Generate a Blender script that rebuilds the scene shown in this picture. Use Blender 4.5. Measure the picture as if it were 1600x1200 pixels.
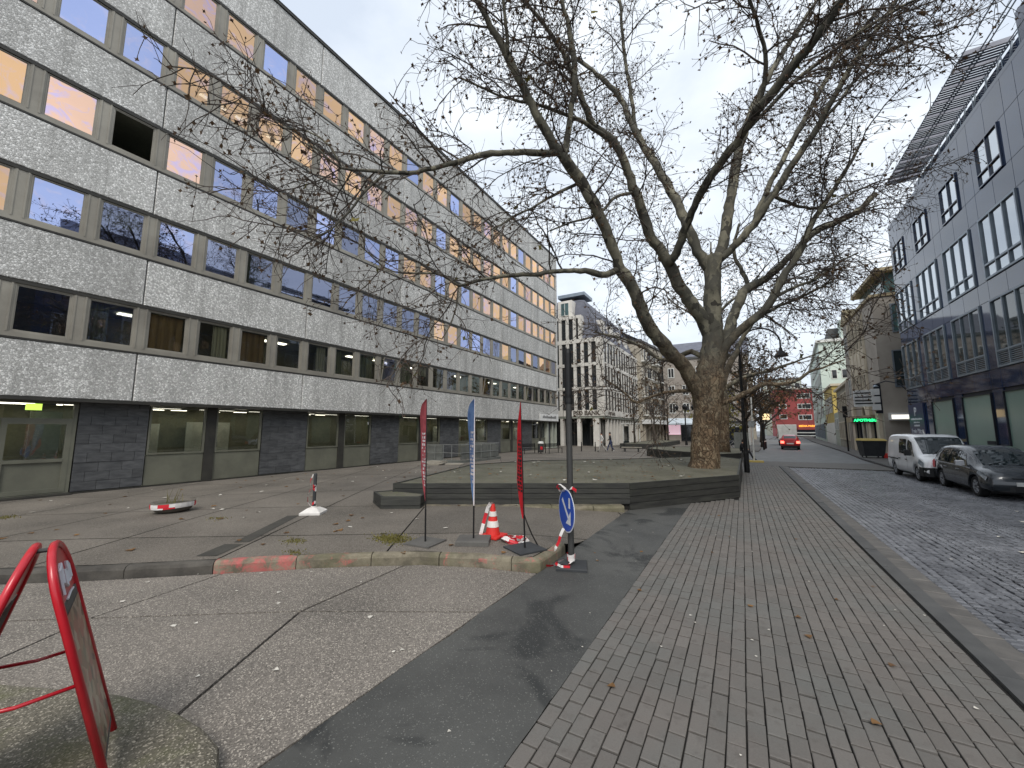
import bpy, bmesh, math, random
from mathutils import Vector, Matrix, noise as mnoise
R = math.radians
random.seed(7)
for o in list(bpy.data.objects): bpy.data.objects.remove(o, do_unlink=True)
SC = bpy.context.scene
COL = SC.collection

# ---------------------------------------------------------------- camera
cam_d = bpy.data.cameras.new('camera')
cam = bpy.data.objects.new('camera', cam_d); COL.objects.link(cam)
cam_d.sensor_fit = 'HORIZONTAL'; cam_d.sensor_width = 36.0; cam_d.lens = 13.84
cam_d.clip_start = 0.05; cam_d.clip_end = 3000
CAM_YAW, CAM_PITCH = R(30.17), R(6.68)          # turned left of the street axis (+Y), tilted up
cam.location = (0, 0, 2.0)
cam.rotation_euler = (R(90) + CAM_PITCH, 0, CAM_YAW)
SC.camera = cam

# ---------------------------------------------------------------- overcast sky
SUN_EL, SUN_AZ = R(48), R(150)                   # azimuth clockwise from +Y
w = bpy.data.worlds.new('World'); SC.world = w; w.use_nodes = True
wn = w.node_tree; wn.nodes.clear()
def wnode(t, **k):
    n = wn.nodes.new(t)
    for a, b in k.items(): setattr(n, a, b)
    return n
sky = wnode('ShaderNodeTexSky', sky_type='NISHITA', sun_disc=False, sun_elevation=SUN_EL, sun_rotation=SUN_AZ, dust_density=3.0, air_density=1.2)
tc = wnode('ShaderNodeTexCoord')
mp = wnode('ShaderNodeMapping'); mp.inputs['Scale'].default_value = (1, 1, 2.4)
nz = wnode('ShaderNodeTexNoise'); nz.inputs['Scale'].default_value = 2.3; nz.inputs['Detail'].default_value = 7; nz.inputs['Roughness'].default_value = .55; nz.inputs['Distortion'].default_value = .3
cr = wnode('ShaderNodeValToRGB')
cr.color_ramp.elements[0].position = .34; cr.color_ramp.elements[0].color = (.63, .70, .80, 1)
cr.color_ramp.elements[1].position = .64; cr.color_ramp.elements[1].color = (.90, .95, 1.0, 1)
sc10 = wnode('ShaderNodeVectorMath', operation='SCALE'); sc10.inputs['Scale'].default_value = 8.5
mx = wnode('ShaderNodeMix', data_type='RGBA'); mx.inputs['Factor'].default_value = .86
bg = wnode('ShaderNodeBackground'); bg.inputs['Strength'].default_value = .1
wo = wnode('ShaderNodeOutputWorld')
L = wn.links.new
L(tc.outputs['Generated'], mp.inputs['Vector']); L(mp.outputs[0], nz.inputs['Vector']); L(nz.outputs['Fac'], cr.inputs[0]); L(cr.outputs[0], sc10.inputs[0])
L(sky.outputs[0], mx.inputs['A']); L(sc10.outputs[0], mx.inputs['B']); L(mx.outputs['Result'], bg.inputs['Color']); L(bg.outputs[0], wo.inputs[0])

sl = bpy.data.lights.new('sun', 'SUN'); sl.energy = 1.5; sl.angle = R(24); sl.color = (1.0, .96, .9)
sun = bpy.data.objects.new('sun', sl); COL.objects.link(sun)
sd = Vector((math.sin(SUN_AZ)*math.cos(SUN_EL), math.cos(SUN_AZ)*math.cos(SUN_EL), math.sin(SUN_EL)))
sun.rotation_euler = sd.to_track_quat('Z', 'Y').to_euler(); sun.location = sd*80

SC.render.engine = 'CYCLES'
SC.view_settings.view_transform = 'Standard'; SC.view_settings.look = 'None'
SC.view_settings.exposure = 0.62; SC.view_settings.gamma = 1.0; SC.view_settings.use_curve_mapping = False
SC.cycles.max_bounces = 8; SC.cycles.transparent_max_bounces = 24; SC.cycles.caustics_reflective = False; SC.cycles.caustics_refractive = False

# ---------------------------------------------------------------- materials
MATS = {}
def srgb(r, g, b):
    f = lambda c: (c/255/12.92 if c/255 <= .04045 else ((c/255+.055)/1.055)**2.4)
    return (f(r), f(g), f(b))
def c4(c): return (c[0], c[1], c[2], 1)
class NT:
    def __init__(s, name):
        s.m = bpy.data.materials.new(name); s.m.use_nodes = True; s.t = s.m.node_tree; s.t.nodes.clear()
        s.out = s.n('ShaderNodeOutputMaterial'); MATS[name] = s.m
    def n(s, t, **k):
        n = s.t.nodes.new(t)
        for a, b in k.items(): setattr(n, a, b)
        return n
    def l(s, a, b): s.t.links.new(a, b)
    def pos(s, scale=(1, 1, 1)):
        g = s.n('ShaderNodeNewGeometry'); v = s.n('ShaderNodeVectorMath', operation='MULTIPLY'); v.inputs[1].default_value = scale
        s.l(g.outputs['Position'], v.inputs[0]); return v.outputs[0]
    def noise(s, scale, detail=6, rough=.6, vec=None, dist=0.0):
        n = s.n('ShaderNodeTexNoise'); n.inputs['Scale'].default_value = scale; n.inputs['Detail'].default_value = detail
        n.inputs['Roughness'].default_value = rough; n.inputs['Distortion'].default_value = dist
        s.l(vec if vec is not None else s.pos(), n.inputs['Vector']); return n.outputs['Fac']
    def ramp(s, fac, stops):
        r = s.n('ShaderNodeValToRGB'); e = r.color_ramp.elements
        e[0].position, e[0].color = stops[0][0], c4(stops[0][1]); e[1].position, e[1].color = stops[-1][0], c4(stops[-1][1])
        for p, c in stops[1:-1]:
            q = e.new(p); q.color = c4(c)
        s.l(fac, r.inputs[0]); return r.outputs[0]
    def mask(s, fac, a, b):
        r = s.n('ShaderNodeMapRange'); r.inputs[1].default_value = a; r.inputs[2].default_value = b; s.l(fac, r.inputs[0]); return r.outputs[0]
    def mix(s, fac, a, b, blend='MIX'):
        m = s.n('ShaderNodeMix', data_type='RGBA', blend_type=blend)
        for v, i in ((fac, 'Factor'), (a, 'A'), (b, 'B')):
            if isinstance(v, (int, float)): m.inputs[i].default_value = v
            elif isinstance(v, tuple): m.inputs[i].default_value = c4(v)
            else: s.l(v, m.inputs[i])
        return m.outputs['Result']
    def math(s, op, a, b=0.0):
        m = s.n('ShaderNodeMath', operation=op)
        for v, i in ((a, 0), (b, 1)):
            if isinstance(v, (int, float)): m.inputs[i].default_value = v
            else: s.l(v, m.inputs[i])
        return m.outputs[0]
    def rnd(s): return s.n('ShaderNodeObjectInfo').outputs['Random']
    def island(s): return s.n('ShaderNodeNewGeometry').outputs['Random Per Island']
    def vary(s, col, fac, lo, hi):
        r = s.n('ShaderNodeMapRange'); r.inputs[3].default_value = lo; r.inputs[4].default_value = hi; s.l(fac, r.inputs[0])
        v = s.n('ShaderNodeVectorMath', operation='SCALE')
        if isinstance(col, tuple): v.inputs[0].default_value = col
        else: s.l(col, v.inputs[0])
        s.l(r.outputs[0], v.inputs['Scale']); return v.outputs[0]
    def pbr(s, col, rough=.8, bump=None, bs=.3, bd=.02, metal=0.0, spec=.5, emit=None, es=0):
        p = s.n('ShaderNodeBsdfPrincipled')
        if isinstance(col, tuple): p.inputs['Base Color'].default_value = c4(col)
        else: s.l(col, p.inputs['Base Color'])
        if isinstance(rough, (int, float)): p.inputs['Roughness'].default_value = rough
        else: s.l(rough, p.inputs['Roughness'])
        p.inputs['Metallic'].default_value = metal; p.inputs['Specular IOR Level'].default_value = spec
        if emit: p.inputs['Emission Color'].default_value = c4(emit); p.inputs['Emission Strength'].default_value = es
        if bump is not None:
            b = s.n('ShaderNodeBump'); b.inputs['Strength'].default_value = bs; b.inputs['Distance'].default_value = bd
            s.l(bump, b.inputs['Height']); s.l(b.outputs[0], p.inputs['Normal'])
        s.l(p.outputs[0], s.out.inputs[0]); return s.m
def simple(name, c1, c2=None, scale=3, rough=.75, bump=.15, bscale=40, metal=0.0, spec=.4, rv=0.0, isl=0.0, fine=.25):
    """two tones blended by a broad noise, a fine grain, optional per-object / per-island brightness"""
    t = NT(name); c2 = c2 or tuple(v*.72 for v in c1)
    col = t.mix(t.mask(t.noise(scale, 8), .35, .65), c1, c2)
    fn = t.noise(bscale, 4)
    if fine: col = t.vary(col, fn, 1-fine, 1+fine)
    if rv: col = t.vary(col, t.rnd(), 1-rv, 1+rv)
    if isl: col = t.vary(col, t.island(), 1-isl, 1+isl)
    return t.pbr(col, rough, fn if bump else None, bump, .01, metal, spec)
def emis(name, c, s):
    t = NT(name); return t.pbr(c, .5, emit=c, es=s)

# ---------------------------------------------------------------- mesh tools
class MB:
    def __init__(s): s.v = []; s.f = []; s.mi = []; s.cur = 0
    def face(s, pts):
        b = len(s.v); s.v += [tuple(p) for p in pts]; s.f.append(tuple(range(b, b+len(pts)))); s.mi.append(s.cur)
    def add(s, vs, fs):
        b = len(s.v); s.v += [tuple(p) for p in vs]
        for f in fs: s.f.append(tuple(b+i for i in f)); s.mi.append(s.cur)
    def box(s, x0, x1, y0, y1, z0, z1):
        s.add([(x0,y0,z0),(x1,y0,z0),(x1,y1,z0),(x0,y1,z0),(x0,y0,z1),(x1,y0,z1),(x1,y1,z1),(x0,y1,z1)],
              [(0,3,2,1),(4,5,6,7),(0,1,5,4),(1,2,6,5),(2,3,7,6),(3,0,4,7)]); return s
    def bar(s, a, b, wx, wz, up=(0,0,1)):
        """rectangular bar from a to b"""
        a, b = Vector(a), Vector(b); d = (b-a).normalized(); u = Vector(up)
        if abs(d.dot(u)) > .98: u = Vector((1,0,0))
        r = d.cross(u).normalized()*wx/2; u = r.cross(d).normalized()*wz/2
        vs = [a-r-u, a+r-u, a+r+u, a-r+u, b-r-u, b+r-u, b+r+u, b-r+u]
        s.add(vs, [(0,1,2,3),(7,6,5,4),(0,4,5,1),(1,5,6,2),(2,6,7,3),(3,7,4,0)]); return s
    def prism(s, pts, z0, z1, bev=0.0):
        n = len(pts)
        if bev:
            cx = sum(p[0] for p in pts)/n; cy = sum(p[1] for p in pts)/n
            top = []
            for p in pts:
                d = math.hypot(p[0]-cx, p[1]-cy) or 1
                top.append((p[0]-(p[0]-cx)/d*bev, p[1]-(p[1]-cy)/d*bev))
            s.add([(p[0],p[1],z0) for p in pts]+[(p[0],p[1],z1-bev) for p in pts]+[(p[0],p[1],z1) for p in top],
                  [tuple(range(n-1,-1,-1))]+[(i,(i+1)%n,(i+1)%n+n,i+n) for i in range(n)]+[(i+n,(i+1)%n+n,(i+1)%n+2*n,i+2*n) for i in range(n)]+[tuple(range(2*n,3*n))])
        else:
            s.add([(p[0],p[1],z0) for p in pts]+[(p[0],p[1],z1) for p in pts],
                  [tuple(range(n-1,-1,-1)), tuple(range(n,2*n))]+[(i,(i+1)%n,(i+1)%n+n,i+n) for i in range(n)])
        return s
    def tube(s, pts, rad, sides=8, cap=True):
        pts = [Vector(p) for p in pts]; n = len(pts)
        rs = rad if isinstance(rad, (list, tuple)) else [rad]*n
        b = len(s.v); prev = None
        for i, p in enumerate(pts):
            d = (pts[min(i+1,n-1)]-pts[max(i-1,0)])
            if d.length < 1e-9: d = Vector((0,0,1))
            d.normalize()
            if prev is None:
                u = d.orthogonal().normalized()
            else:
                u = prev-d*prev.dot(d)
                u = u.normalized() if u.length > 1e-6 else d.orthogonal().normalized()
            prev = u; q = d.cross(u)
            for k in range(sides):
                a = 2*math.pi*k/sides
                s.v.append(tuple(p+(u*math.cos(a)+q*math.sin(a))*rs[i]))
        for i in range(n-1):
            for k in range(sides):
                k2 = (k+1) % sides
                s.f.append((b+i*sides+k, b+i*sides+k2, b+(i+1)*sides+k2, b+(i+1)*sides+k)); s.mi.append(s.cur)
        if cap:
            s.f.append(tuple(b+k for k in range(sides-1,-1,-1))); s.f.append(tuple(b+(n-1)*sides+k for k in range(sides))); s.mi += [s.cur]*2
        return s
    def lathe(s, prof, c=(0,0,0), sides=16):
        b = len(s.v)
        for r, z in prof:
            for k in range(sides):
                a = 2*math.pi*k/sides; s.v.append((c[0]+r*math.cos(a), c[1]+r*math.sin(a), c[2]+z))
        n = len(prof)
        for i in range(n-1):
            for k in range(sides):
                k2 = (k+1) % sides; s.f.append((b+i*sides+k, b+i*sides+k2, b+(i+1)*sides+k2, b+(i+1)*sides+k)); s.mi.append(s.cur)
        s.f.append(tuple(b+k for k in range(sides-1,-1,-1))); s.f.append(tuple(b+(n-1)*sides+k for k in range(sides))); s.mi += [s.cur]*2
        return s
    def mesh(s, name, mats, smooth=False):
        me = bpy.data.meshes.new(name); me.from_pydata(s.v, [], s.f)
        for m in (mats if isinstance(mats, (list, tuple)) else [mats]): me.materials.append(MATS[m])
        if any(s.mi): me.polygons.foreach_set('material_index', s.mi)
        if smooth: me.polygons.foreach_set('use_smooth', [True]*len(me.polygons))
        me.update(); return me
    def build(s, name, mats, parent=None, smooth=False, loc=None, kind=None):
        return link(name, s.mesh(name, mats, smooth), parent, loc, kind)
def link(name, data, parent=None, loc=None, kind=None):
    o = bpy.data.objects.new(name, data); COL.objects.link(o)
    if parent is not None: o.parent = parent
    if loc is not None: o.location = loc
    if kind: o['kind'] = kind
    return o
def thing(name, label, cat, loc=(0,0,0), rz=0.0, group=None):
    o = bpy.data.objects.new(name, None); COL.objects.link(o); o.location = loc; o.rotation_euler = (0,0,rz); o.empty_display_size = .2
    return tag(o, label, cat, group)
def tag(o, label, cat, group=None):
    o['label'] = label; o['category'] = cat
    if group: o['group'] = group
    return o
def struct(o): o['kind'] = 'structure'; return o
def text_mesh(body, size, depth, mat, align='CENTER', font_shear=0.0, bold=0.0):
    c = bpy.data.curves.new('lettering', 'FONT'); c.body = body; c.size = size; c.extrude = depth; c.align_x = align; c.shear = font_shear; c.offset = bold; c.resolution_u = 3
    o = bpy.data.objects.new('lettering', c); COL.objects.link(o)
    dg = bpy.context.evaluated_depsgraph_get(); me = bpy.data.meshes.new_from_object(o.evaluated_get(dg))
    bpy.data.objects.remove(o, do_unlink=True); bpy.data.curves.remove(c)
    me.materials.clear(); me.materials.append(MATS[mat]); return me
def frame_mb(mb, y0, y1, z0, z1, t, x0, x1):
    """rectangular ring in the YZ plane, thickness t, from x0 to x1"""
    mb.box(x0,x1,y0,y1,z0,z0+t); mb.box(x0,x1,y0,y1,z1-t,z1); mb.box(x0,x1,y0,y0+t,z0+t,z1-t); mb.box(x0,x1,y1-t,y1,z0+t,z1-t); return mb
def copy_tree(o, parent=None):
    c = o.copy(); COL.objects.link(c); c.parent = parent
    for ch in o.children: copy_tree(ch, c)
    return c
# ================================================================ ground materials
def aggregate(name, base, dark, light, moss=0.0):
    t = NT(name)
    col = t.mix(t.mask(t.noise(.55, 7, .65), .36, .66), base, dark)
    v = t.n('ShaderNodeTexVoronoi'); v.inputs['Scale'].default_value = 105; t.l(t.pos(), v.inputs['Vector'])
    sp = t.n('ShaderNodeSeparateColor'); t.l(v.outputs['Color'], sp.inputs[0])
    col = t.mix(t.mask(sp.outputs[0], .70, 1.0), col, light)
    col = t.mix(t.math('MULTIPLY', t.mask(sp.outputs[1], .72, .92), .6), col, tuple(c*.35 for c in dark))
    col = t.vary(col, t.noise(2.2, 5), .84, 1.14); col = t.vary(col, t.rnd(), .86, 1.08)
    if moss:
        col = t.mix(t.math('MULTIPLY', t.mask(t.noise(1.3, 6, .7), .46, .66), moss), col, srgb(84, 88, 50))
    rg = t.n('ShaderNodeMapRange'); rg.inputs[3].default_value = .55; rg.inputs[4].default_value = .9; t.l(t.noise(.8, 4), rg.inputs[0])
    return t.pbr(col, rg.outputs[0], v.outputs['Distance'], .25, .008, spec=.4)
aggregate('slab', srgb(128,121,113), srgb(97,92,86), srgb(178,170,158))
aggregate('plaza_slab', srgb(116,109,100), srgb(84,79,72), srgb(140,133,123))
aggregate('platform_slab', srgb(120,114,102), srgb(88,84,72), srgb(176,168,152), moss=.75)
def asphalt_mat():
    t = NT('asphalt')
    col = t.mix(t.mask(t.noise(.7, 6, .6), .4, .62), srgb(78,78,75), srgb(60,60,58))
    col = t.mix(t.mask(t.noise(.9, 5, .55, dist=.8), .55, .62), col, srgb(44,45,44))
    v = t.n('ShaderNodeTexVoronoi'); v.inputs['Scale'].default_value = 130; t.l(t.pos(), v.inputs['Vector'])
    sp = t.n('ShaderNodeSeparateColor'); t.l(v.outputs['Color'], sp.inputs[0])
    col = t.mix(t.mask(sp.outputs[0], .93, 1.0), col, srgb(112,112,107))
    rg = t.n('ShaderNodeMapRange'); rg.inputs[3].default_value = .42; rg.inputs[4].default_value = .85; t.l(t.noise(.9, 5, .55, dist=.8), rg.inputs[0])
    t.pbr(col, rg.outputs[0], v.outputs['Distance'], .2, .006)
asphalt_mat()
simple('road_asphalt', srgb(118,119,119), srgb(100,101,102), 1.2, .7, .2, 60, fine=.12)
simple('joint', srgb(32,30,27), srgb(23,21,19), 5, .95, .3, 30)
simple('soil', srgb(74,72,58), srgb(60,57,46), 2, .95, .4, 30)
def paver_mat():
    t = NT('paver')
    col = t.mix(t.mask(t.noise(.7, 5, .6), .42, .6), srgb(102,97,92), srgb(98,97,93))
    col = t.vary(col, t.rnd(), .91, 1.08); col = t.vary(col, t.island(), .91, 1.08)
    g = t.noise(150, 3); col = t.vary(col, g, .78, 1.22)
    col = t.mix(t.mask(t.noise(9, 5), .56, .78), col, srgb(84,79,74))
    col = t.vary(col, t.noise(70, 4, .8), .72, 1.28); col = t.vary(col, t.noise(.9, 6, .7), .82, 1.14)
    t.pbr(col, .72, g, .4, .005)
paver_mat()
def sett_mat():
    t = NT('sett')
    col = t.mix(t.mask(t.noise(1.1, 5), .4, .62), srgb(102,103,107), srgb(84,85,89))
    col = t.vary(col, t.rnd(), .78, 1.2); col = t.vary(col, t.island(), .72, 1.25)
    g = t.noise(60, 4); col = t.vary(col, g, .8, 1.2)
    t.pbr(col, .34, g, .4, .006, spec=.55)
sett_mat()
simple('kerb_stone', srgb(84,84,83), srgb(70,70,70), 3, .7, .15, 80, fine=.12, rv=.08)
simple('gutter_stone', srgb(102,99,95), srgb(84,82,80), 4, .7, .2, 60, rv=.12, fine=.15)
def mossy_kerb(name, red):
    t = NT(name)
    col = t.mix(t.mask(t.noise(3, 8, .7), .4, .62), srgb(132,124,106), srgb(94,88,74))
    col = t.mix(t.math('MULTIPLY', t.mask(t.noise(1.6, 6, .6), .48, .66), .55), col, srgb(92,90,64))
    if red:
        col = t.mix(t.math('MULTIPLY', t.mask(t.noise(5.0, 7, .75, dist=.6), .60-red*.26, .70-red*.2), .8), col, srgb(178,90,88))
    g = t.noise(45, 5, .7); col = t.vary(col, g, .7, 1.3)
    t.pbr(col, .85, g, .5, .012)
mossy_kerb('kerb_moss', 0); simple('kerb_dark', srgb(84,80,74), srgb(58,55,51), 3, .85, .4, 35); mossy_kerb('kerb_red', .66); mossy_kerb('kerb_pink', .20)

# ================================================================ ground sheets
def sheet(name, pts, z, mat):
    mb = MB(); mb.face([(x, y, z) for x, y in pts]); return struct(mb.build(name, mat))
def ss(x, a, b):
    u = min(1, max(0, (x-a)/(b-a))); return u*u*(3-2*u)
sheet('ground', [(-600,-300),(600,-300),(600,900),(-600,900)], -.26, 'road_asphalt')

# kerb line between the low forecourt and the raised square
KERB = [(-13.2,-2.3),(-10.6,-.2),(-8.56,1.31),(-7.6,2.03),(-6.77,2.73),(-5.53,3.78),(-4.9,4.25),(-4.3,4.66),(-3.5,4.98),(-2.75,5.22)]
TIP = [(-2.62,5.32),(-2.6,5.8),(-2.62,6.25)]
def zp(x, y):
    """height of the paved square"""
    full = .15
    lip = 1-ss(-x, 2.6, 2.6) if False else 1
    ramp = min(1, max(0, (-2.6-x)/2.2))
    k = ss(y, 6.0, 7.2)
    lip = (1-k)+k*ramp
    far = 1-ss(-x, 9, 16.5)
    deep = 1-ss(y, 14, 24)
    return full*lip*far*deep
def clip_poly(poly, a, b):
    """keep the part of poly left of a->b"""
    out = []; n = len(poly)
    s = lambda p: (b[0]-a[0])*(p[1]-a[1])-(b[1]-a[1])*(p[0]-a[0])
    for i in range(n):
        p, q = poly[i], poly[(i+1)%n]; sp, sq = s(p), s(q)
        if sp >= 0: out.append(p)
        if sp*sq < 0:
            t = sp/(sp-sq); out.append((p[0]+(q[0]-p[0])*t, p[1]+(q[1]-p[1])*t))
    return out
def clip_convex(poly, cell):
    for i in range(len(cell)):
        poly = clip_poly(poly, cell[i], cell[(i+1)%len(cell)])
        if len(poly) < 3: return []
    return poly
def poly_area(p): return abs(sum(p[i][0]*p[(i+1)%len(p)][1]-p[(i+1)%len(p)][0]*p[i][1] for i in range(len(p))))/2

# ---- forecourt (low) slabs
fc = sheet('forecourt', [(-20,-12),(-2.6,-12),(-2.6,5.26),(-2.75,5.3),(-4.3,4.75),(-5.53,3.9),(-6.77,2.85),(-8.56,1.45),(-13.2,-2.1),(-20,-8)], -.03, 'joint')
A1, A2, A3 = (-6.15,1.6), (-4.36,2.83), (-2.605,3.83)
FS = [[(-2.605,3.83),(-4.36,2.83),(-3.62,1.52),(-3.3,1.0),(-2.605,.9)],
      [(-2.605,3.83),(-2.605,5.2),(-3.5,4.97),(-4.3,4.64),(-4.47,4.5),(-4.36,2.83)],
      [(-4.36,2.83),(-4.47,4.5),(-4.9,4.22),(-5.53,3.75),(-6.42,2.98),(-6.15,1.6)],
      [(-6.15,1.6),(-6.42,2.98),(-6.77,2.7),(-7.6,2.0),(-8.56,1.28),(-9.2,.8),(-8.2,.2)],
      [(-4.36,2.83),(-6.15,1.6),(-5.46,.4),(-4.6,.2),(-3.3,1.0),(-3.62,1.52)],
      [(-6.15,1.6),(-8.2,.2),(-7.6,-1.2),(-5.46,.4)],
      [(-8.2,.2),(-9.2,.8),(-10.6,-.25),(-13.2,-2.35),(-12.5,-3.4),(-7.6,-1.2)],
      [(-12.5,-3.4),(-7.6,-1.2),(-5.46,.4),(-4.6,.2),(-4.6,-12),(-20,-12),(-18,-6)]]
for p in FS:
    n = len(p); cx = sum(q[0] for q in p)/n; cy = sum(q[1] for q in p)/n
    a = sum(p[i][0]*p[(i+1)%n][1]-p[(i+1)%n][0]*p[i][1] for i in range(n))
    if a < 0: p = p[::-1]
    # inset by offsetting every edge 9 mm
    q = p[:]; big = [(cx-40,cy-40),(cx+40,cy-40),(cx+40,cy+40),(cx-40,cy+40)]
    ins = []
    for i in range(n):
        p0, p1, p2 = Vector(p[i-1]), Vector(p[i]), Vector(p[(i+1)%n])
        e1 = (p1-p0).normalized(); e2 = (p2-p1).normalized()
        n1 = Vector((-e1.y, e1.x)); n2 = Vector((-e2.y, e2.x)); m = (n1+n2)
        m = m/max(.3, m.dot(n1)) if m.length > 1e-6 else n1
        ins.append(tuple(p1+m*.015))
    MB().prism(ins, -.06, random.uniform(-.001, .0015)).build('slab', 'slab', fc)

# ---- raised square: bed, slabs on a grid turned 33 degrees, plain sheet further off
REGION = [(-18.35,-8),(-14.5,-3.4)]+[(x-.12, y+.10) for x, y in KERB]+[(-2.78,5.4),(-2.74,6.25),(-2.6,6.45),(-2.6,24),(-18.35,24)]
def draped(region, step, dz, mat, name, th=0.0, parent=None):
    mb = MB(); xs = [p[0] for p in region]; ys = [p[1] for p in region]
    x = math.floor(min(xs)/step)*step
    while x < max(xs):
        y = math.floor(min(ys)/step)*step
        while y < max(ys):
            c = clip_convex(region, [(x,y),(x+step,y),(x+step,y+step),(x,y+step)])
            if len(c) > 2 and poly_area(c) > 1e-5: mb.face([(p[0],p[1],zp(*p)+dz) for p in c])
            y += step
        x += step
    return mb
plaza = struct(draped(REGION, .8, -.022, 'joint', 'plaza').build('plaza', 'joint'))
ang = R(33.5); U = (math.cos(ang), math.sin(ang)); V = (-math.sin(ang), math.cos(ang))
for iu in range(-9, 12):
    for iv in range(-3, 10):
        u0, v0 = -3.9+iu*2.35, 4.75+iv*2.69
        g = .014; corners = []
        def P(u, v): return (u*U[0]+v*V[0], u*U[1]+v*V[1])
        quad = [P(u0+g,v0+g),P(u0+2.35-g,v0+g),P(u0+2.35-g,v0+2.69-g),P(u0+g,v0+2.69-g)]
        if not clip_convex(REGION, quad): continue
        mb = MB(); nn = 3
        for a in range(nn):
            for b in range(nn):
                ua, ub = u0+g+(2.35-2*g)*a/nn, u0+g+(2.35-2*g)*(a+1)/nn
                va, vb = v0+g+(2.69-2*g)*b/nn, v0+g+(2.69-2*g)*(b+1)/nn
                c = clip_convex(REGION, [P(ua,va),P(ub,va),P(ub,vb),P(ua,vb)])
                if len(c) > 2 and poly_area(c) > 1e-4: mb.face([(p[0],p[1],zp(*p)) for p in c])
        if mb.f: mb.build('slab', 'plaza_slab', plaza)
far_sq = MB(); far_sq.face([(-18.4,24,-.001),(-2.6,24,-.001),(-2.6,30.5,-.001),(-1.2,30.5,-.001),(-1.2,60,-.001),(-8,75,-.001),(-40,75,-.001),(-40,41.7,-.001),(-18.4,41.7,-.001)])
struct(far_sq.build('far_plaza', 'plaza_slab'))
# dark filled trench strips, drain covers and patches lying in the square
simple('patch', srgb(70,68,62), srgb(58,56,52), 3, .9, .3, 30)
simple('iron', srgb(62,58,52), srgb(48,45,40), 6, .7, .3, 40)
for (a, b, wd) in [((-6.95,2.98),(-7.28,3.5),.30),((-7.3,3.62),(-8.55,5.25),.24)]:
    d = Vector((b[0]-a[0], b[1]-a[1])); L_ = d.length; d.normalize(); nrm = Vector((-d.y, d.x))*wd/2; mb = MB(); k = 6
    for i in range(k):
        q = [Vector(a)+d*L_*i/k-nrm, Vector(a)+d*L_*(i+1)/k-nrm, Vector(a)+d*L_*(i+1)/k+nrm, Vector(a)+d*L_*i/k+nrm]
        mb.face([(p.x, p.y, zp(p.x,p.y)+.006) for p in q])
    mb.build('trench_fill', 'patch', plaza)

# ---- kerb of the raised square, stone by stone
kerb = struct(link('raised_kerb', None))
line = KERB+TIP
def kerb_run(line, w, h, zf, mats, parent, gapset=(), length=1.0):
    pts = [Vector(p) for p in line]; acc = []
    for i in range(len(pts)-1):
        n = max(1, int((pts[i+1]-pts[i]).length/.25))
        for k in range(n): acc.append(pts[i].lerp(pts[i+1], k/n))
    acc.append(pts[-1])
    run = []; dist = 0; idx = 0
    def flush(run, idx):
        if len(run) < 2 or idx in gapset: return
        mb = MB(); prof = [(0,-.12),(0,h-.05),(.018,h-.015),(.055,h+.002),(w-.02,h+.002),(w,h-.02),(w,-.12)]
        m = len(prof); vs = []
        for i, p in enumerate(run):
            d = (run[min(i+1,len(run)-1)]-run[max(i-1,0)]).normalized(); nr = Vector((-d.y, d.x))
            q = p + (d*.006 if i == 0 else (-d*.006 if i == len(run)-1 else d*0))
            for a, z in prof:
                j = random.uniform(-.006,.006)
                c = q+nr*(a+j); vs.append((c.x, c.y, z+(random.uniform(-.008,.006) if z > 0 else 0)+zf(idx)))
        fs = []
        for i in range(len(run)-1):
            for k in range(m-1): fs.append((i*m+k, (i+1)*m+k, (i+1)*m+k+1, i*m+k+1))
        fs.append(tuple(range(m))); fs.append(tuple((len(run)-1)*m+k for k in range(m-1,-1,-1)))
        mb.add(vs, fs); mb.build('kerb_stone', mats(idx), parent)
    for i, p in enumerate(acc):
        run.append(p)
        if i and (acc[i]-acc[i-1]).length and sum((run[k+1]-run[k]).length for k in range(len(run)-1)) >= length:
            flush(run, idx); idx += 1; run = [p]
    flush(run, idx)
kerb_run(line, .15, .155, lambda i: 0, lambda i: 'kerb_red' if i == 8 else ('kerb_pink' if i in (9,11,12,14) else ('kerb_dark' if i < 8 else 'kerb_moss')), kerb, gapset=(), length=.98)

# ---- rounded raised platform at the lower left
PL = [(-9,-.6),(-7,.15),(-5.6,.58),(-4.9,.86),(-4.4,1.08),(-4.0,1.25),(-3.7,1.33),(-3.4,1.38),(-3.1,1.40),(-2.85,1.38),(-2.68,1.3),(-2.58,1.16),(-2.54,.95),(-2.54,-6),(-9,-6)]
mb = MB(); n = len(PL); cc = Vector((-5,-2)); vs = []
def inset(p, d):
    q = Vector(p); e = (cc-q).normalized(); return q+e*d
rings = [(0,-.1),(0,.07),(.012,.10),(.035,.115),(.07,.12)]
for d, z in rings: vs += [(*inset(p, d), z) for p in PL]
fs = []
for r_ in range(len(rings)-1):
    for i in range(n): j = (i+1)%n; fs.append((r_*n+i, (r_+1)*n+i, (r_+1)*n+j, r_*n+j))
fs.append(tuple((len(rings)-1)*n+n-1-i for i in range(n)))
mb.add(vs, fs); struct(mb.build('platform', 'platform_slab'))

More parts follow.
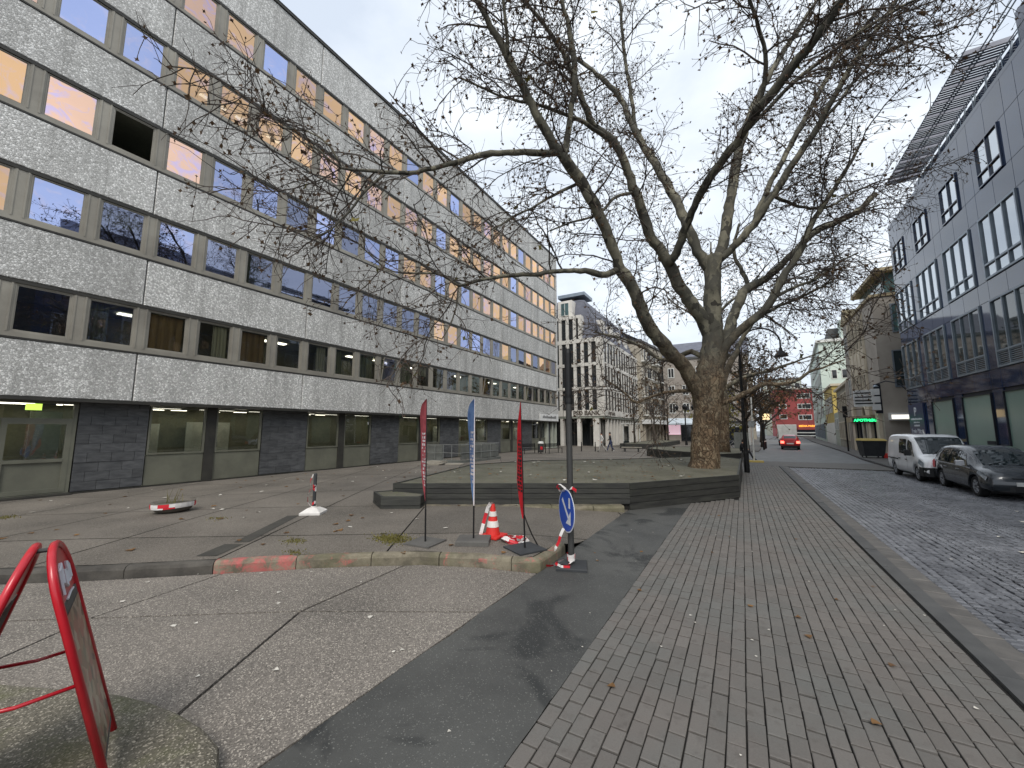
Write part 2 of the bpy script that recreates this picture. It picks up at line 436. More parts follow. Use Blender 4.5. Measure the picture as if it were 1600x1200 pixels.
# ---- asphalt strip
jr = random.Random(8); yy_ = [-8+.11*i for i in range(int(18.6/.11))]
lft = [(-2.6+.022*mnoise.noise(Vector((0,y*1.7,0)))+jr.uniform(-.006,.006), y) for y in yy_]; rgt = [(-1.352+.010*mnoise.noise(Vector((5,y*3,0)))+jr.uniform(-.003,.003), y) for y in yy_]
m = MB()
for i in range(len(yy_)-1):
    m.face([(*lft[i],.003),(-2.0,lft[i][1],.0045),(-2.0,lft[i+1][1],.0045),(*lft[i+1],.003)]); m.face([(-2.0,lft[i][1],.0045),(*rgt[i],.001),(*rgt[i+1],.001),(-2.0,lft[i+1][1],.0045)])
m.face([(*lft[-1],.003),(*rgt[-1],.001),(-1.36,12.2,.001),(-1.9,11.4,.001)])
struct(m.build('asphalt_path', 'asphalt'))

# ---- brick pavement
PX0, PX1, PW, PLN = -1.355, 1.62, .1147, .212
pave = sheet('pavement', [(-1.37,-8),(1.66,-8),(1.66,27),(-1.37,27)], -.016, 'joint')
def paver_at(r, j, x0, y0, dz): pass
rng = random.Random(3)
base_mb = MB(); hw, hl = PW/2-.0046, PLN/2-.0085; b_ = .005
base_mb.add([(-hw,-hl,-.03),(hw,-hl,-.03),(hw,hl,-.03),(-hw,hl,-.03),(-hw,-hl,-b_*.6),(hw,-hl,-b_*.6),(hw,hl,-b_*.6),(-hw,hl,-b_*.6),
             (-hw+b_,-hl+b_,0),(hw-b_,-hl+b_,0),(hw-b_,hl-b_,0),(-hw+b_,hl-b_,0)],
            [(0,1,5,4),(1,2,6,5),(2,3,7,6),(3,0,4,7),(4,5,9,8),(5,6,10,9),(6,7,11,10),(7,4,8,11),(8,9,10,11)])
paver_mesh = base_mb.mesh('paver', 'paver')
cells = []
for r in range(26):
    x = PX0+(r+.5)*PW
    off = (r % 2)*.5*PLN+rng.uniform(-.03,.03)
    y = -4+off
    while y < 26.8:
        if not (y > 13.4 and x < -.2) and not (11.2 < y < 13.75 and x < -.2-(13.75-y)*.68) : cells.append((x+rng.uniform(-.0022,.0022), y, rng.uniform(-.004,.003)-(.007 if rng.random() < .03 else 0), rng.uniform(-.012,.012)))
        y += PLN
def vis_key(c):
    # nearest ones in front of the lens
    fx, fy = -.5, .86; d = c[0]*fx+c[1]*fy; s_ = c[0]*fy-c[1]*fx
    if d < .9 or abs(s_) > d*1.34 or (2.0/d) > 1.1: return 1e6
    return d
cells.sort(key=vis_key)
for x, y, z, a in cells[:300]:
    o = link('paver', paver_mesh, pave, (x, y, z)); o.rotation_euler = (rng.uniform(-.016,.016), rng.uniform(-.016,.016), a)
def stuff_from(cells, proto, name, mat, parent):
    vs = []; fs = []; n = len(proto.v)
    for x, y, z, a in cells:
        ca, sa = math.cos(a), math.sin(a); b = len(vs)
        vs += [(x+p[0]*ca-p[1]*sa, y+p[0]*sa+p[1]*ca, z+p[2]) for p in proto.v]
        fs += [tuple(b+i for i in f) for f in proto.f]
    m = MB(); m.v = vs; m.f = fs; m.mi = [0]*len(fs)
    return m.build(name, mat, parent, kind='stuff')
stuff_from(cells[300:], base_mb, 'more_pavers', 'paver', pave)

# ---- kerb and gutter stones along the street
kerb2 = struct(link('street_kerb', None))
y = -6.0
while y < 27:
    MB().box(1.66,1.835,y+.004,y+.996,-.15,.012+rng.uniform(-.003,.003)).build('kerb_stone', 'kerb_stone', kerb2); y += 1.0
gut = struct(link('gutter', None)); y = -3.0
gm = MB().prism([(-.125,-.118),(.125,-.118),(.125,.118),(-.125,.118)], -.05, 0, .008); gmesh = gm.mesh('gutter_stone', 'gutter_stone')
while y < 27:
    o = link('gutter_stone', gmesh, gut, (1.965+rng.uniform(-.006,.006), y, -.022+rng.uniform(-.006,.004))); y += .245

# ---- cobbled carriageway: setts laid in segmental arcs
road = sheet('road', [(1.835,-8),(7.9,-8),(7.9,27.2),(1.835,27.2)], -.075, 'joint')
sm = MB(); h_ = .0465; q_ = .030
sm.add([(-h_,-h_,-.05),(h_,-h_,-.05),(h_,h_,-.05),(-h_,h_,-.05),(-h_,-h_,-.012),(h_,-h_,-.012),(h_,h_,-.012),(-h_,h_,-.012),(-q_,-q_,0),(q_,-q_,0),(q_,q_,0),(-q_,q_,0)],
       [(0,1,5,4),(1,2,6,5),(2,3,7,6),(3,0,4,7),(4,5,9,8),(5,6,10,9),(6,7,11,10),(7,4,8,11),(8,9,10,11)])
sett_mesh = sm.mesh('sett', 'sett')
setts = []
for r in range(2):
    y = -3.0
    while y < 26.5: setts.append((2.145+r*.102+rng.uniform(-.006,.006), y, -.032+rng.uniform(-.006,.005), rng.uniform(-.06,.06))); y += .106+rng.uniform(-.004,.01)
AW = 1.38; X0s = 2.31
for seg in range(4):
    xa = X0s+seg*AW
    yb = -3.4
    while yb < 26.6:
        n = 13
        for i in range(n):
            u = (i+.5)/n; s_ = (u-.5)*2
            th = s_*R(47); rad = AW/2/math.sin(R(47))
            x = xa+AW/2+rad*math.sin(th); y = yb+rad*(math.cos(th)-math.cos(R(47)))
            setts.append((x+rng.uniform(-.007,.007), y+rng.uniform(-.007,.007), -.030+rng.uniform(-.008,.007), -th+rng.uniform(-.07,.07)))
        yb += .112+rng.uniform(-.003,.003)
setts = [s for s in setts if s[0] < 7.86 and s[1] < 26.6]
def sett_key(c):
    fx, fy = -.5, .86; d = c[0]*fx+c[1]*fy; s_ = c[0]*fy-c[1]*fx
    return 1e6 if d < .9 or s_ > d*1.31 else d
setts.sort(key=sett_key)
for x, y, z, a in setts[:300]:
    o = link('sett', sett_mesh, road, (x,y,z)); o.rotation_euler = (rng.uniform(-.05,.05), rng.uniform(-.05,.05), a)
stuff_from(setts[300:], sm, 'more_setts', 'sett', road)
# ---- raised crossing and the asphalt street beyond, with its kerbs
struct(MB().prism([(-2.6,27),(7.2,27),(7.2,27.9),(7.4,31.5),(-2.6,30.4)], -.08, -.012).build('crossing_band', 'gutter_stone'))
struct(MB().prism([(-1.2,30.5),(7.4,31.6),(7.9,46),(8.95,63),(10.4,86),(14,130),(18,175),(4,175),(4,130),(2.2,75),(1.7,52),(1.2,44),(-1.2,40)], -.1, -.03).build('far_street', 'road_asphalt'))
struct(MB().prism([(7.9,-8),(10.05,-8),(10.05,37.2),(9.6,41),(9.6,52),(10.6,66),(12.5,88),(16.2,130),(20.5,176),(18.1,175),(14.1,130),(10.5,86),(9.05,63),(8.0,46),(7.1,36),(6.75,28),(7.9,26.6)], -.1, .07).build('right_pavement', 'gutter_stone'))
rk = struct(link('right_kerb', None))
RK = [(7.9,-6),(7.9,26.6),(6.75,28),(7.1,36),(8.0,46),(9.05,63),(10.5,86),(14.1,130)]
for i in range(len(RK)-1):
    a, b = Vector(RK[i]), Vector(RK[i+1]); n = max(1, int((b-a).length/1.6))
    for k in range(n):
        p, q = a.lerp(b, k/n), a.lerp(b, (k+.992)/n); MB().bar((p.x-.07,p.y,0),(q.x-.07,q.y,0),.14,.17).build('kerb_stone', 'kerb_stone', rk)
struct(MB().prism([(-1.2,40),(1.2,44),(1.7,52),(2.2,75),(4,130),(-3,130),(-8,75),(-1.2,60)], -.1, .04).build('left_pavement', 'gutter_stone'))
# ================================================================ left office block
def pebble_panel():
    t = NT('pebble_panel')
    v = t.n('ShaderNodeTexVoronoi'); v.inputs['Scale'].default_value = 19; t.l(t.pos(), v.inputs['Vector'])
    e = t.n('ShaderNodeTexVoronoi', feature='DISTANCE_TO_EDGE'); e.inputs['Scale'].default_value = 19; t.l(t.pos(), e.inputs['Vector'])
    sp = t.n('ShaderNodeSeparateColor'); t.l(v.outputs['Color'], sp.inputs[0])
    col = t.ramp(sp.outputs[0], [(0, srgb(172,171,167)), (.35, srgb(200,199,195)), (.7, srgb(218,217,213)), (1, srgb(244,243,239))])
    col = t.mix(t.mask(e.outputs['Distance'], .10, .0), col, srgb(140,139,135))
    col = t.vary(col, t.noise(40, 3), .78, 1.22)
    col = t.mix(t.math('MULTIPLY', t.mask(t.noise(.8, 7, .65, vec=t.pos((1,1,.25))), .44, .72), .5), col, srgb(118,117,113))
    col = t.mix(t.math('MULTIPLY', t.mask(t.noise(2.4, 6, .7, vec=t.pos((1,1,.06))), .52, .74), .55), col, srgb(104,102,97))
    col = t.vary(col, t.rnd(), .87, 1.07)
    t.pbr(col, .75, e.outputs['Distance'], .6, .03, spec=.5)
pebble_panel()
simple('facade_metal', srgb(158,153,141), srgb(136,131,121), .8, .5, .03, 30, metal=.25, fine=.06, rv=.06)
simple('facade_dark', srgb(58,56,51), srgb(46,45,42), 2, .55, .05, 30, fine=.08)
simple('olive_metal', srgb(108,108,95), srgb(95,95,84), 1.5, .5, .04, 30, fine=.06)
simple('interior_dark', srgb(124,124,102), srgb(102,102,84), 1, .9, 0, 10)
simple('interior_pale', srgb(168,172,160), srgb(150,154,142), 1, .9, 0, 10)
simple('roof_grey', srgb(90,90,90), srgb(78,78,78), 1, .9, .1, 20)
def glass(name, tint, refl, inside=None, rough=.012, trans=None, wav=.0, tint2=None):
    """coated pane: a tinted mirror layer over clear glass"""
    t = NT(name)
    g = t.n('ShaderNodeBsdfGlossy'); t.l(t.vary(t.mix(t.mask(t.noise(1.6, 4, .6, dist=1.2), .50, .66), tint, tint2 or tint), t.rnd(), .72, 1.08), g.inputs['Color']); g.inputs['Roughness'].default_value = rough  # noise blotches in the tint imitate patchy reflections; brightness differs per pane
    tr = t.n('ShaderNodeBsdfTransparent'); tr.inputs['Color'].default_value = c4(trans or (.55,.58,.55))
    fr = t.n('ShaderNodeFresnel'); fr.inputs['IOR'].default_value = 1.5
    f = t.math('MINIMUM', t.math('ADD', fr.outputs[0], refl), 1.0)
    if wav:
        b = t.n('ShaderNodeBump'); b.inputs['Strength'].default_value = wav; b.inputs['Distance'].default_value = .02
        t.l(t.noise(1.1, 2), b.inputs['Height']); t.l(b.outputs[0], g.inputs['Normal'])
    m = t.n('ShaderNodeMixShader'); t.l(f, m.inputs[0]); t.l(tr.outputs[0], m.inputs[1]); t.l(g.outputs[0], m.inputs[2]); t.l(m.outputs[0], t.out.inputs[0])
glass('glass_gold', (1.0,.62,.34), .82, wav=.14, tint2=(.86,.62,.62))
glass('glass_rose', (1.0,.64,.46), .80, wav=.14, tint2=(.74,.6,.82))
glass('glass_blue', (.56,.64,.97), .74, wav=.14, tint2=(.68,.68,.92))
glass('glass_clear', (.85,.9,1.0), .10, trans=(.86,.88,.82), wav=.05)
glass('glass_mid', (.66,.72,.98), .32, trans=(.6,.64,.64), wav=.05)
def cloth_mat(name, c):
    t = NT(name); wv = t.n('ShaderNodeTexWave'); wv.inputs['Scale'].default_value = 3.2; wv.inputs['Distortion'].default_value = 1.5; t.l(t.pos((1,1,.05)), wv.inputs['Vector'])
    t.pbr(t.vary(c, wv.outputs['Fac'], .7, 1.2), .9)
cloth_mat('curtain_olive', srgb(150,152,118)); cloth_mat('curtain_cream', srgb(206,200,172)); cloth_mat('curtain_brown', srgb(158,130,90)); cloth_mat('curtain_grey', srgb(160,170,162))
emis('ceiling_lamp', (1.0,.93,.78), 3.0); emis('interior_fill_glow', (1.0,.95,.82), 2.6)
emis('green_sign', (.55,.8,.12), 1.3)
emis('green_exit', (.05,.9,.35), 2.5)

OB = thing('office_building', 'long office block with pebbled grey panels and window bands on the left', 'building', (-18,20,0))
def part(mb, name, mat, parent=OB, **k):
    """mesh given in world coordinates -> local to the building root"""
    mb.v = [(x+18, y-20, z) for x, y, z in mb.v]; return mb.build(name, mat, parent, **k)
YB0 = -6.9; NB = 8; YB1 = 41.1
FL = [2.97+3.4*k for k in range(6)]
# massive core behind the skin: back wall, floors, ends, roof
part(MB().box(-30,-21.2,YB0,41.38,-.1,22.0), 'core', 'interior_dark')
for k in range(6):
    part(MB().box(-21.2,-18.16,YB0,41.38,FL[k]+.02,FL[k]+.42 if k else FL[k]+.5), 'floor_slab', 'interior_pale')
part(MB().box(-30.1,-18.02,YB0,41.42,22.0,22.12), 'roof', 'roof_grey')
part(MB().box(-30,-17.97,41.1,41.4,2.98,22.28), 'end_wall', 'pebble_panel')
part(MB().box(-21.2,-18.0,YB0-.3,YB0,0,22.1), 'end_wall', 'pebble_panel')
# pebbled spandrel panels
def panel_mesh(L_, H_):
    mb = MB(); c = .02; x0, x1 = -.16, 0
    mb.add([(x0,0,0),(x0,L_,0),(x0,L_,H_),(x0,0,H_),(x1-c,0,0),(x1-c,L_,0),(x1-c,L_,H_),(x1-c,0,H_),(x1,c,c),(x1,L_-c,c),(x1,L_-c,H_-c),(x1,c,H_-c)],
           [(0,4,5,1),(1,5,6,2),(2,6,7,3),(3,7,4,0),(4,8,9,5),(5,9,10,6),(6,10,11,7),(7,11,8,4),(8,11,10,9)][::1])
    m = mb.mesh('panel', 'pebble_panel'); m.flip_normals(); m.flip_normals(); return m
pm = panel_mesh(5.965, 1.64); pt = panel_mesh(5.965, 2.25)
rb = random.Random(11)
for k in range(6):
    for b in range(NB):
        link('panel', pt if k == 5 else pm, OB, (rb.uniform(-.004,.004), YB0+b*6+.0175-20, FL[k]+.012))
# shadow gap backing, sills and heads of each band
for k in range(6):
    part(MB().box(-18.20,-18.13,YB0,41.1,FL[k]-.02,FL[k]+(1.7 if k < 5 else 2.3)), 'panel_backing', 'facade_dark')
for k in range(5):
    zb = FL[k]+1.66
    part(MB().box(-18.12,-17.985,YB0,41.1,zb,zb+.055), 'sill', 'facade_dark')
    part(MB().box(-18.12,-18.03,YB0,41.1,zb+.055,zb+.20), 'sill_panel', 'facade_metal')
    part(MB().box(-18.12,-18.01,YB0,41.1,FL[k+1]-.10,FL[k+1]-.005), 'head', 'facade_dark')
# parapet flashing and rail
part(MB().box(-18.3,-17.94,YB0,41.42,22.24,22.36), 'parapet_cap', 'facade_dark')
mb = MB(); mb.tube([(-18.35,YB0,22.85),(-18.35,41.3,22.85)], .025, 6); mb.tube([(-18.35,YB0,22.6),(-18.35,41.3,22.6)], .018, 6)
y = YB0+.3
while y < 41.3: mb.tube([(-18.35,y,22.3),(-18.35,y,22.86)], .02, 5); y += 1.5
part(mb, 'roof_rail', 'facade_dark')

# windows: one sash mesh shared by all, pane, pier panels, some curtains
WW, WZ0, WZ1 = 1.17, .20, 1.64       # width, bottom and top above the band start
fr = MB(); frame_mb(fr, 0, WW, 0, WZ1-WZ0, .045, -.05, .02); frame_mb(fr, .045, WW-.045, .045, WZ1-WZ0-.045, .03, -.035, .0)
frame_mesh = fr.mesh('window', 'facade_metal')
pn = MB(); pn.face([(0,.07,.07),(0,WW-.07,.07),(0,WW-.07,WZ1-WZ0-.07),(0,.07,WZ1-WZ0-.07)])
pane_m = {g: pn.mesh('pane', g) for g in ('glass_gold','glass_rose','glass_blue','glass_clear','glass_mid')}
pr = MB(); pr.box(-.06,-.004,0,.33,0,WZ1-WZ0); pr.box(-.03,.012,.03,.07,0,WZ1-WZ0); pr.box(-.03,.012,.26,.30,0,WZ1-WZ0)
pier_mesh = pr.mesh('pier_panel', 'facade_metal')
def curtain_mesh(mat, y0, y1, z0):
    m = MB(); n = 14; y0 *= 1.1; y1 *= 1.1
    for i in range(n):
        ya, yb = y0+(y1-y0)*i/n, y0+(y1-y0)*(i+1)/n; xa, xb = -.22+.025*math.sin(i*1.9), -.22+.025*math.sin((i+1)*1.9)
        m.face([(xa,ya,z0),(xb,yb,z0),(xb,yb,1.36),(xa,ya,1.36)])
    return m.mesh('curtain', mat)
CUR = [curtain_mesh('curtain_olive',.05,1.0,.05), curtain_mesh('curtain_olive',.05,.5,.05), curtain_mesh('curtain_cream',.55,1.0,.05), curtain_mesh('curtain_brown',.05,1.0,.05),
       curtain_mesh('curtain_cream',.05,.45,.05), curtain_mesh('curtain_grey',.05,1.0,.05), curtain_mesh('curtain_brown',.4,1.0,.05), curtain_mesh('curtain_cream',.05,1.0,.75)]
PAT = {4: 'ggrgbgggrgbggbggrgggbgggrggggggg', 3: 'bbggggrgrgrgbgggrggbgrgggggrgggg', 2: 'rgrobmbmbbggbgbgrggbgrgggggggggg', 1: 'bmbmmmmmmmmmggbbbmgmmgmggmggggbg', 0: 'mmcccccccccccccccccccccccccccccc'}
code = {'g':'glass_gold','r':'glass_rose','b':'glass_blue','c':'glass_clear','m':'glass_mid','o':None}
for k in range(5):
    zb = FL[k]+1.66+WZ0
    for i in range(NB*4):
        y0 = YB0+.18+i*1.5
        wdw = link('window', frame_mesh, OB, (-.075, y0-20, zb))
        vis = i-6+0                                # index of the first window in view is 6
        ch = PAT[k][vis % 32] if vis >= 0 else 'g'
        if k == 2 and vis == 1: ch = 'o'
        elif ch == 'o': ch = 'b'
        g = code[ch]
        if g:
            p = link('pane', pane_m[g], wdw, (0,0,0)); p.rotation_euler = (0, R(rb.uniform(-.5,.5)), R(rb.uniform(-.5,.5)))
            if (k, vis) in ((0,9),(0,21),(0,16)):   # tilted sashes
                sash = frame_mb(MB(), .06, WW-.06, 0, WZ1-WZ0-.08, .04, -.02, .03).build('sash', 'facade_metal', wdw, loc=(.02,0,.05)); sash.rotation_euler = (0, R(9), 0)
                p.location = (.02,0,.05); p.rotation_euler = (0, R(9), 0)
                p.data = pane_m['glass_blue' if vis == 9 else 'glass_mid']
            if g in ('glass_clear','glass_mid') and rb.random() < (.92 if k == 0 else .45): link('curtain', rb.choice(CUR), wdw, (0,0,0))
        link('pier_panel', pier_mesh, OB, (-.03, y0+WW-20, zb))
# lit strip lamps seen through the upper windows
for (k, ys) in ((3,(6.6,8.0,9.4)),(0,(16.5,)),(1,(15.2,))):
    for yy in ys: part(MB().box(-19.6,-19.45,yy,yy+1.0,FL[k+1]-.09,FL[k+1]-.05), 'strip_lamp', 'ceiling_lamp')

# ---- ground floor: slate piers, shop windows, door
def slate_mat():
    t = NT('slate')
    col = t.mix(t.mask(t.noise(2.5, 7, vec=t.pos((1,1,4))), .38, .64), srgb(84,85,86), srgb(62,63,65))
    col = t.vary(col, t.rnd(), .8, 1.2); g = t.noise(18, 6, .7, vec=t.pos((1,1,3)))
    t.pbr(t.vary(col, g, .75, 1.25), .6, g, .5, .01)
slate_mat()
GX = -18.45
slate = MB()
def slate_pier(y0, y1):
    part(MB().box(GX-.3,GX-.06,y0,y1,-.05,2.95), 'pier_core', 'facade_dark')
    ncol = max(1, round((y1-y0)/.66)); z = .06; row = 0
    while z < 2.9:
        h = min(.30, 2.93-z)
        cw = (y1-y0)/ncol; ys = [y0]+[y0+cw*(c+(.5 if row % 2 else 0)) for c in range(1 if not row % 2 else 0, ncol)]+[y1]
        for a, b in zip(ys, ys[1:]):
            if b-a < .05: continue
            d = rb.uniform(-.008,.008); part(MB().prism([(GX-.06,a+.004),(GX+.015+d,a+.004),(GX+.015+d,b-.004),(GX-.06,b-.004)], z+.003, z+h-.003, .004), 'stone', 'slate')
        z += h; row += 1
def shop_window(y0, y1, lamps=True, dark=False):
    w_ = part(frame_mb(MB(), y0, y1, 1.12, 2.86, .06, GX-.12, GX+.0), 'window', 'olive_metal')
    m = MB(); m.face([(GX-.07,y0+.05,1.16),(GX-.07,y1-.05,1.16),(GX-.07,y1-.05,2.82),(GX-.07,y0+.05,2.82)]); part(m, 'pane', 'glass_clear', w_)
    lp = part(MB().box(GX-.12,GX-.03,y0,y1,.05,1.10), 'lower_panel', 'olive_metal', w_)
    if lamps:
        for j in range(2):
            yy = y0+.2+j*.7+rb.uniform(0,.2); xx = GX-rb.uniform(.8,1.8); part(MB().box(xx,xx+.1,yy,yy+.5,2.78,2.80), 'strip_lamp', 'ceiling_lamp', w_)
    if not dark: part(MB().box(-20.9,-20.85,y0-.1,y0+(y1-y0)*rb.uniform(.4,.95),0,rb.uniform(1.9,2.5)), 'inner_wall', 'interior_pale', w_)
for b in range(-1, 7):
    s = 3.75+6*b
    if b > 0 or True:
        if b == 0: slate_pier(3.98, 5.72)
        elif b == -1: pass
        else: slate_pier(s-.1, s+1.97)
        if b < 6:
            if b >= 0:
                shop_window(s+2.0, s+3.75, lamps=(b != 2), dark=(b == 2)); part(MB().box(GX-.2,GX+.02,s+3.76,s+4.1,-.02,2.93), 'pillar', 'facade_dark')
                shop_window(s+4.11, s+5.86, lamps=b not in (1,2), dark=(b in (1,2)))
slate_pier(-6.9,-.6)
# door with side light
dr = part(frame_mb(MB(), -.55, 3.95, .06, 2.9, .09, GX-.14, GX+.02), 'door_frame', 'olive_metal')
for a, b in ((-.4,1.0),(1.05,2.38),(2.45,3.86)):
    d_ = part(frame_mb(MB(), a, b, .10, 2.3, .12, GX-.1, GX+.03), 'door', 'olive_metal')
    part(MB().box(GX-.09,GX+.035,a+.12,b-.12,1.02,1.12), 'door_rail', 'olive_metal', d_)
    part(MB().box(GX-.05,GX-.02,a+.12,b-.12,.22,1.02), 'kick_panel', 'olive_metal', d_)
    m = MB(); m.face([(GX-.03,a+.12,1.12),(GX-.03,b-.12,1.12),(GX-.03,b-.12,2.18),(GX-.03,a+.12,2.18)]); m.face([(GX-.03,a+.02,2.36),(GX-.03,b-.02,2.36),(GX-.03,b-.02,2.8),(GX-.03,a+.02,2.8)])
    part(m, 'pane', 'glass_clear', d_)
part(MB().box(GX-.12,GX+.02,-.45,3.86,2.3,2.36), 'transom', 'olive_metal')
part(MB().box(GX-.6,GX-.56,2.95,3.28,2.62,2.82), 'lit_sign', 'green_sign')
for xx, yy in ((-.5,2.1),(-.9,2.5),(-.7,3.6)): part(MB().box(GX+xx,GX+xx+.1,yy,yy+.6 if yy < 3 else yy+.12,2.80,2.84), 'strip_lamp', 'ceiling_lamp')
part(MB().box(-19.9,-19.85,3.2,3.9,.1,2.6), 'inner_wall', 'interior_pale')
part(MB().box(GX-.35,GX+.3,-.6,3.98,-.1,.055), 'door_step', 'facade_dark')
part(MB().box(-21.2,-18.0,YB0,41.38,2.90,2.985), 'soffit', 'facade_dark')
part(MB().box(-18.04,-17.985,YB0,41.38,2.88,2.968), 'soffit_edge', 'facade_dark')
part(MB().box(-21.2,GX-.1,YB0,41.2,-.06,.02), 'inner_floor', 'interior_dark')
part(MB().box(GX-1.2,GX-1.17,18.3,18.75,2.35,2.5), 'exit_sign', 'green_exit')
for yy in range(-4, 40, 2): part(MB().box(-20.4,-20.0,yy,yy+1.3,2.87,2.899), 'added_glow_panel', 'interior_fill_glow')  # added glowing panels that brighten the ground-floor interior behind the glass
for yy in range(0, 40, 5): part(MB().box(-20.2,-19.9,yy,yy+1.3,FL[1]-.03,FL[1]+.015), 'added_glow_panel', 'interior_fill_glow')  # same added glow to lift the rooms behind the lowest window band
# plinth dark strip
part(MB().box(GX-.05,GX+.06,YB0,41.3,-.08,.04), 'plinth', 'facade_dark')
# end columns of the passage beside the bank
for yy in (38.9,40.2,41.1): part(MB().box(GX-.1,GX+.25,yy,yy+.3,-.05,2.92), 'column', 'interior_pale')
# white name board at the far corner
simple('white_board', srgb(225,225,222), srgb(205,205,203), 2, .5, 0, 20, fine=.03)
simple('dark_letter', srgb(50,50,52), None, 2, .6, 0, 20)
nb_ = part(MB().box(-17.99,-17.9,36.6,41.2,2.98,3.75), 'name_board', 'white_board'); part(MB().box(-17.97,-17.93,36.5,41.3,2.88,2.975), 'board_edge', 'facade_dark')
mb = MB(); yy = 37.2
while yy < 40.6:
    wd = rb.uniform(.10,.2); mb.box(-17.9,-17.893,yy,yy+wd,3.24,3.24+rb.choice((.22,.22,.3))); yy += wd+.08
mb.v = [(x+18,y-20,z) for x,y,z in mb.v]; mb.build('lettering', 'dark_letter', nb_)
# ================================================================ the other buildings
def bparts(root):
    lx, ly, lz = root.location
    def part(mb, name, mat, parent=None, **k):
        mb.v = [(x-lx, y-ly, z-lz) for x, y, z in mb.v]; return mb.build(name, mat, parent or root, **k)
    return part
def xface_window(part, x, y0, y1, z0, z1, nx, fm, gm, t=.05, mull=(), rails=(), depth=.08, root=None):
    """window in a wall facing along X (nx = +1 / -1): frame part with pane child"""
    a, b = sorted((x-depth*nx*.4, x+depth*nx*.6))
    m = frame_mb(MB(), y0, y1, z0, z1, t, a, b)
    for u in mull: yy = y0+(y1-y0)*u; m.box(a+.004,b-.004,yy-t*.4,yy+t*.4,z0+t,z1-t)
    for u in rails: zz = z0+(z1-z0)*u; m.box(a+.002,b-.002,y0+t,y1-t,zz-t*.45,zz+t*.45)
    w_ = part(m, 'window', fm, root)
    p = MB(); q = [(x,y0+t*.6,z0+t*.6),(x,y1-t*.6,z0+t*.6),(x,y1-t*.6,z1-t*.6),(x,y0+t*.6,z1-t*.6)]; p.face(q if nx > 0 else q[::-1]); part(p, 'pane', gm, w_); return w_
def yface_window(part, y, x0, x1, z0, z1, fm, gm, t=.05, mull=(), rails=(), depth=.08, root=None):
    """window in a wall facing -Y"""
    a, b = y-depth*.6, y+depth*.4
    m = MB(); m.box(x0,x1,a,b,z0,z0+t); m.box(x0,x1,a,b,z1-t,z1); m.box(x0,x0+t,a,b,z0+t,z1-t); m.box(x1-t,x1,a,b,z0+t,z1-t)
    for u in mull: xx = x0+(x1-x0)*u; m.box(xx-t*.4,xx+t*.4,a+.004,b-.004,z0+t,z1-t)
    for u in rails: zz = z0+(z1-z0)*u; m.box(x0+t,x1-t,a+.002,b-.002,zz-t*.45,zz+t*.45)
    w_ = part(m, 'window', fm, root)
    p = MB(); p.face([(x0+t*.6,y,z0+t*.6),(x1-t*.6,y,z0+t*.6),(x1-t*.6,y,z1-t*.6),(x0+t*.6,y,z1-t*.6)]); part(p, 'pane', gm, w_); return w_
def navy_mat():
    t = NT('navy_panel')
    col = t.mix(t.mask(t.noise(.35, 4), .4, .6), srgb(34,52,82), srgb(28,44,70)); col = t.vary(col, t.rnd(), .88, 1.12)
    t.pbr(col, .06, t.noise(.5, 2), .05, .02, metal=0.0, spec=.8)
navy_mat()
simple('steel_frame', srgb(140,150,158), srgb(120,130,140), 1, .4, 0, 20, metal=.4, fine=.05)
simple('navy_core', srgb(28,32,42), None, 1, .6, 0, 20)
def opaque_glass(name, c, rough=.06, tintspec=.6):
    t = NT(name); t.pbr(t.vary(t.mix(t.noise(.4, 3), c, tuple(v*.8 for v in c)), t.rnd(), .9, 1.1), rough, t.noise(.8, 2), .04, .02, spec=tintspec)
opaque_glass('frosted_green', srgb(132,156,146), .2, .5)
opaque_glass('office_glass', srgb(62,72,74), .03, 1.0)
opaque_glass('dark_pane', srgb(38,41,44), .05, .7)
glass('glass_blueoffice', (.93,.97,1.0), .45, trans=(.45,.5,.5), wav=.05)
simple('mesh_grey', srgb(150,152,162), srgb(132,134,144), 2, .6, 0, 20)
simple('white_paint', srgb(215,215,210), srgb(195,195,190), 2, .5, 0, 30, fine=.04)

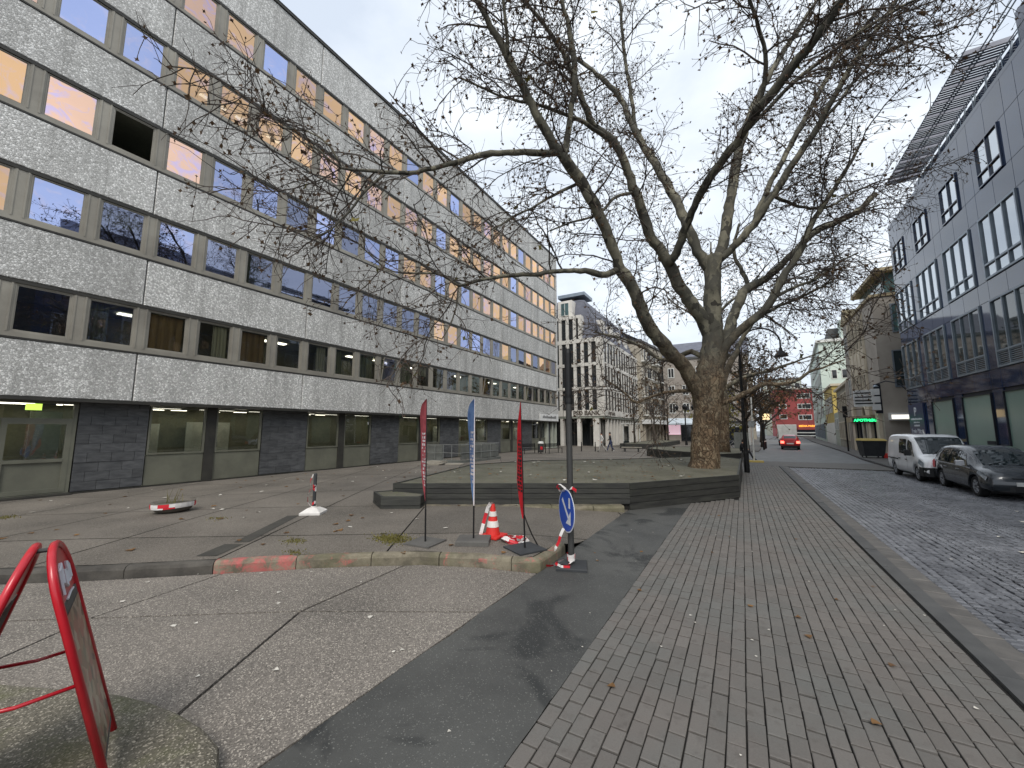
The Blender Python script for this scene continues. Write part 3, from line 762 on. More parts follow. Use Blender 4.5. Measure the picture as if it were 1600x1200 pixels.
BB = thing('blue_building', 'dark blue glossy panelled office building with a rooftop sun louvre on the right', 'building', (10,26,0)); bp = bparts(BB)
bp(MB().box(10.06,24,4,37.12,-.1,16.4), 'core', 'navy_core')
bp(MB().box(10.0,24.1,4,37.2,16.42,16.62), 'roof', 'navy_panel')
def nav(y0, y1, z0, z1):     # cladding panel on the street side
    g = .012; bp(MB().prism([(10.0,y0+g),(10.07,y0+g),(10.07,y1-g),(10.0,y1-g)], z0+g, z1-g), 'cladding_panel', 'navy_panel')
for k in range(-0, 9):
    ya, yb = 34.2-3.8*k, 37.1-3.8*k
    if ya < 7: break
    # bands of cladding: spandrels split at the window edges, piers full height
    for z0, z1 in ((3.85,4.73),(7.82,8.72),(11.62,12.86),(14.88,16.42)):
        nav(ya, (ya+yb)/2, z0, z1); nav((ya+yb)/2, yb, z0, z1)
        nav(ya-.9, ya, z0, z1)
    for z0, z1 in ((-.05,3.85),(4.73,7.82),(8.72,11.62)): nav(ya-.9, ya, z0, z1)
    nav(ya-.9, ya, 12.86, 14.88)
    for r_, (z0, z1) in enumerate(((4.75,7.8),(8.74,11.6))):
        wd = xface_window(bp, 10.01, ya, yb, z0, z1, -1, 'steel_frame', 'office_glass' if r_ == 0 else 'glass_blueoffice', t=.09, mull=(.335,.665), rails=(.235,), depth=.12)
        if r_ == 0:
            for j in range(7):
                zz = z0+.12+j*.085; bp(MB().box(9.965,10.0,ya+.12,yb-.12,zz,zz+.03), 'louvre', 'steel_frame', wd)
    xface_window(bp, 10.01, ya+.5, yb-.5, 12.88, 14.86, -1, 'navy_panel', 'glass_blueoffice', t=.06, mull=(.5,), rails=(.3,), depth=.12)
    nav(ya, ya+.5, 12.86, 14.88); nav(yb-.5, yb, 12.86, 14.88)
    # ground floor: frosted green shop panes
    if k > 0:
        xface_window(bp, 10.0, ya+.05, yb-.05, .35, 3.72, -1, 'navy_core', 'frosted_green', t=.05, depth=.10)
        nav(ya, yb, -.05, .34)
        if k in (2,): bp(MB().box(9.955,9.97,ya+.2,ya+.9,.9,1.5), 'wall_box', 'navy_core')
    else:
        nav(ya, yb, -.05, 3.85)
nav(37.1,37.2,-.05,16.42)
for y in range(5, 37, 2): bp(MB().box(10.08,23,y,y+.1,8.3,8.42) , 'floor_edge', 'navy_core') if False else None
# parking sign
simple('sign_navy', srgb(38,52,92), srgb(32,44,80), 1, .35, 0, 20, fine=.03)
simple('sign_white', srgb(226,230,236), None, 2, .5, 0, 20, fine=.02)
sg = bp(MB().box(9.90,9.985,34.45,36.95,.6,3.72), 'parking_sign', 'sign_navy')
def lettering(body, size, loc, rot, mat, parent, depth=.01, bold=0.0, align='CENTER', name='lettering'):
    o = link(name, text_mesh(body, size, depth, mat, align, bold=bold), parent, loc); o.rotation_euler = rot; return o
FACE_MX = (R(90), 0, R(-90))      # text readable from -X
lx = -10
lettering('P', .80, (9.895+lx, 35.75-26, 2.93), FACE_MX, 'sign_white', sg, bold=.012)
lettering('Freie Plätze', .42, (9.895+lx, 35.7-26, 1.80), FACE_MX, 'sign_white', sg)
m = MB(); rb2 = random.Random(4)
for zz, h, a, b in ((2.66,.13,34.75,36.65),(2.46,.09,35.2,36.2),(2.24,.13,35.25,36.15)):
    y = a
    while y < b:
        wd = rb2.uniform(.07,.13); m.box(9.885,9.899,y,y+wd,zz,zz+h*rb2.uniform(.75,1)); y += wd+.035
m.v = [(x-10,y-26,z) for x,y,z in m.v]; m.build('small_print', 'sign_white', sg)
# rooftop louvre on rails
m = MB()
for x in (9.38,9.95,10.1,10.9): m.tube([(x,12,18.5),(x,34.6,18.5)], .028, 6)
bp(m, 'louvre_rail', 'steel_frame')
y = 23.5
while y < 34.5:
    bp(MB().box(9.38,10.92,y,y+.06,18.40,18.62), 'louvre_beam', 'mesh_grey')
    for j in range(5):
        yy = y+.14+j*.18
        if yy+.07 < 34.6: mm = MB(); mm.face([(9.42,yy,18.53),(10.88,yy,18.53),(10.88,yy+.085,18.50),(9.42,yy+.085,18.50)]); mm.face([(9.42,yy+.085,18.49),(10.88,yy+.085,18.49),(10.88,yy,18.52),(9.42,yy,18.52)]); bp(mm, 'louvre_blade', 'mesh_grey')
    bp(MB().bar((10.85,y+.03,18.45),(10.6,y+.03,16.6),.06,.06), 'louvre_post', 'steel_frame')
    y += 1.02
bp(MB().box(10.9,23,8,34.8,16.62,18.3), 'penthouse', 'navy_panel')
bp(MB().box(10.6,10.9,8,22.6,16.62,18.9), 'parapet_screen', 'mesh_grey')
m = MB(); y = 12
m.tube([(10.15,12,17.5),(10.15,37,17.5)], .02, 5)
while y < 37: m.tube([(10.15,y,16.6),(10.15,y,17.5)], .018, 5); y += 1.2
bp(m, 'roof_rail', 'steel_frame')
# curved swan-neck wall lamp at the far corner
wl = thing('wall_lamp', 'curved swan-neck wall lamp on the far corner of the blue building', 'lamp', (9.98,37.0,0))
m = MB(); m.tube([(0,0,4.7),(-.3,.3,5.25),(-.9,.7,5.5),(-1.4,1.0,5.3)][::-1], .04, 6); m.build('arm', 'navy_core', wl)
MB().lathe([(.05,.12),(.17,0),(.16,-.02)], (-1.4,1.0,5.16), 10).build('lamp_shade', 'steel_frame', wl)

# ---------------------------------------------------------------- brown rendered building behind it
simple('brown_render', srgb(168,160,149), srgb(150,142,132), .7, .85, .1, 25, fine=.06)
simple('beige_stone', srgb(206,195,174), srgb(184,172,152), .7, .85, .1, 25, fine=.08)
simple('tan_trim', srgb(168,154,124), srgb(148,135,108), 1, .8, .1, 25, fine=.06)
opaque_glass('teal_glass', srgb(78,104,106), .06, .8)
BR = thing('brown_building', 'grey-brown four storey building with beige stone window bays past the blue one', 'building', (9.5,46,0)); p_ = bparts(BR)
p_(MB().box(9.56,24,41,51.6,-.1,12.55), 'wall', 'brown_render')
p_(MB().box(9.4,24,40.9,51.7,12.57,12.8), 'parapet', 'tan_trim')
p_(MB().box(11,23,43.5,51,12.8,15.2), 'attic', 'teal_glass'); p_(MB().box(10.4,23.4,42.9,51.4,15.22,15.55), 'attic_roof', 'tan_trim')
m = MB(); m.add([(9.42,49.2,12.8),(9.42,51.7,12.8),(9.42,50.45,14.1),(13,49.2,12.8),(13,51.7,12.8),(13,50.45,14.1)], [(0,2,1),(3,4,5),(0,3,5,2),(1,2,5,4)]); p_(m, 'dormer', 'tan_trim')
for y in (44.4,45.6,46.8,48.0):
    for z0, z1 in ((4.6,6.9),(9.2,11.6)): xface_window(p_, 9.55, y, y+.9, z0, z1, -1, 'beige_stone', 'dark_pane', t=.09, rails=(.4,), depth=.14)
for y in (44.15,45.36,46.56,47.76,49.0):
    p_(MB().box(9.40,9.56,y,y+.16,4.3,12.2), 'mullion', 'beige_stone')
p_(MB().box(9.44,9.555,44,49.3,7.0,9.05), 'bay_panel', 'beige_stone')
for z0, z1 in ((5.2,7.0),(9.4,11.6)): xface_window(p_, 9.55, 50.3, 51.0, z0, z1, -1, 'white_paint', 'glass_clear', t=.06, depth=.1)
yface_window(p_, 40.99, 10.6, 12.3, 9.6, 11.9, 'steel_frame', 'teal_glass', t=.1)
yface_window(p_, 40.99, 10.4, 12.6, 5.3, 8.2, 'steel_frame', 'office_glass', t=.1, rails=(.3,))
p_(MB().box(11.0,11.6,40.93,40.96,10.0,10.25), 'lit_ceiling_strip', 'ceiling_lamp')
# arched doorway, pharmacy awning, blade signs
m = MB(); arch = [(9.53,46.2+.55*math.cos(R(a)),3.3+.75*math.sin(R(a))) for a in range(0,181,20)]; m.face([(9.53,46.75,1.2)]+arch+[(9.53,45.65,1.2)]); p_(m, 'arch_window', 'dark_pane')
m = MB(); m.tube([(9.5,46.2+.62*math.cos(R(a)),3.3+.82*math.sin(R(a))) for a in range(0,181,15)], .08, 6); m.tube([(9.5,46.82,1.2),(9.5,46.82,3.3)], .08, 6); m.tube([(9.5,45.58,1.2),(9.5,45.58,3.3)], .08, 6); p_(m, 'arch_surround', 'beige_stone')
for y in (41.6,44.0,49.4): p_(MB().box(9.35,9.56,y,y+.8,-.1,4.2), 'pillar', 'beige_stone')
p_(MB().box(9.1,9.56,42.5,51.5,2.75,3.25), 'shop_fascia', 'tan_trim')
for y in (42.5,47.0,48.3): xface_window(p_, 9.54, y, y+1.15, .3, 2.7, -1, 'navy_core', 'dark_pane', t=.07, depth=.1)
emis('pharmacy_green', (.02,.75,.22), 1.6)
ph = p_(MB().box(7.9,9.55,42.25,42.37,2.62,2.98), 'pharmacy_sign', 'navy_core')
lettering('APOTHEKE', .30, (8.72-9.5, 42.24-46, 2.70), (R(90),0,0), 'pharmacy_green', ph, bold=.012)
bs = p_(MB().box(8.05,9.3,42.0,42.12,3.9,5.25), 'blade_sign', 'white_board'); m = MB()
for z in (4.1,4.33,4.62,4.95): m.box(8.13,9.22,41.985,41.999,z,z+.10)
m.v = [(x-9.5,y-46,z) for x,y,z in m.v]; m.build('small_print', 'dark_letter', bs)
m = MB(); m.bar((9.55,42.06,5.1),(9.25,42.06,5.1),.05,.05); m.bar((9.55,42.06,4.1),(9.25,42.06,4.1),.05,.05); p_(m, 'sign_bracket', 'navy_core')
# second column of small white signs on a dark bracket
b2 = p_(MB().box(9.15,9.55,41.05,41.13,3.3,5.6), 'sign_bracket', 'navy_core')
for z in (3.55,4.15,4.75): p_(MB().box(8.95,9.45,40.95,41.05,z,z+.48), 'small_sign', 'white_board', b2)
emis('fascia_glow', (1.0,.95,.85), .8)
# lit frontage between the two buildings
p_(MB().box(9.8,12,40.55,40.98,2.75,3.3), 'lit_fascia', 'white_board'); p_(MB().box(9.9,11.8,40.52,40.545,2.85,3.15), 'fascia_light', 'fascia_glow')

# ---------------------------------------------------------------- further right-hand row
simple('grey_render', srgb(150,146,132), srgb(132,128,116), .8, .85, .1, 20, fine=.06)
GB = thing('low_grey_building', 'low grey two storey building with a ribbon of windows past the traffic light', 'building', (10.3,59,0)); p_ = bparts(GB)
m = MB().prism([(9.75,51.75),(24,51.75),(24,66),(10.95,66)], -.1, 6.9); p_(m, 'wall', 'grey_render')
p_(MB().prism([(9.5,51.72),(24,51.72),(24,66.2),(10.7,66.2)], 6.92, 7.2), 'eaves', 'beige_stone')
def slant_windows(p_, a, b, n, z0, z1, fm, gm, fill=.8, off=.06):
    a, b = Vector(a), Vector(b); d = (b-a); L_ = d.length; d.normalize(); nr = Vector((-d.y, d.x))     # left of a->b = towards the street when a->b runs +Y
    for i in range(n):
        s0, s1 = L_*(i+(1-fill)/2)/n, L_*(i+(1+fill)/2)/n; P0, P1 = a+d*s0+nr*off, a+d*s1+nr*off
        m = MB()
        for (q0, q1, za, zb) in ((P0,P1,z0,z0+.1),(P0,P1,z1-.1,z1)): m.bar((q0.x,q0.y,(za+zb)/2),(q1.x,q1.y,(za+zb)/2),.1,zb-za)
        for q in (P0,P1): m.bar((q.x,q.y,z0),(q.x,q.y,z1),.1,.1)
        w_ = p_(m, 'window', fm); m = MB(); Q0, Q1 = a+d*s0+nr*(off-.02), a+d*s1+nr*(off-.02); m.face([(Q1.x,Q1.y,z0),(Q0.x,Q0.y,z0),(Q0.x,Q0.y,z1),(Q1.x,Q1.y,z1)]); p_(m, 'pane', gm, w_)
slant_windows(p_, (9.75,52.6), (10.95,65.6), 7, 4.3, 6.2, 'beige_stone', 'dark_pane', .85)
slant_windows(p_, (9.75,53.2), (10.95,65.6), 6, .9, 3.0, 'beige_stone', 'office_glass', .75)
for y in (51.8,52.4): p_(MB().box(9.55,9.78,y,y+.4,-.1,6.9), 'pier', 'brown_render')
simple('yellow_render', srgb(190,168,98), srgb(174,152,88), .8, .85, .1, 20, fine=.05)
YB = thing('yellow_house', 'small yellow rendered house between the low grey and pale green buildings', 'house', (11.7,77,0)); p_ = bparts(YB)
p_(MB().prism([(11.1,66.3),(22,66.3),(22,73),(11.65,73)], -.1, 4.4), 'annex', 'interior_pale'); slant_windows(p_, (11.1,66.6), (11.65,72.6), 2, 2.0, 3.6, 'white_paint', 'dark_pane', .6)
p_(MB().prism([(11.65,73.1),(24,73.1),(24,86),(12.6,86)], -.1, 8.4), 'wall', 'yellow_render'); p_(MB().prism([(11.5,72.9),(24,72.9),(24,86),(12.4,86)], 8.42, 8.75), 'eaves', 'beige_stone')
p_(MB().prism([(11.6,73.05),(11.68,73.05),(12.6,85.9),(12.5,85.9)], -.1, 3.1), 'base_panel', 'white_paint')
slant_windows(p_, (11.65,73.5), (12.6,85.5), 4, 4.6, 7.0, 'white_paint', 'dark_pane', .55)
simple('mint_render', srgb(198,210,200), srgb(182,194,186), .5, .85, .1, 20, fine=.04)
MG = thing('pale_green_building', 'tall pale green rendered building with a wide blank gable and grey roof', 'building', (13.5,105,0)); p_ = bparts(MG)
p_(MB().prism([(12.7,88),(36,88),(36,132),(16.8,132)], -.1, 17.6), 'wall', 'mint_render')
p_(MB().prism([(12.3,87.6),(36,87.6),(36,132.4),(16.4,132.4)], 17.62, 18.1), 'cornice', 'white_paint')
p_(MB().prism([(14.5,90),(36,90),(36,130),(18.6,130)], 18.1, 20.4), 'attic', 'roof_grey'); p_(MB().prism([(16,87.9),(34,87.9),(34,90.2),(16,90.2)], 18.1, 21.4), 'attic_wall', 'mint_render')
for z in (4.4,7.4,10.4,13.4): slant_windows(p_, (12.7,88.6), (16.8,131.5), 14, z, z+1.9, 'white_paint', 'teal_glass', .45)
slant_windows(p_, (12.7,88.6), (16.8,131.5), 14, .4, 3.2, 'steel_frame', 'dark_pane', .7)
for x in (14.2,15.6):
    for z in (6,11.0): yface_window(p_, 87.97, x, x+.8, z, z+1.6, 'white_paint', 'dark_pane', t=.08)
# red building closing the street
simple('red_render', srgb(154,74,72), srgb(136,64,63), .3, .8, .05, 10, fine=.05)
emis('sign_orange', (1.0,.36,.05), .9)
RB = thing('red_building', 'red building with white framed windows closing the far end of the street', 'building', (15,150,0)); p_ = bparts(RB)
p_(MB().box(9.3,23.5,150,168,-.1,14.6), 'wall', 'red_render'); p_(MB().box(9.1,23.7,149.8,168,14.62,15.0), 'parapet', 'brown_render')
for z in (5.6,9.0,12.2)[:3]: yface_window(p_, 149.97, 15.2, 18.6, z-.5, z+1.1, 'white_paint', 'dark_pane', t=.16, mull=(.33,.55))
for z in (5.4,8.6): yface_window(p_, 149.97, 10.4, 12.4, z, z+1.5, 'white_paint', 'dark_pane', t=.16)
p_(MB().box(19.4,22.2,149.5,150.0,4.8,9.6), 'pale_bay', 'mint_render')
p_(MB().box(14.6,22.8,148.6,150,-.1,2.1), 'portal', 'navy_core'); p_(MB().box(14.4,23.0,148.2,150,1.1,1.35), 'portal_band', 'white_paint'); p_(MB().box(14.4,23.0,148.3,150,.2,.45), 'portal_band', 'white_paint')
lt = p_(MB().box(14.8,21.8,148.3,148.6,2.15,4.4), 'sign_board', 'red_render'); lettering('MEDIA PARK', .72, (17.0-15, 148.25-150, 3.0), (R(90),0,0), 'sign_orange', lt, bold=.03)
# grey block behind
GK = thing('grey_block', 'plain grey block rising behind the red building at the end of the street', 'building', (14,185,0)); p_ = bparts(GK)
p_(MB().box(8,20,180,200,-.1,21), 'wall', 'interior_pale'); p_(MB().box(7.8,20.2,179.8,200,21.02,21.6), 'parapet', 'roof_grey')
for z in (14,17.5):
    for x in (9,12,15,17.8): yface_window(p_, 179.97, x, x+1.8, z, z+2, 'white_paint', 'dark_pane', t=.2)

# ---------------------------------------------------------------- bank across the square
simple('pale_stone', srgb(214,210,202), srgb(192,188,180), .6, .75, .08, 20, fine=.07)
simple('slate_roof', srgb(104,106,116), srgb(88,90,100), 1.5, .7, .2, 14, fine=.14)
simple('brown_letter', srgb(92,84,76), None, 2, .6, 0, 20)
BK = thing('bank_building', 'pale stone bank with tall narrow windows, slate mansard roof and lettered fascia', 'building', (-18,55,0)); p_ = bparts(BK)
BX, BY, BYE = -14.4, 47.3, 66.0
p_(MB().box(-40,BX-.35,BY+.35,BYE,3.7,13.7), 'inner_block', 'navy_core')
p_(MB().box(-40,BX-2.2,BY+2.2,BYE,-.1,3.7), 'recessed_ground_floor', 'dark_pane')
p_(MB().box(-40,BX,BY,BYE,3.74,4.5), 'fascia', 'pale_stone')
for z0, z1 in ((7.04,7.42),(10.08,10.5),(13.16,13.66)): p_(MB().box(-40,BX,BY,BYE,z0,z1), 'stone_band', 'pale_stone')
p_(MB().box(-40,BX-.1,BY+.1,BYE,3.5,3.74), 'soffit', 'interior_pale')
rows = ((4.5,7.04),(7.42,10.08),(10.5,13.16))
p_(MB().box(BX-.95,BX-.002,BY+.002,BY+.5,4.5,13.2), 'corner_pier', 'pale_stone')
x = BX-.95; i = 0
while x > -26:
    for z0, z1 in rows:
        w_ = yface_window(p_, BY+.25, x-.60, x, z0+.02, z1-.02, 'navy_core', 'dark_pane', t=.05)
        p_(MB().box(x-1.0,x-.60,BY+.02,BY+.36,z0,z1), 'stone_pier', 'pale_stone')
    if x < -17.2:
        yface_window(p_, BY+.25, x-.60, x, 13.85, 16.4, 'navy_core', 'dark_pane', t=.05); p_(MB().box(x-1.0,x-.60,BY+.02,BY+.36,13.66,16.45), 'stone_pier', 'pale_stone')
    x -= 1.0
p_(MB().box(-40,-17.2,BY,BY+1,16.45,16.85), 'stone_band', 'pale_stone'); p_(MB().box(-17.62,-17.18,BY+.02,BY+1.5,13.66,16.45), 'stone_pier', 'pale_stone')
y = BY+.5
while y < BYE-1.2:
    for z0, z1 in rows:
        xface_window(p_, BX-.10, y, y+.95, z0+.02, z1-.02, 1, 'navy_core', 'dark_pane', t=.05, depth=.05); p_(MB().box(BX-.36,BX-.02,y+.95,y+1.36,z0,z1), 'stone_pier', 'pale_stone')
    y += 1.36
# ground floor columns
for x in (-15.2,-17.6,-19.9,-22.2): p_(MB().box(x-.75 if x > -16 else x-.45,x,BY+.15,BY+.75,-.1,3.5), 'column', 'pale_stone')
y = BY+2
while y < BYE: p_(MB().box(BX-.6,BX-.2,y,y+.3,-.1,3.5), 'column', 'pale_stone'); y += 1.45
# mansard roof
m = MB(); z0, z1 = 13.66, 20.4
m.add([(-40,BY+.3,z0),(BX-.3,BY+.3,z0),(BX-.3,BYE,z0),(-40,BYE,z0),(-40,BY+2.0,z1-1),(BX-3.0,BY+2.0,z1-1),(BX-3.0,BYE,z1-1),(-40,BYE,z1-1),(-40,BY+4,z1),(BX-5,BY+4,z1),(BX-5,BYE,z1),(-40,BYE,z1)],
      [(0,1,5,4),(1,2,6,5),(4,5,9,8),(5,6,10,9),(8,9,10,11),(2,3,7,6),(6,7,11,10)]); rf = p_(m, 'roof', 'slate_roof')
d_ = p_(MB().box(-20.6,-18.6,BY+.5,BY+3,16.85,19.2), 'dormer', 'pale_stone', rf); yface_window(p_, BY+.45, -20.2,-19.0, 17.1, 18.9, 'white_paint', 'teal_glass', t=.08, mull=(.5,), root=rf)
p_(MB().box(-21.5,-17.6,BY+2.6,BY+6,20.4,20.85), 'roof_glasshouse', 'steel_frame', rf)
for y in (50,54,58,62): p_(MB().box(BX-2.0,BX-.9,y,y+1.3,14.6,16.6), 'dormer', 'pale_stone', rf)
fs_ = [o for o in BK.children if o.name.startswith('fascia')][0]
lettering('PSD BANK', .74, (-16.75+18, BY-.02-55, 3.88), (R(90),0,0), 'brown_letter', fs_, bold=.028)
lettering('PSD BANK', .58, (BX+.02+18, BY+3.2-55, 3.88), (R(90),0,R(90)), 'brown_letter', fs_, bold=.012)
# ---------------------------------------------------------------- cream block with balconies behind the bank, grey shop house
simple('cream_render', srgb(176,168,152), srgb(158,150,136), .6, .85, .1, 15, fine=.06)
CB = thing('cream_block', 'cream apartment block with stacked balconies behind the bank', 'building', (-13,70,0)); p_ = bparts(CB)
p_(MB().prism([(-34,66.1),(-14.0,66.1),(-12.2,80),(-34,80)], -.1, 16.6), 'wall', 'cream_render')
p_(MB().prism([(-34,65.9),(-13.8,65.9),(-11.9,80.2),(-34,80.2)], 16.62, 17.0), 'eaves', 'roof_grey')
m = MB(); m.add([(-14.0,66.1,17),(-12.2,80,17),(-20,80,20.5),(-20,66.1,20.5)], [(0,1,2,3)]); p_(m, 'roof', 'slate_roof')
for z in (4.6,7.6,10.6,13.6):
    a, b = Vector((-14.0,66.6)), Vector((-12.2,79.6)); d = b-a
    slant = MB()
    for i in range(5):
        s0, s1 = a+d*(i+.15)/5, a+d*(i+.85)/5; m = MB(); m.face([(s0.x+.05,s0.y,z),(s1.x+.05,s1.y,z),(s1.x+.05,s1.y,z+2.0),(s0.x+.05,s0.y,z+2.0)]); w_ = p_(m, 'window', 'dark_pane')
        m = MB(); m.bar((s0.x+.08,s0.y,z),(s0.x+.08,s0.y,z+2),.08,.08); m.bar((s1.x+.08,s1.y,z),(s1.x+.08,s1.y,z+2),.08,.08); m.bar(((s0.x+s1.x)/2+.08,(s0.y+s1.y)/2,z),((s0.x+s1.x)/2+.08,(s0.y+s1.y)/2,z+2),.06,.06); p_(m, 'frame', 'white_paint', w_)
    for i in (0,2):
        s0, s1 = a+d*(i+.05)/5, a+d*(i+1.2)/5
        bal = p_(MB().prism([(s0.x,s0.y),(s0.x+1.1,s0.y-.1),(s1.x+1.1,s1.y-.1),(s1.x,s1.y)], z-.25, z-.08), 'balcony', 'white_paint')
        m = MB(); 
        for u in range(9):
            q = Vector((s0.x+1.08,s0.y-.08)).lerp(Vector((s1.x+1.08,s1.y-.08)), u/8); m.bar((q.x,q.y,z-.08),(q.x,q.y,z+.85),.04,.04)
        m.bar((s0.x+1.08,s0.y-.08,z+.87),(s1.x+1.08,s1.y-.08,z+.87),.06,.06); p_(m, 'railing', 'navy_core', bal)
p_(MB().prism([(-14,66.0),(-12.2,66.0),(-10.6,80),(-12.2,80)], 3.0, 3.7), 'shop_canopy', 'white_board')
for i in range(8):
    q = Vector((-13.9,66.6)).lerp(Vector((-12.1,79.6)), i/7); p_(MB().box(q.x,q.x+.3,q.y,q.y+.3,-.1,3.0), 'column', 'cream_render')
simple('taupe_render', srgb(160,152,143), srgb(144,136,128), .6, .85, .1, 15, fine=.06)
simple('awning_cloth', srgb(196,206,214), srgb(180,190,198), 1, .8, 0, 10, fine=.04)
emis('pink_light', (.95,.65,.75), .35)
TB = thing('shop_house', 'taupe house with white windows above a shop with a pale awning', 'house', (-9,76,0)); p_ = bparts(TB)
p_(MB().box(-12.0,1.5,76,90,-.1,14.6), 'wall', 'taupe_render'); p_(MB().box(-12.2,1.7,75.8,90,14.62,15.0), 'eaves', 'roof_grey')
m = MB(); m.add([(-12.2,75.8,15),(1.7,75.8,15),(1.7,83,19),(-12.2,83,19),(-12.2,90,15),(1.7,90,15)], [(0,1,2,3),(3,2,5,4),(0,3,4),(1,5,2)]); p_(m, 'roof', 'slate_roof')
for x in (-11.2,-8.9,-6.6,-4.3,-2,.1):
    for z in (5.0,8.2,11.4): yface_window(p_, 75.97, x, x+1.1, z, z+1.8, 'white_paint', 'dark_pane', t=.12, mull=(.5,))
m = MB(); m.add([(-11.6,76,4.1),(-4.6,76,4.1),(-4.6,74.4,3.2),(-11.6,74.4,3.2),(-11.6,74.4,2.95),(-4.6,74.4,2.95)], [(0,3,2,1),(3,4,5,2)]); p_(m, 'awning', 'awning_cloth')
p_(MB().box(-9.4,-6.2,75.9,75.98,.1,2.9), 'shop_door', 'dark_pane'); p_(MB().box(-11.6,-9.5,75.9,75.98,1.2,2.9), 'shop_window', 'pink_light')
# street-side low garage wall and far houses left of the street, seen between the trunks
GA = thing('white_garage', 'low white garage with a dark door beyond the seated person', 'garage', (1.4,62,0)); p_ = bparts(GA)
p_(MB().box(-2.6,.9,61,66,-.1,3.0), 'wall', 'white_paint'); p_(MB().box(-2.0,.3,60.93,60.98,0,2.4), 'garage_door', 'navy_core'); p_(MB().box(-2.8,1.1,60.8,66,3.02,3.25), 'roof', 'roof_grey')
FH = thing('far_terrace', 'pale terrace with many windows far down the left side of the street', 'building', (0,112,0)); p_ = bparts(FH)
p_(MB().box(-14,2.6,100,130,-.1,15), 'wall', 'cream_render'); p_(MB().box(-14.2,2.8,99.8,130,15.02,15.5), 'eaves', 'roof_grey')
for x in (-12,-9,-6,-3,0):
    for z in (4.5,8,11.4): yface_window(p_, 99.97, x, x+1.4, z, z+2, 'white_paint', 'dark_pane', t=.15)
# far tower crane
simple('crane_paint', srgb(176,172,168), None, 2, .6, 0, 10)
CR = thing('tower_crane', 'distant tower crane with its jib above the rooftops', 'crane', (62,150,0)); p_ = bparts(CR)
m = MB()
for dx in (-.9,.9):
    for dy in (-.9,.9): m.bar((62+dx,150+dy,0),(62+dx,150+dy,56),.2,.2)
for z in range(0, 54, 3): m.bar((61.1,149.1,z),(62.9,149.1,z+3),.12,.12); m.bar((62.9,149.1,z),(61.1,149.1,z+3),.12,.12)
p_(m, 'mast', 'crane_paint'); m = MB()
m.bar((22,150,51.0),(74,150,51.0),.22,.22); m.bar((22,150,52.3),(70,150,52.3),.2,.2)
x = 22
while x < 69: m.bar((x,150,51.0),(x+1.2,150,52.3),.12,.12); m.bar((x+1.2,150,52.3),(x+2.4,150,51.0),.12,.12); x += 2.4
p_(m, 'jib', 'crane_paint'); p_(MB().box(70,74,149,151,49,51), 'counterweight', 'roof_grey')
# ================================================================ trees
def bark_mat(name, hi, lo, patch, flake=.5):
    t = NT(name)
    w1 = t.n('ShaderNodeVectorMath', operation='ADD'); nn = t.n('ShaderNodeTexNoise'); nn.inputs['Scale'].default_value = 2.2; nn.inputs['Detail'].default_value = 5; t.l(t.pos(), nn.inputs['Vector'])
    sc = t.n('ShaderNodeVectorMath', operation='SCALE'); sc.inputs['Scale'].default_value = .55; t.l(nn.outputs['Color'], sc.inputs[0]); t.l(t.pos((1,1,.55)), w1.inputs[0]); t.l(sc.outputs[0], w1.inputs[1])
    def vor(scale, feat='F1'):
        v = t.n('ShaderNodeTexVoronoi', feature=feat); v.inputs['Scale'].default_value = scale; t.l(w1.outputs[0], v.inputs['Vector']); return v
    v = vor(5.5); sp = t.n('ShaderNodeSeparateColor'); t.l(v.outputs['Color'], sp.inputs[0])
    col = t.ramp(sp.outputs[0], [(0, patch), (.32, lo), (.55, hi), (.8, tuple(c*1.25 for c in hi)), (1, lo)])      # flaked plates: several greys and tans
    col = t.mix(t.mask(t.noise(1.0, 5), .45, .62), col, lo)
    # rough brown shell on the lower trunk, smooth grey-green above
    sx = t.n('ShaderNodeSeparateXYZ'); g = t.n('ShaderNodeNewGeometry'); t.l(g.outputs['Position'], sx.inputs[0])
    h = t.mask(t.math('ADD', sx.outputs[2], t.math('MULTIPLY', t.noise(1.4, 5), 5.0)), 8.2, 5.2)
    v2 = vor(11); e2 = vor(11, 'DISTANCE_TO_EDGE'); s2 = t.n('ShaderNodeSeparateColor'); t.l(v2.outputs['Color'], s2.inputs[0])
    rough_b = t.ramp(s2.outputs[0], [(0, srgb(92,76,60)), (.5, srgb(128,108,86)), (.8, srgb(150,134,110)), (1, srgb(112,98,82))])
    rough_b = t.mix(t.mask(e2.outputs['Distance'], .06, .0), rough_b, srgb(56,46,38))
    col = t.mix(h, col, rough_b)
    b = t.noise(22, 6, .7, vec=t.pos((1,1,1.8)))
    hgt = t.math('ADD', t.math('MULTIPLY', b, .5), t.math('MULTIPLY', t.mask(e2.outputs['Distance'], 0, .12), t.math('ADD', t.math('MULTIPLY', h, .8), .1)))
    t.pbr(t.vary(col, b, .78, 1.22), .85, hgt, .9, .04, spec=.25)
bark_mat('plane_bark', srgb(124,120,104), srgb(86,84,76), srgb(62,59,53), .75)
simple('twig_bark', srgb(82,73,65), srgb(62,55,50), 2, .9, 0, 10)
simple('dark_bark', srgb(66,58,50), srgb(48,42,37), 3, .9, .4, 20)
def leaf_mat(name, a, b):
    t = NT(name); col = t.mix(t.island(), a, b); p = t.n('ShaderNodeBsdfPrincipled'); t.l(col, p.inputs['Base Color']); p.inputs['Roughness'].default_value = .8
    tl = t.n('ShaderNodeBsdfTranslucent'); t.l(col, tl.inputs['Color']); m = t.n('ShaderNodeMixShader'); m.inputs[0].default_value = .3
    t.l(p.outputs[0], m.inputs[1]); t.l(tl.outputs[0], m.inputs[2]); t.l(m.outputs[0], t.out.inputs[0])
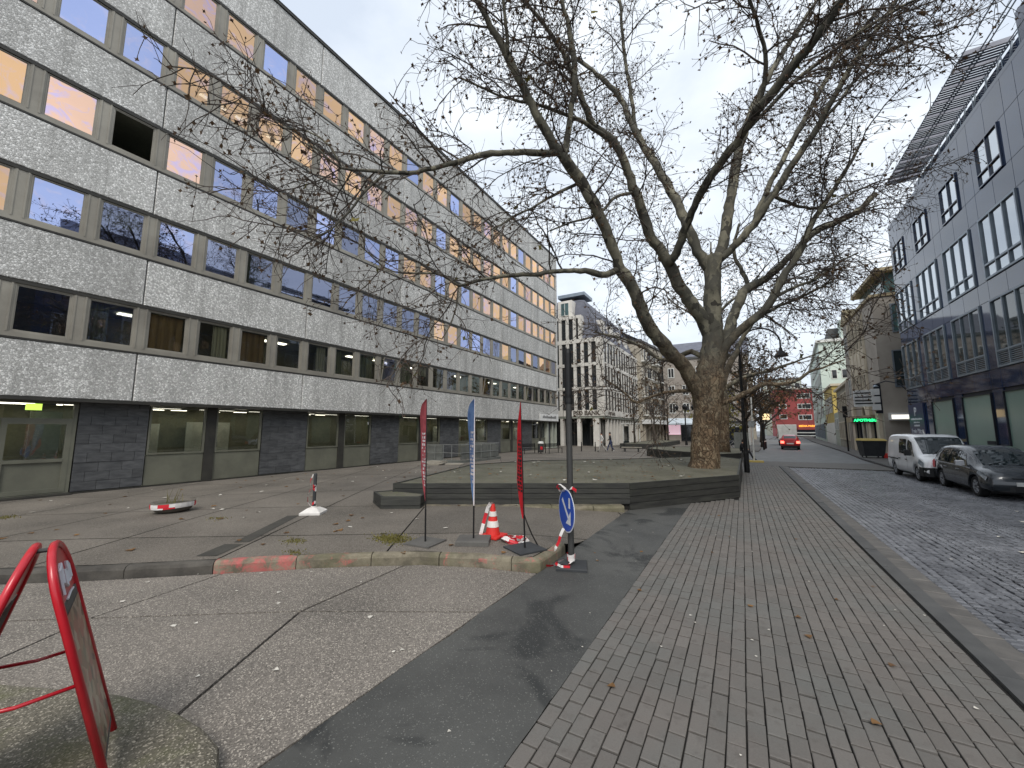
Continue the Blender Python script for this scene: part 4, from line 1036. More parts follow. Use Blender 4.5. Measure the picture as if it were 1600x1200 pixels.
leaf_mat('dry_leaf', srgb(74,56,42), srgb(98,78,56)); leaf_mat('olive_leaf', srgb(96,96,48), srgb(128,118,58)); leaf_mat('rust_leaf', srgb(104,78,54), srgb(140,104,62)); leaf_mat('dark_leaf', srgb(52,50,36), srgb(84,70,48)); leaf_mat('yellow_leaf', srgb(122,118,56), srgb(150,140,72))
LIMBS = {
    'trunk': [(-1.28,15.98,0.62,0.577),(-1.2,15.93,1.36,0.531),(-1.1,15.86,2.28,0.52),(-0.99,15.8,3.19,0.554),(-0.88,15.76,4.0,0.531),(-0.78,15.82,4.82,0.442),(-0.73,15.84,5.77,0.363),(-0.65,15.8,7.2,0.318),(-0.57,15.81,8.41,0.32)],
    'A': [(-1.17,15.71,3.08,0.346),(-1.47,15.2,3.85,0.319),(-1.8,14.7,4.43,0.292),(-2.16,14.07,4.88,0.274),(-2.52,13.43,5.52,0.258),(-2.82,12.77,6.52,0.241),(-3.11,12.15,7.29,0.225),(-3.35,11.4,8.34,0.208),(-3.57,10.72,9.03,0.201),(-3.79,10.17,9.5,0.196),(-3.99,9.79,9.76,0.184),(-4.39,9.09,10.62,0.152),(-4.67,8.47,11.42,0.13),(-4.89,7.91,12.03,0.11),(-5.11,7.47,12.61,0.091),(-5.32,7.05,13.09,0.073),(-5.45,6.43,13.66,0.047)],
    'A_up': [(-3.96,9.81,9.7,0.129),(-3.74,9.69,10.72,0.109),(-3.5,9.47,11.68,0.098),(-3.46,9.24,12.65,0.089),(-3.56,8.82,13.61,0.07),(-3.64,8.28,14.63,0.042)],
    'A_side': [(-4.76,8.01,11.86,0.068),(-4.69,7.74,12.41,0.058),(-4.61,7.47,13.01,0.049),(-4.61,7.14,13.74,0.032)],
    'horiz1': [(-4.09,9.71,9.88,0.119),(-4.65,9.07,9.69,0.107),(-5.42,8.19,9.4,0.095),(-6.05,7.43,8.9,0.083),(-6.51,6.87,8.49,0.072),(-6.85,6.35,8.23,0.062),(-7.13,5.86,8.08,0.053),(-7.58,5.27,7.94,0.037),(-7.71,4.82,8.14,0.028),(-7.88,4.48,8.2,0.021)],
    'horiz1b': [(-7.04,6.03,8.07,0.046),(-7.3,5.72,7.53,0.037),(-7.49,5.45,6.97,0.029),(-7.72,5.16,6.43,0.025),(-7.85,4.88,6.17,0.021)],
    'horiz1c': [(-7.58,5.27,7.94,0.029),(-7.61,4.97,8.31,0.029),(-7.84,4.58,8.49,0.021),(-8.12,4.19,8.4,0.017)],
    'horiz2': [(-3.15,12.15,7.11,0.143),(-3.49,11.87,6.89,0.132),(-3.91,11.27,6.89,0.109),(-4.4,10.65,6.77,0.092),(-4.95,10.01,6.57,0.08),(-5.54,9.34,6.4,0.069),(-6.1,8.7,6.16,0.058),(-6.42,8.2,5.89,0.048),(-6.52,7.89,6.0,0.043),(-6.71,7.54,6.06,0.038),(-7.08,7.11,6.0,0.033),(-7.35,6.72,5.95,0.028),(-7.59,6.32,6.18,0.024),(-7.75,5.95,6.48,0.019)],
    'horiz2b': [(-6.45,8.19,5.87,0.03),(-6.47,8.14,5.29,0.026),(-6.6,8.02,4.75,0.021),(-6.73,7.88,4.39,0.017)],
    'B': [(-0.82,15.85,5.3,0.304),(-0.99,15.67,5.88,0.293),(-1.25,15.33,6.43,0.279),(-1.69,14.85,7.25,0.254),(-1.97,14.46,8.01,0.241),(-2.32,14.05,8.65,0.216),(-2.54,13.72,9.34,0.203),(-2.75,13.35,10.29,0.191),(-2.99,12.98,11.12,0.178),(-3.25,12.5,11.85,0.165),(-3.75,11.92,12.25,0.141),(-3.96,11.35,12.96,0.116),(-4.17,10.9,13.72,0.104),(-4.46,10.29,14.35,0.081),(-4.81,9.78,14.91,0.07),(-5.28,9.09,15.41,0.049)],
    'B_left': [(-3.26,12.5,11.81,0.099),(-3.73,11.84,12.06,0.086),(-4.21,11.2,12.19,0.073),(-4.93,10.3,12.23,0.061),(-5.57,9.59,12.19,0.05),(-6.09,8.93,12.22,0.039),(-6.65,8.24,12.34,0.028)],
    'C': [(-1.9,14.41,7.88,0.193),(-1.62,14.18,8.13,0.178),(-1.24,13.74,8.76,0.161),(-0.99,13.38,9.07,0.156),(-0.59,12.85,9.47,0.149),(-0.08,12.3,9.78,0.14),(0.42,11.74,9.97,0.14),(0.81,11.13,10.14,0.14),(1.29,10.68,10.36,0.131),(1.77,10.34,10.65,0.124),(2.13,10.05,10.87,0.112),(2.4,9.83,11.07,0.101),(2.83,9.57,11.47,0.064)],
    'C_up': [(0.47,11.77,10.02,0.088),(0.87,11.57,10.6,0.077),(1.04,11.25,11.09,0.066),(1.05,10.97,11.48,0.065),(0.92,10.59,12.0,0.056),(0.78,10.22,12.42,0.047),(0.58,9.68,12.99,0.03)],
    'C_right': [(0.55,11.69,10.07,0.07),(1.02,11.79,10.51,0.069),(1.52,11.79,10.94,0.068),(2.13,11.85,11.34,0.062),(2.68,11.9,11.64,0.057),(3.35,12.0,12.03,0.048),(4.12,12.17,12.34,0.039),(4.85,12.34,12.51,0.023)],
    'D': [(-0.68,15.81,7.94,0.226),(-1.06,15.61,8.65,0.227),(-1.43,15.56,9.92,0.22),(-1.73,15.6,10.94,0.211),(-2.15,15.56,12.0,0.203),(-2.63,15.48,13.09,0.181),(-3.14,15.37,14.35,0.158),(-3.66,15.21,15.91,0.134),(-4.47,14.92,17.06,0.109),(-5.16,14.65,17.84,0.097),(-6.01,14.23,19.0,0.07)],
    'D_up': [(-3.08,15.41,14.27,0.105),(-3.12,15.1,15.57,0.092),(-3.24,14.73,16.91,0.085),(-3.25,14.43,18.23,0.078),(-3.24,14.16,19.4,0.064)],
    'E': [(-0.55,15.87,8.06,0.249),(-0.22,16.07,8.86,0.239),(-0.04,16.16,9.82,0.229),(0.14,16.24,10.83,0.218),(0.46,16.33,12.39,0.207),(0.66,16.46,13.14,0.184),(0.97,16.63,14.08,0.148),(1.42,16.86,15.15,0.137),(2.04,17.18,16.35,0.125),(2.77,17.55,17.57,0.113),(3.39,17.88,18.68,0.089),(4.15,18.25,20.05,0.064)],
    'F': [(-0.5,15.88,8.13,0.178),(-0.02,15.88,8.51,0.176),(0.77,15.88,9.33,0.16),(1.14,15.8,9.79,0.158),(1.45,15.68,10.23,0.156),(2.23,15.53,11.28,0.141),(2.72,15.38,11.91,0.127),(3.16,15.07,12.62,0.113),(3.55,14.87,13.22,0.1),(4.07,14.74,13.86,0.088),(4.69,14.64,14.7,0.076),(5.11,14.45,15.29,0.046)],
    'G': [(0.83,15.9,9.45,0.115),(1.13,16.07,10.3,0.115),(1.94,16.55,11.98,0.111),(2.66,17.0,13.44,0.107),(3.31,17.44,14.72,0.096),(3.92,17.85,16.03,0.091),(4.81,18.43,17.27,0.087),(5.73,19.03,18.51,0.075)],
    'G2': [(2.72,15.38,11.91,0.063),(3.35,15.53,12.67,0.063),(3.91,15.64,13.41,0.057),(4.6,15.73,13.94,0.051),(5.43,15.94,14.22,0.04),(6.12,16.11,14.22,0.03),(6.46,16.07,14.25,0.02)],
    'H': [(-0.63,15.97,4.36,0.279),(-0.43,16.12,4.95,0.258),(-0.23,16.37,5.7,0.237),(0.13,16.91,6.72,0.22),(0.48,17.46,7.52,0.213),(1.09,18.34,8.01,0.181),(1.7,19.06,8.71,0.172),(2.44,19.84,9.61,0.163),(3.12,20.47,10.43,0.152),(3.91,21.09,10.94,0.154),(4.54,21.64,11.33,0.149),(5.18,22.06,11.86,0.142),(5.74,22.41,12.49,0.136)],
    'H_up': [(0.54,17.5,7.57,0.113),(0.37,17.54,8.22,0.101),(0.18,17.58,8.81,0.09),(0.17,17.71,9.55,0.078),(0.38,17.95,10.42,0.053)],
    'I': [(-0.69,15.98,4.01,0.221),(-0.36,15.71,4.87,0.193),(0.21,15.6,5.52,0.178),(0.8,15.65,5.97,0.165),(1.17,15.67,6.52,0.163),(1.52,15.67,7.2,0.151),(1.98,15.73,7.84,0.129),(2.27,15.68,8.6,0.107),(2.82,15.76,9.5,0.095),(3.19,15.79,10.06,0.084),(3.57,15.81,10.66,0.062),(3.94,15.81,11.37,0.041)],
    'J': [(-0.75,15.99,2.87,0.139),(-0.43,15.92,3.02,0.125),(0.11,15.85,3.24,0.111),(0.46,15.8,3.44,0.099),(0.78,15.74,3.55,0.087),(1.28,15.68,3.49,0.074),(1.72,15.68,3.65,0.062),(1.95,15.67,3.85,0.052),(2.31,15.63,3.98,0.041),(2.9,15.71,4.19,0.025)],
    'K': [(-1.32,15.68,3.52,0.105),(-1.65,15.38,3.42,0.092),(-2.22,14.83,3.33,0.074),(-2.71,14.34,3.16,0.062),(-3.16,13.99,2.97,0.056),(-3.37,13.72,3.19,0.044),(-3.61,13.42,3.46,0.038),(-4.01,12.92,3.76,0.027)],
    'Lr': [(-0.62,16.21,3.44,0.164),(-0.39,16.71,4.2,0.144),(-0.09,17.26,4.87,0.124),(0.21,17.81,5.58,0.101),(0.71,18.45,6.44,0.091),(1.57,19.32,7.09,0.08),(2.7,20.36,7.75,0.068),(3.76,21.35,8.44,0.049)],
    'M': [(-1.08,16.02,4.64,0.142),(-1.51,16.19,4.96,0.122),(-2.14,16.54,4.82,0.101),(-2.79,16.85,4.93,0.092),(-3.57,17.01,5.58,0.082),(-4.65,17.0,6.13,0.057),(-5.56,17.13,6.42,0.044)],
    'N': [(1.26,15.73,6.52,0.076),(1.82,16.23,6.88,0.066),(2.54,16.83,7.28,0.056),(3.3,17.42,7.92,0.046),(3.97,17.98,8.35,0.035)],
    'O': [(1.22,15.88,10.41,0.08),(2.07,16.65,10.07,0.069),(3.11,17.48,10.07,0.059),(4.11,18.2,10.77,0.047),(4.91,18.84,11.25,0.036)],
    'P': [(-3.8,10.54,9.37,0.067),(-4.24,10.1,8.97,0.057),(-4.71,9.55,8.42,0.046),(-5.22,8.98,7.9,0.036),(-5.55,8.51,7.39,0.026)],
    'Q': [(-2.81,13.32,10.29,0.079),(-3.31,12.62,9.83,0.065),(-3.7,12.03,9.08,0.053),(-4.21,11.32,8.65,0.041),(-4.78,10.6,8.15,0.03)],
}

def resample(pts, step, rng, wig):
    P = [Vector(p[:3]) for p in pts]; rr = [p[3] for p in pts]; out = []
    n = len(P)
    for i in range(n-1):
        p0, p1, p2, p3 = P[max(i-1,0)], P[i], P[i+1], P[min(i+2,n-1)]
        k = max(1, int(round((p2-p1).length/step)))
        for j in range(k):
            t = j/k; q = .5*((2*p1)+(p2-p0)*t+(2*p0-5*p1+4*p2-p3)*t*t+(3*p1-p0-3*p2+p3)*t**3)
            out.append((q, rr[i]*(1-t)+rr[i+1]*t))
    out.append((P[-1], rr[-1]))
    if wig: out = [(q+Vector((rng.uniform(-1,1), rng.uniform(-1,1), rng.uniform(-1,1)))*min(wig, r*.22) if 0 < i < len(out)-1 else q, r*rng.uniform(.95,1.06)) for i, (q, r) in enumerate(out)]
    return out
def rvec(rng):
    while 1:
        v = Vector((rng.uniform(-1,1), rng.uniform(-1,1), rng.uniform(-1,1)))
        if .05 < v.length < 1: return v.normalized()
def wander(start, d, length, r0, r1, step, rng, bend, droop):
    pts = [start]; rs = [r0]; n = max(2, int(length/step)); d = d.normalized(); step = length/n
    for i in range(n):
        d = (d+rvec(rng)*bend+Vector((0,0,droop))).normalized(); pts.append(pts[-1]+d*step); rs.append(r0+(r1-r0)*(i+1)/n)
    return pts, rs
def star_leaf(mb, p, size, rng):
    """small curled lobed leaf: folded fan of five lobes"""
    n = rvec(rng); u = n.orthogonal().normalized(); v = n.cross(u); a0 = rng.uniform(0,6.28); ring = []
    for k in range(8):
        a = a0+k*math.pi*2/8; rr = size*((.56 if k % 2 else .32) if k else .2); ring.append(p+(u*math.cos(a)+v*math.sin(a))*rr+n*size*rng.uniform(-.14,.14))
    b = len(mb.v); mb.v += [tuple(q) for q in ring]; mb.v.append(tuple(p+n*size*.12))
    for k in range(8): mb.f.append((b+k, b+(k+1)%8, b+8)); mb.mi.append(mb.cur)
def foliate(paths, rng, tw, lv, axis, d1=.42, l1=(1.0,3.0), d2=.21, l2=(.45,1.05), n3=(2,5), l3=(.16,.42), leaf=.5, lsize=(.10,.17), start=.22, droop=-.03, tmin=.0075, green=None):
    cnt = 0
    def put_leaf(p):
        star_leaf(lv, p, rng.uniform(*lsize), rng)
    for path in paths:
        n = len(path)
        acc = 0; nxt = rng.uniform(0,d1)
        for i in range(1, n):
            q, r = path[i]; q0, r0 = path[i-1]; seg = (q-q0).length; acc += seg
            if i/n < start or acc < nxt: continue
            acc = 0; nxt = d1*rng.uniform(.6,1.4)
            tan = (q-q0).normalized(); rv = rvec(rng); perp = (rv-tan*rv.dot(tan)).normalized()
            out = Vector((q.x-axis[0], q.y-axis[1], 0)); out = out.normalized() if out.length > .1 else Vector((0,0,1))
            d = tan*rng.uniform(.2,.9)+perp*.9+out*.25+Vector((0,0,.12)); ln = rng.uniform(*l1)*(1.15 if i/n > .6 else .85)
            rad = max(.014, min(.5*r, rng.uniform(.016,.034)))
            b1, br = wander(q, d, ln, rad, .011, .28, rng, .26, droop); tw.tube(b1, br, 4, cap=False)
            s = .2
            tot = ln; done = 0
            while s < tot:
                k = min(len(b1)-2, int(s/tot*(len(b1)-1))); fr = s/tot*(len(b1)-1)-k; p = b1[k].lerp(b1[k+1], fr); t1 = (b1[k+1]-b1[k]).normalized()
                rv = rvec(rng); perp = (rv-t1*rv.dot(t1)).normalized(); ln2 = rng.uniform(*l2)
                b2, br2 = wander(p, t1*rng.uniform(.3,.9)+perp*.8, ln2, .011, tmin, .2, rng, .3, droop*1.5); tw.tube(b2, br2, 3, cap=False)
                for _ in range(rng.randint(*n3)):
                    k2 = rng.randrange(1, len(b2)); p3 = b2[k2]; b3, br3 = wander(p3, rvec(rng)*.8+(b2[k2]-b2[k2-1]).normalized()*.7, rng.uniform(*l3), tmin, tmin*.8, .2, rng, .3, droop*2); tw.tube(b3, br3, 3, cap=False)
                    if rng.random() < leaf: put_leaf(b3[-1])
                if rng.random() < leaf: put_leaf(b2[-1])
                s += d2*rng.uniform(.6,1.4); cnt += 1
    return cnt
rt = random.Random(21)
PT = thing('plane_tree', 'huge old plane tree with mottled trunk and bare spreading limbs rising from the timber planter', 'tree', (-1.28,15.98,.6))
off = Vector((-1.28,15.98,.6))
paths = []; tk = None
for k, L_ in LIMBS.items():
    path = resample(L_, .22, rt, .03); path = [(q-off, r if k == 'trunk' else r*.80) for q, r in path]
    mb = MB()
    if k == 'trunk':
        # flared foot and lumpy girth
        pts = [Vector((-.02,0,-.12)), Vector((-.01,0,.05))]+[q for q, r in path[1:]]; rs = [.58,.52]+[r*.88 for q, r in path[1:]]
        mb.tube(pts, rs, 28)
        for i in range(len(mb.v)):
            v = Vector(mb.v[i]); ax = Vector((.08*v.z/4,-.04*v.z/4,v.z)); a = math.atan2(v.y,v.x); f = 1+.06*math.sin(a*5+v.z*.7)*math.exp(-v.z*.8)+.05*mnoise.noise(v*1.5)+.04*mnoise.noise(v*4.5); mb.v[i] = (ax.x+(v.x-ax.x)*f, ax.y+(v.y-ax.y)*f, v.z)
        tk = mb.build('trunk', 'plane_bark', PT, smooth=True)
    else:
        mb.tube([q for q, r in path], [max(.016, r) for q, r in path], 10 if path[0][1] > .09 else 7)
        for i in range(len(mb.v)):
            v = Vector(mb.v[i]); mb.v[i] = tuple(v+Vector((mnoise.noise(v*2.1), mnoise.noise(v*2.1+Vector((9,0,0))), mnoise.noise(v*2.1+Vector((0,9,0)))))*.03)
        mb.build('branch', 'plane_bark', PT, smooth=True); paths.append(path)
tw, lv = MB(), MB()
foliate(paths, rt, tw, lv, (0,0), d1=.29, d2=.155, leaf=.58, l1=(1.0,3.3), lsize=(.05,.115), n3=(2,5), tmin=.0055, droop=-.045)
tw.build('twigs', 'twig_bark', PT, kind='stuff'); lv.build('leaves', 'dry_leaf', PT, kind='stuff')
ol = MB()
for i in range(26):
    pth = rt.choice(paths); q, r = rt.choice(pth[len(pth)//3:]); star_leaf(ol, q+rvec(rt)*rt.uniform(.3,1.5), rt.uniform(.16,.26), rt)
ol.build('green_leaves', 'olive_leaf', PT, kind='stuff')

def grow_tree(name, label, loc, h, r0, clear, nl, spread, seed, bark='dark_bark', leafm='dry_leaf', leaf=.4, rise=.55, d1=.6, l1=(.8,2.2), d2=.3, lsize=(.12,.2), tmin=.012, up=.3, n3=(1,4)):
    rng = random.Random(seed); T = thing(name, label, 'tree', loc, group=None); mb = MB()
    top = h*rng.uniform(.8,.9); n = 14; pts = []; rs = []
    x = y = 0
    for i in range(n+1):
        z = top*i/n; pts.append(Vector((x,y,z-.1 if i == 0 else z))); rs.append(r0*(1.25 if i == 0 else 1)*(1-.9*(i/n)**1.1)+.015); x += rng.uniform(-.05,.05)*h/10; y += rng.uniform(-.05,.05)*h/10
    mb.tube(pts, rs, 10); mb.build('trunk', bark, T, smooth=True)
    paths = [[(pts[i], rs[i]) for i in range(n//3, n+1)]]
    for k in range(nl):
        f = clear+(1-clear)*(k+.3)/nl*.95; i = min(n-1, int(f*n)); p = pts[i].lerp(pts[i+1], f*n-i); a = k*2.4+rng.uniform(-.4,.4)
        ln = spread*(1.15-.75*(f-clear)/(1-clear))*rng.uniform(.8,1.15); d = Vector((math.cos(a), math.sin(a), rise+up*rng.random()))
        b, br = wander(p, d, ln, max(.03, rs[i]*.55), .02, .4, rng, .14, .03); m = MB(); m.tube(b, br, 6); m.build('branch', bark, T, smooth=True); paths.append(list(zip(b, br)))
    tw, lv = MB(), MB(); foliate(paths, rng, tw, lv, (0,0), d1=d1, l1=l1, d2=d2, l2=(.4,.9), n3=n3, leaf=leaf, lsize=lsize, start=.1, tmin=tmin)
    tw.build('twigs', 'twig_bark' if bark == 'plane_bark' else bark, T, kind='stuff')
    if lv.f: lv.build('crown', leafm, T, kind='stuff')
    return T
grow_tree('plane_tree', 'second plane tree partly hidden behind the big trunk, in the farther planter', (-1.15,29.5,.3), 17, .34, .28, 10, 7.0, 5, bark='plane_bark', leaf=.35, d1=.6, l1=(1.0,2.6), d2=.32, tmin=.012)
grow_tree('hornbeam_tree', 'dense dark brown-leaved tree beside the street lamp', (.2,42,0), 11.5, .24, .2, 22, 3.9, 6, leafm='dark_leaf', leaf=.55, d1=.42, l1=(.7,1.7), d2=.26, lsize=(.16,.28), rise=.5)
grow_tree('rusty_tree', 'rust-brown leaved tree reaching over the street behind the lamp', (2.0,56,0), 11, .22, .25, 18, 4.6, 8, leafm='rust_leaf', leaf=.65, d1=.5, d2=.3, lsize=(.18,.32), rise=.45)
grow_tree('yellowing_tree', 'small yellow-green tree behind the grey cabinet', (-2.2,47,0), 6.6, .14, .2, 14, 2.5, 9, leafm='yellow_leaf', leaf=.8, d1=.36, l1=(.5,1.2), d2=.24, lsize=(.18,.3))
grow_tree('street_tree', 'bare thin street tree nearest the bank corner', (-10.6,46,.2), 8.6, .11, .35, 12, 2.3, 31, leafm='rust_leaf', leaf=.35, d1=.42, l1=(.5,1.3), d2=.28, tmin=.014)
grow_tree('street_tree', 'bare thin street tree in the middle of the row by the bank', (-9.6,52,.2), 9.5, .12, .32, 13, 2.6, 32, leafm='rust_leaf', leaf=.35, d1=.42, l1=(.5,1.4), d2=.28, tmin=.015)
grow_tree('street_tree', 'bare thin street tree farthest along the row, before the taupe house', (-9.2,60,.2), 10, .12, .3, 13, 2.8, 33, leafm='dry_leaf', leaf=.35, d1=.45, l1=(.6,1.4), d2=.3, tmin=.017)
grow_tree('street_tree', 'bare twiggy tree just left of the white garage', (-4.2,64,0), 12, .2, .25, 16, 4.2, 34, leafm='rust_leaf', leaf=.4, d1=.5, d2=.32, tmin=.018)
grow_tree('street_tree', 'brownish tree far down the left pavement behind the red car', (2.6,78,0), 10, .2, .25, 16, 4.0, 35, leafm='rust_leaf', leaf=.6, d1=.55, d2=.34, lsize=(.22,.36), tmin=.02)
# ================================================================ street furniture and things on the square
def plank_mat():
    t = NT('plank')
    col = t.mix(t.mask(t.noise(2.2, 7, .6, vec=t.pos((.6,.6,6))), .4, .62), srgb(56,56,52), srgb(38,38,36)); col = t.vary(col, t.rnd(), .82, 1.18)
    col = t.mix(t.math('MULTIPLY', t.mask(t.noise(1.2, 5), .5, .7), .45), col, srgb(58,60,50))
    g = t.noise(9, 6, .7, vec=t.pos((.5,.5,7))); t.pbr(t.vary(col, g, .8, 1.2), .7, g, .35, .008)
plank_mat()
def moss_ground():
    t = NT('moss_ground')
    col = t.mix(t.mask(t.noise(1.1, 7, .65), .4, .62), srgb(104,101,88), srgb(84,82,70)); col = t.mix(t.mask(t.noise(6, 6, .7), .5, .68), col, srgb(88,90,66))
    g = t.noise(60, 5, .75); t.pbr(t.vary(col, g, .7, 1.3), .95, g, .8, .02)
moss_ground()
def timber_planter(name, label, poly, h, rows=4, z0=lambda i: 0.0, fill='moss_ground'):
    cx = sum(p[0] for p in poly)/len(poly); cy = sum(p[1] for p in poly)/len(poly)
    T = thing(name, label, 'planter', (cx,cy,0)); n = len(poly); rp = random.Random(len(poly)*7)
    q = [(x-cx, y-cy) for x, y in poly]
    inn = []
    for i in range(n):
        p0, p1, p2 = Vector(q[i-1]), Vector(q[i]), Vector(q[(i+1)%n]); e1 = (p1-p0).normalized(); e2 = (p2-p1).normalized()
        m = Vector((-e1.y,e1.x))+Vector((-e2.y,e2.x)); m = m/max(.4, m.dot(Vector((-e1.y,e1.x)))); inn.append(tuple(p1+m*.055))
    MB().prism(inn, -.05, h-.03).build('bed', 'joint', T)
    # slightly humped planted surface
    m = MB(); c = Vector((0,0)); k = 5
    R_ = [[(x*f, y*f, h-.028+.06*(1-f)+.02*mnoise.noise(Vector((x*f,y*f,3)))) for x, y in inn] for f in (1,.85,.6,.35,.12)]
    for a in range(4):
        for i in range(n): j = (i+1)%n; m.face([R_[a][i],R_[a][j],R_[a+1][j],R_[a+1][i]])
    m.face(R_[4]); m.build('planting', fill, T)
    for i in range(n):
        a, b = Vector(q[i]), Vector(q[(i+1)%n]); zb = z0(i); ph = (h-zb)/rows; d = (b-a); L_ = d.length; d.normalize(); nr = Vector((-d.y,d.x)); cuts = max(1, round(L_/3.2))
        for r_ in range(rows):
            za, zt = zb+ph*r_+.006, zb+ph*(r_+1)-.006
            for c_ in range(cuts):
                s0, s1 = L_*c_/cuts+.003, L_*(c_+1)/cuts-.003; j = rp.uniform(-.004,.006)
                A_, B_ = a+d*s0-nr*j, a+d*s1-nr*j; C_, D_ = B_+nr*.05, A_+nr*.05
                MB().prism([tuple(A_),tuple(B_),tuple(C_),tuple(D_)], za, zt, .004).build('plank', 'plank', T)
    return T
P1 = [(-7.7,7.27),(-2.55,10.3),(-.17,13.9),(-.12,21.8),(-1.3,23.6),(-5.1,18.6),(-8.2,15.9),(-9.3,12.8)]
timber_planter('timber_planter', 'large angular dark timber planter around the big plane tree', P1, .67, 4, lambda i: .15 if i == 0 else .0)
T = timber_planter('timber_step', 'low dark timber step at the left end of the big planter', [(-8.32,7.2),(-7.5,6.72),(-6.7,7.2),(-6.95,7.62),(-7.72,7.24),(-7.95,7.75)], .44, 2)
T = timber_planter('timber_planter', 'farther dark timber planter carrying the second plane tree', [(-6.6,32.4),(-4.5,29.4),(-1.2,26.6),(-.15,28.2),(-.05,36),(-3,38),(-6.6,36)], .6, 3)
hp = timber_planter('hedge_planter', 'low planter with clipped ground cover under the thin trees by the bank', [(-11.8,44),(-8.2,44),(-7.9,62),(-11.4,62)], .55, 2)
# crumbling kerb under the planter front
uk = struct(link('planter_kerb', None))
kerb_run([(-6.9,7.45),(-5.2,8.35),(-3.9,9.15),(-2.6,9.95)], .35, .15, lambda i: 0, lambda i: 'kerb_moss', uk, length=1.0)

# ---------------------------------------------------------------- feather flags
def flag_mat(name, c, c2):
    t = NT(name); col = t.mix(t.mask(t.noise(5, 4), .45, .6), c, c2); p = t.n('ShaderNodeBsdfPrincipled'); t.l(col, p.inputs['Base Color']); p.inputs['Roughness'].default_value = .7
    tl = t.n('ShaderNodeBsdfTranslucent'); t.l(col, tl.inputs['Color']); m = t.n('ShaderNodeMixShader'); m.inputs[0].default_value = .25; t.l(p.outputs[0], m.inputs[1]); t.l(tl.outputs[0], m.inputs[2]); t.l(m.outputs[0], t.out.inputs[0])
flag_mat('flag_rose', srgb(176,78,86), srgb(150,62,70)); flag_mat('flag_blue', srgb(98,128,172), srgb(78,108,156)); flag_mat('flag_red', srgb(214,30,44), srgb(196,24,38))
simple('flag_white', srgb(222,214,214), None, 2, .8, 0, 20, fine=.03); simple('flag_black', srgb(34,28,30), None, 2, .8, 0, 20)
simple('black_metal', srgb(34,34,35), srgb(26,26,27), 3, .45, .05, 40, metal=.3); simple('plate_grey', srgb(96,94,90), srgb(82,80,77), 3, .8, .2, 40); simple('plate_dark', srgb(58,60,62), srgb(46,48,50), 3, .7, .2, 40)
def feather(label, loc, top, z0, ang, wmax, mat, ink, base, taper, lean, seed):
    F = thing('feather_flag', label, 'flag', loc, group='feather flags on the raised kerb'); rf = random.Random(seed); e = Vector((math.cos(ang), math.sin(ang), 0)); nrm = Vector((-e.y, e.x, 0))
    def pole(z): return Vector((lean[0]*z, lean[1]*z, z))
    H_ = top-loc[2]; zz = z0-loc[2]
    MB().tube([pole(.02), pole(zz+.05)], .014, 8).build('pole_base', 'black_metal', F); MB().tube([pole(zz+.02)]+[pole(zz+(H_-zz)*i/8) for i in range(1,9)], [.010]*6+[.008,.006,.004], 6).build('pole', ink if taper == 2 else 'black_metal', F)
    def width(t):
        if taper == 1: return wmax*(min(1, .18+t/.38) if t < .45 else max(0, (1-t)/.55)**.8)
        return wmax*(math.sin(min(1,t/.82)*math.pi/2)**1.1)*(1 if t < .82 else math.sqrt(max(0, 1-((t-.82)/.18)**2)))
    m = MB(); n, k = 26, 5; grid = []
    for i in range(n+1):
        t = i/n; p = pole(zz+(H_-zz)*t); row = []
        for j in range(k+1): u = j/k; row.append(p+e*(width(t)*u)+nrm*(.014*math.sin(t*9+u*4+seed)*u))
        grid.append(row)
    for i in range(n):
        for j in range(k): m.face([grid[i][j], grid[i][j+1], grid[i+1][j+1], grid[i+1][j]])
    cl = m.build('banner', mat, F, smooth=True)
    # lettering running up the banner, both faces
    m = MB(); t = .22
    while t < (.70 if taper != 1 else .66):
        dt = rf.uniform(.018,.030); wd = width(t)
        for s in (-1,1):
            for st in range(2):
                ua, ub = (.18+.36*st, .18+.36*st+rf.uniform(.16,.3)) if ink == 'flag_black' else (.15+.3*st, .15+.3*st+rf.uniform(.05,.3))
                def P(tt, u): return pole(zz+(H_-zz)*tt)+e*(width(tt)*u)+nrm*(.014*math.sin(tt*9+u*4+seed)*u+s*.0035)
                q = [P(t,ua),P(t,ub),P(t+dt*.85,ub+rf.uniform(-.08,.08)),P(t+dt*.85,ua+rf.uniform(-.08,.08))]; m.face(q if s > 0 else q[::-1])
        t += dt*1.35
    m.build('lettering', ink, cl)
    b = base; m = MB()
    if b == 'paver': m.prism([(-.27,-.22),(.27,-.22),(.27,.22),(-.27,.22)], 0, .075, .012)
    else: m.prism([(-.25,-.25),(.25,-.25),(.25,.25),(-.25,.25)], 0, .022)
    o = m.build('base_plate', 'plate_grey' if b != 'dark' else 'plate_dark', F); o.rotation_euler = (0,0,R(28) if b == 'paver' else R(62) if b == 'dark' else R(5))
    return F
# each banner trails away from the lens, nearly edge on
feather('rose red feather flag with pale script, leftmost of the three', (-4.64,5.13,zp(-4.64,5.13)+.002), 2.53, .64, R(147), .46, 'flag_rose', 'flag_white', 'thin', 0, (-.012,-.008), 1)
feather('blue feather flag with white pole on a concrete paving slab', (-3.95,5.53,zp(-3.95,5.53)+.002), 2.54, .70, R(141), .44, 'flag_blue', 'flag_white', 'paver', 2, (-.002,-.002), 2)
feather('bright red pointed feather flag with black lettering nearest the blue sign', (-3.05,5.65,zp(-3.05,5.65)+.002), 2.46, .60, R(134), .42, 'flag_red', 'flag_black', 'dark', 1, (-.022,-.014), 3)
for o in COL.objects:
    if o.name.startswith('pole') and o.parent and 'blue feather' in o.parent.get('label', '') and not o.name.startswith('pole_base'): o.data.materials[0] = MATS['flag_white']

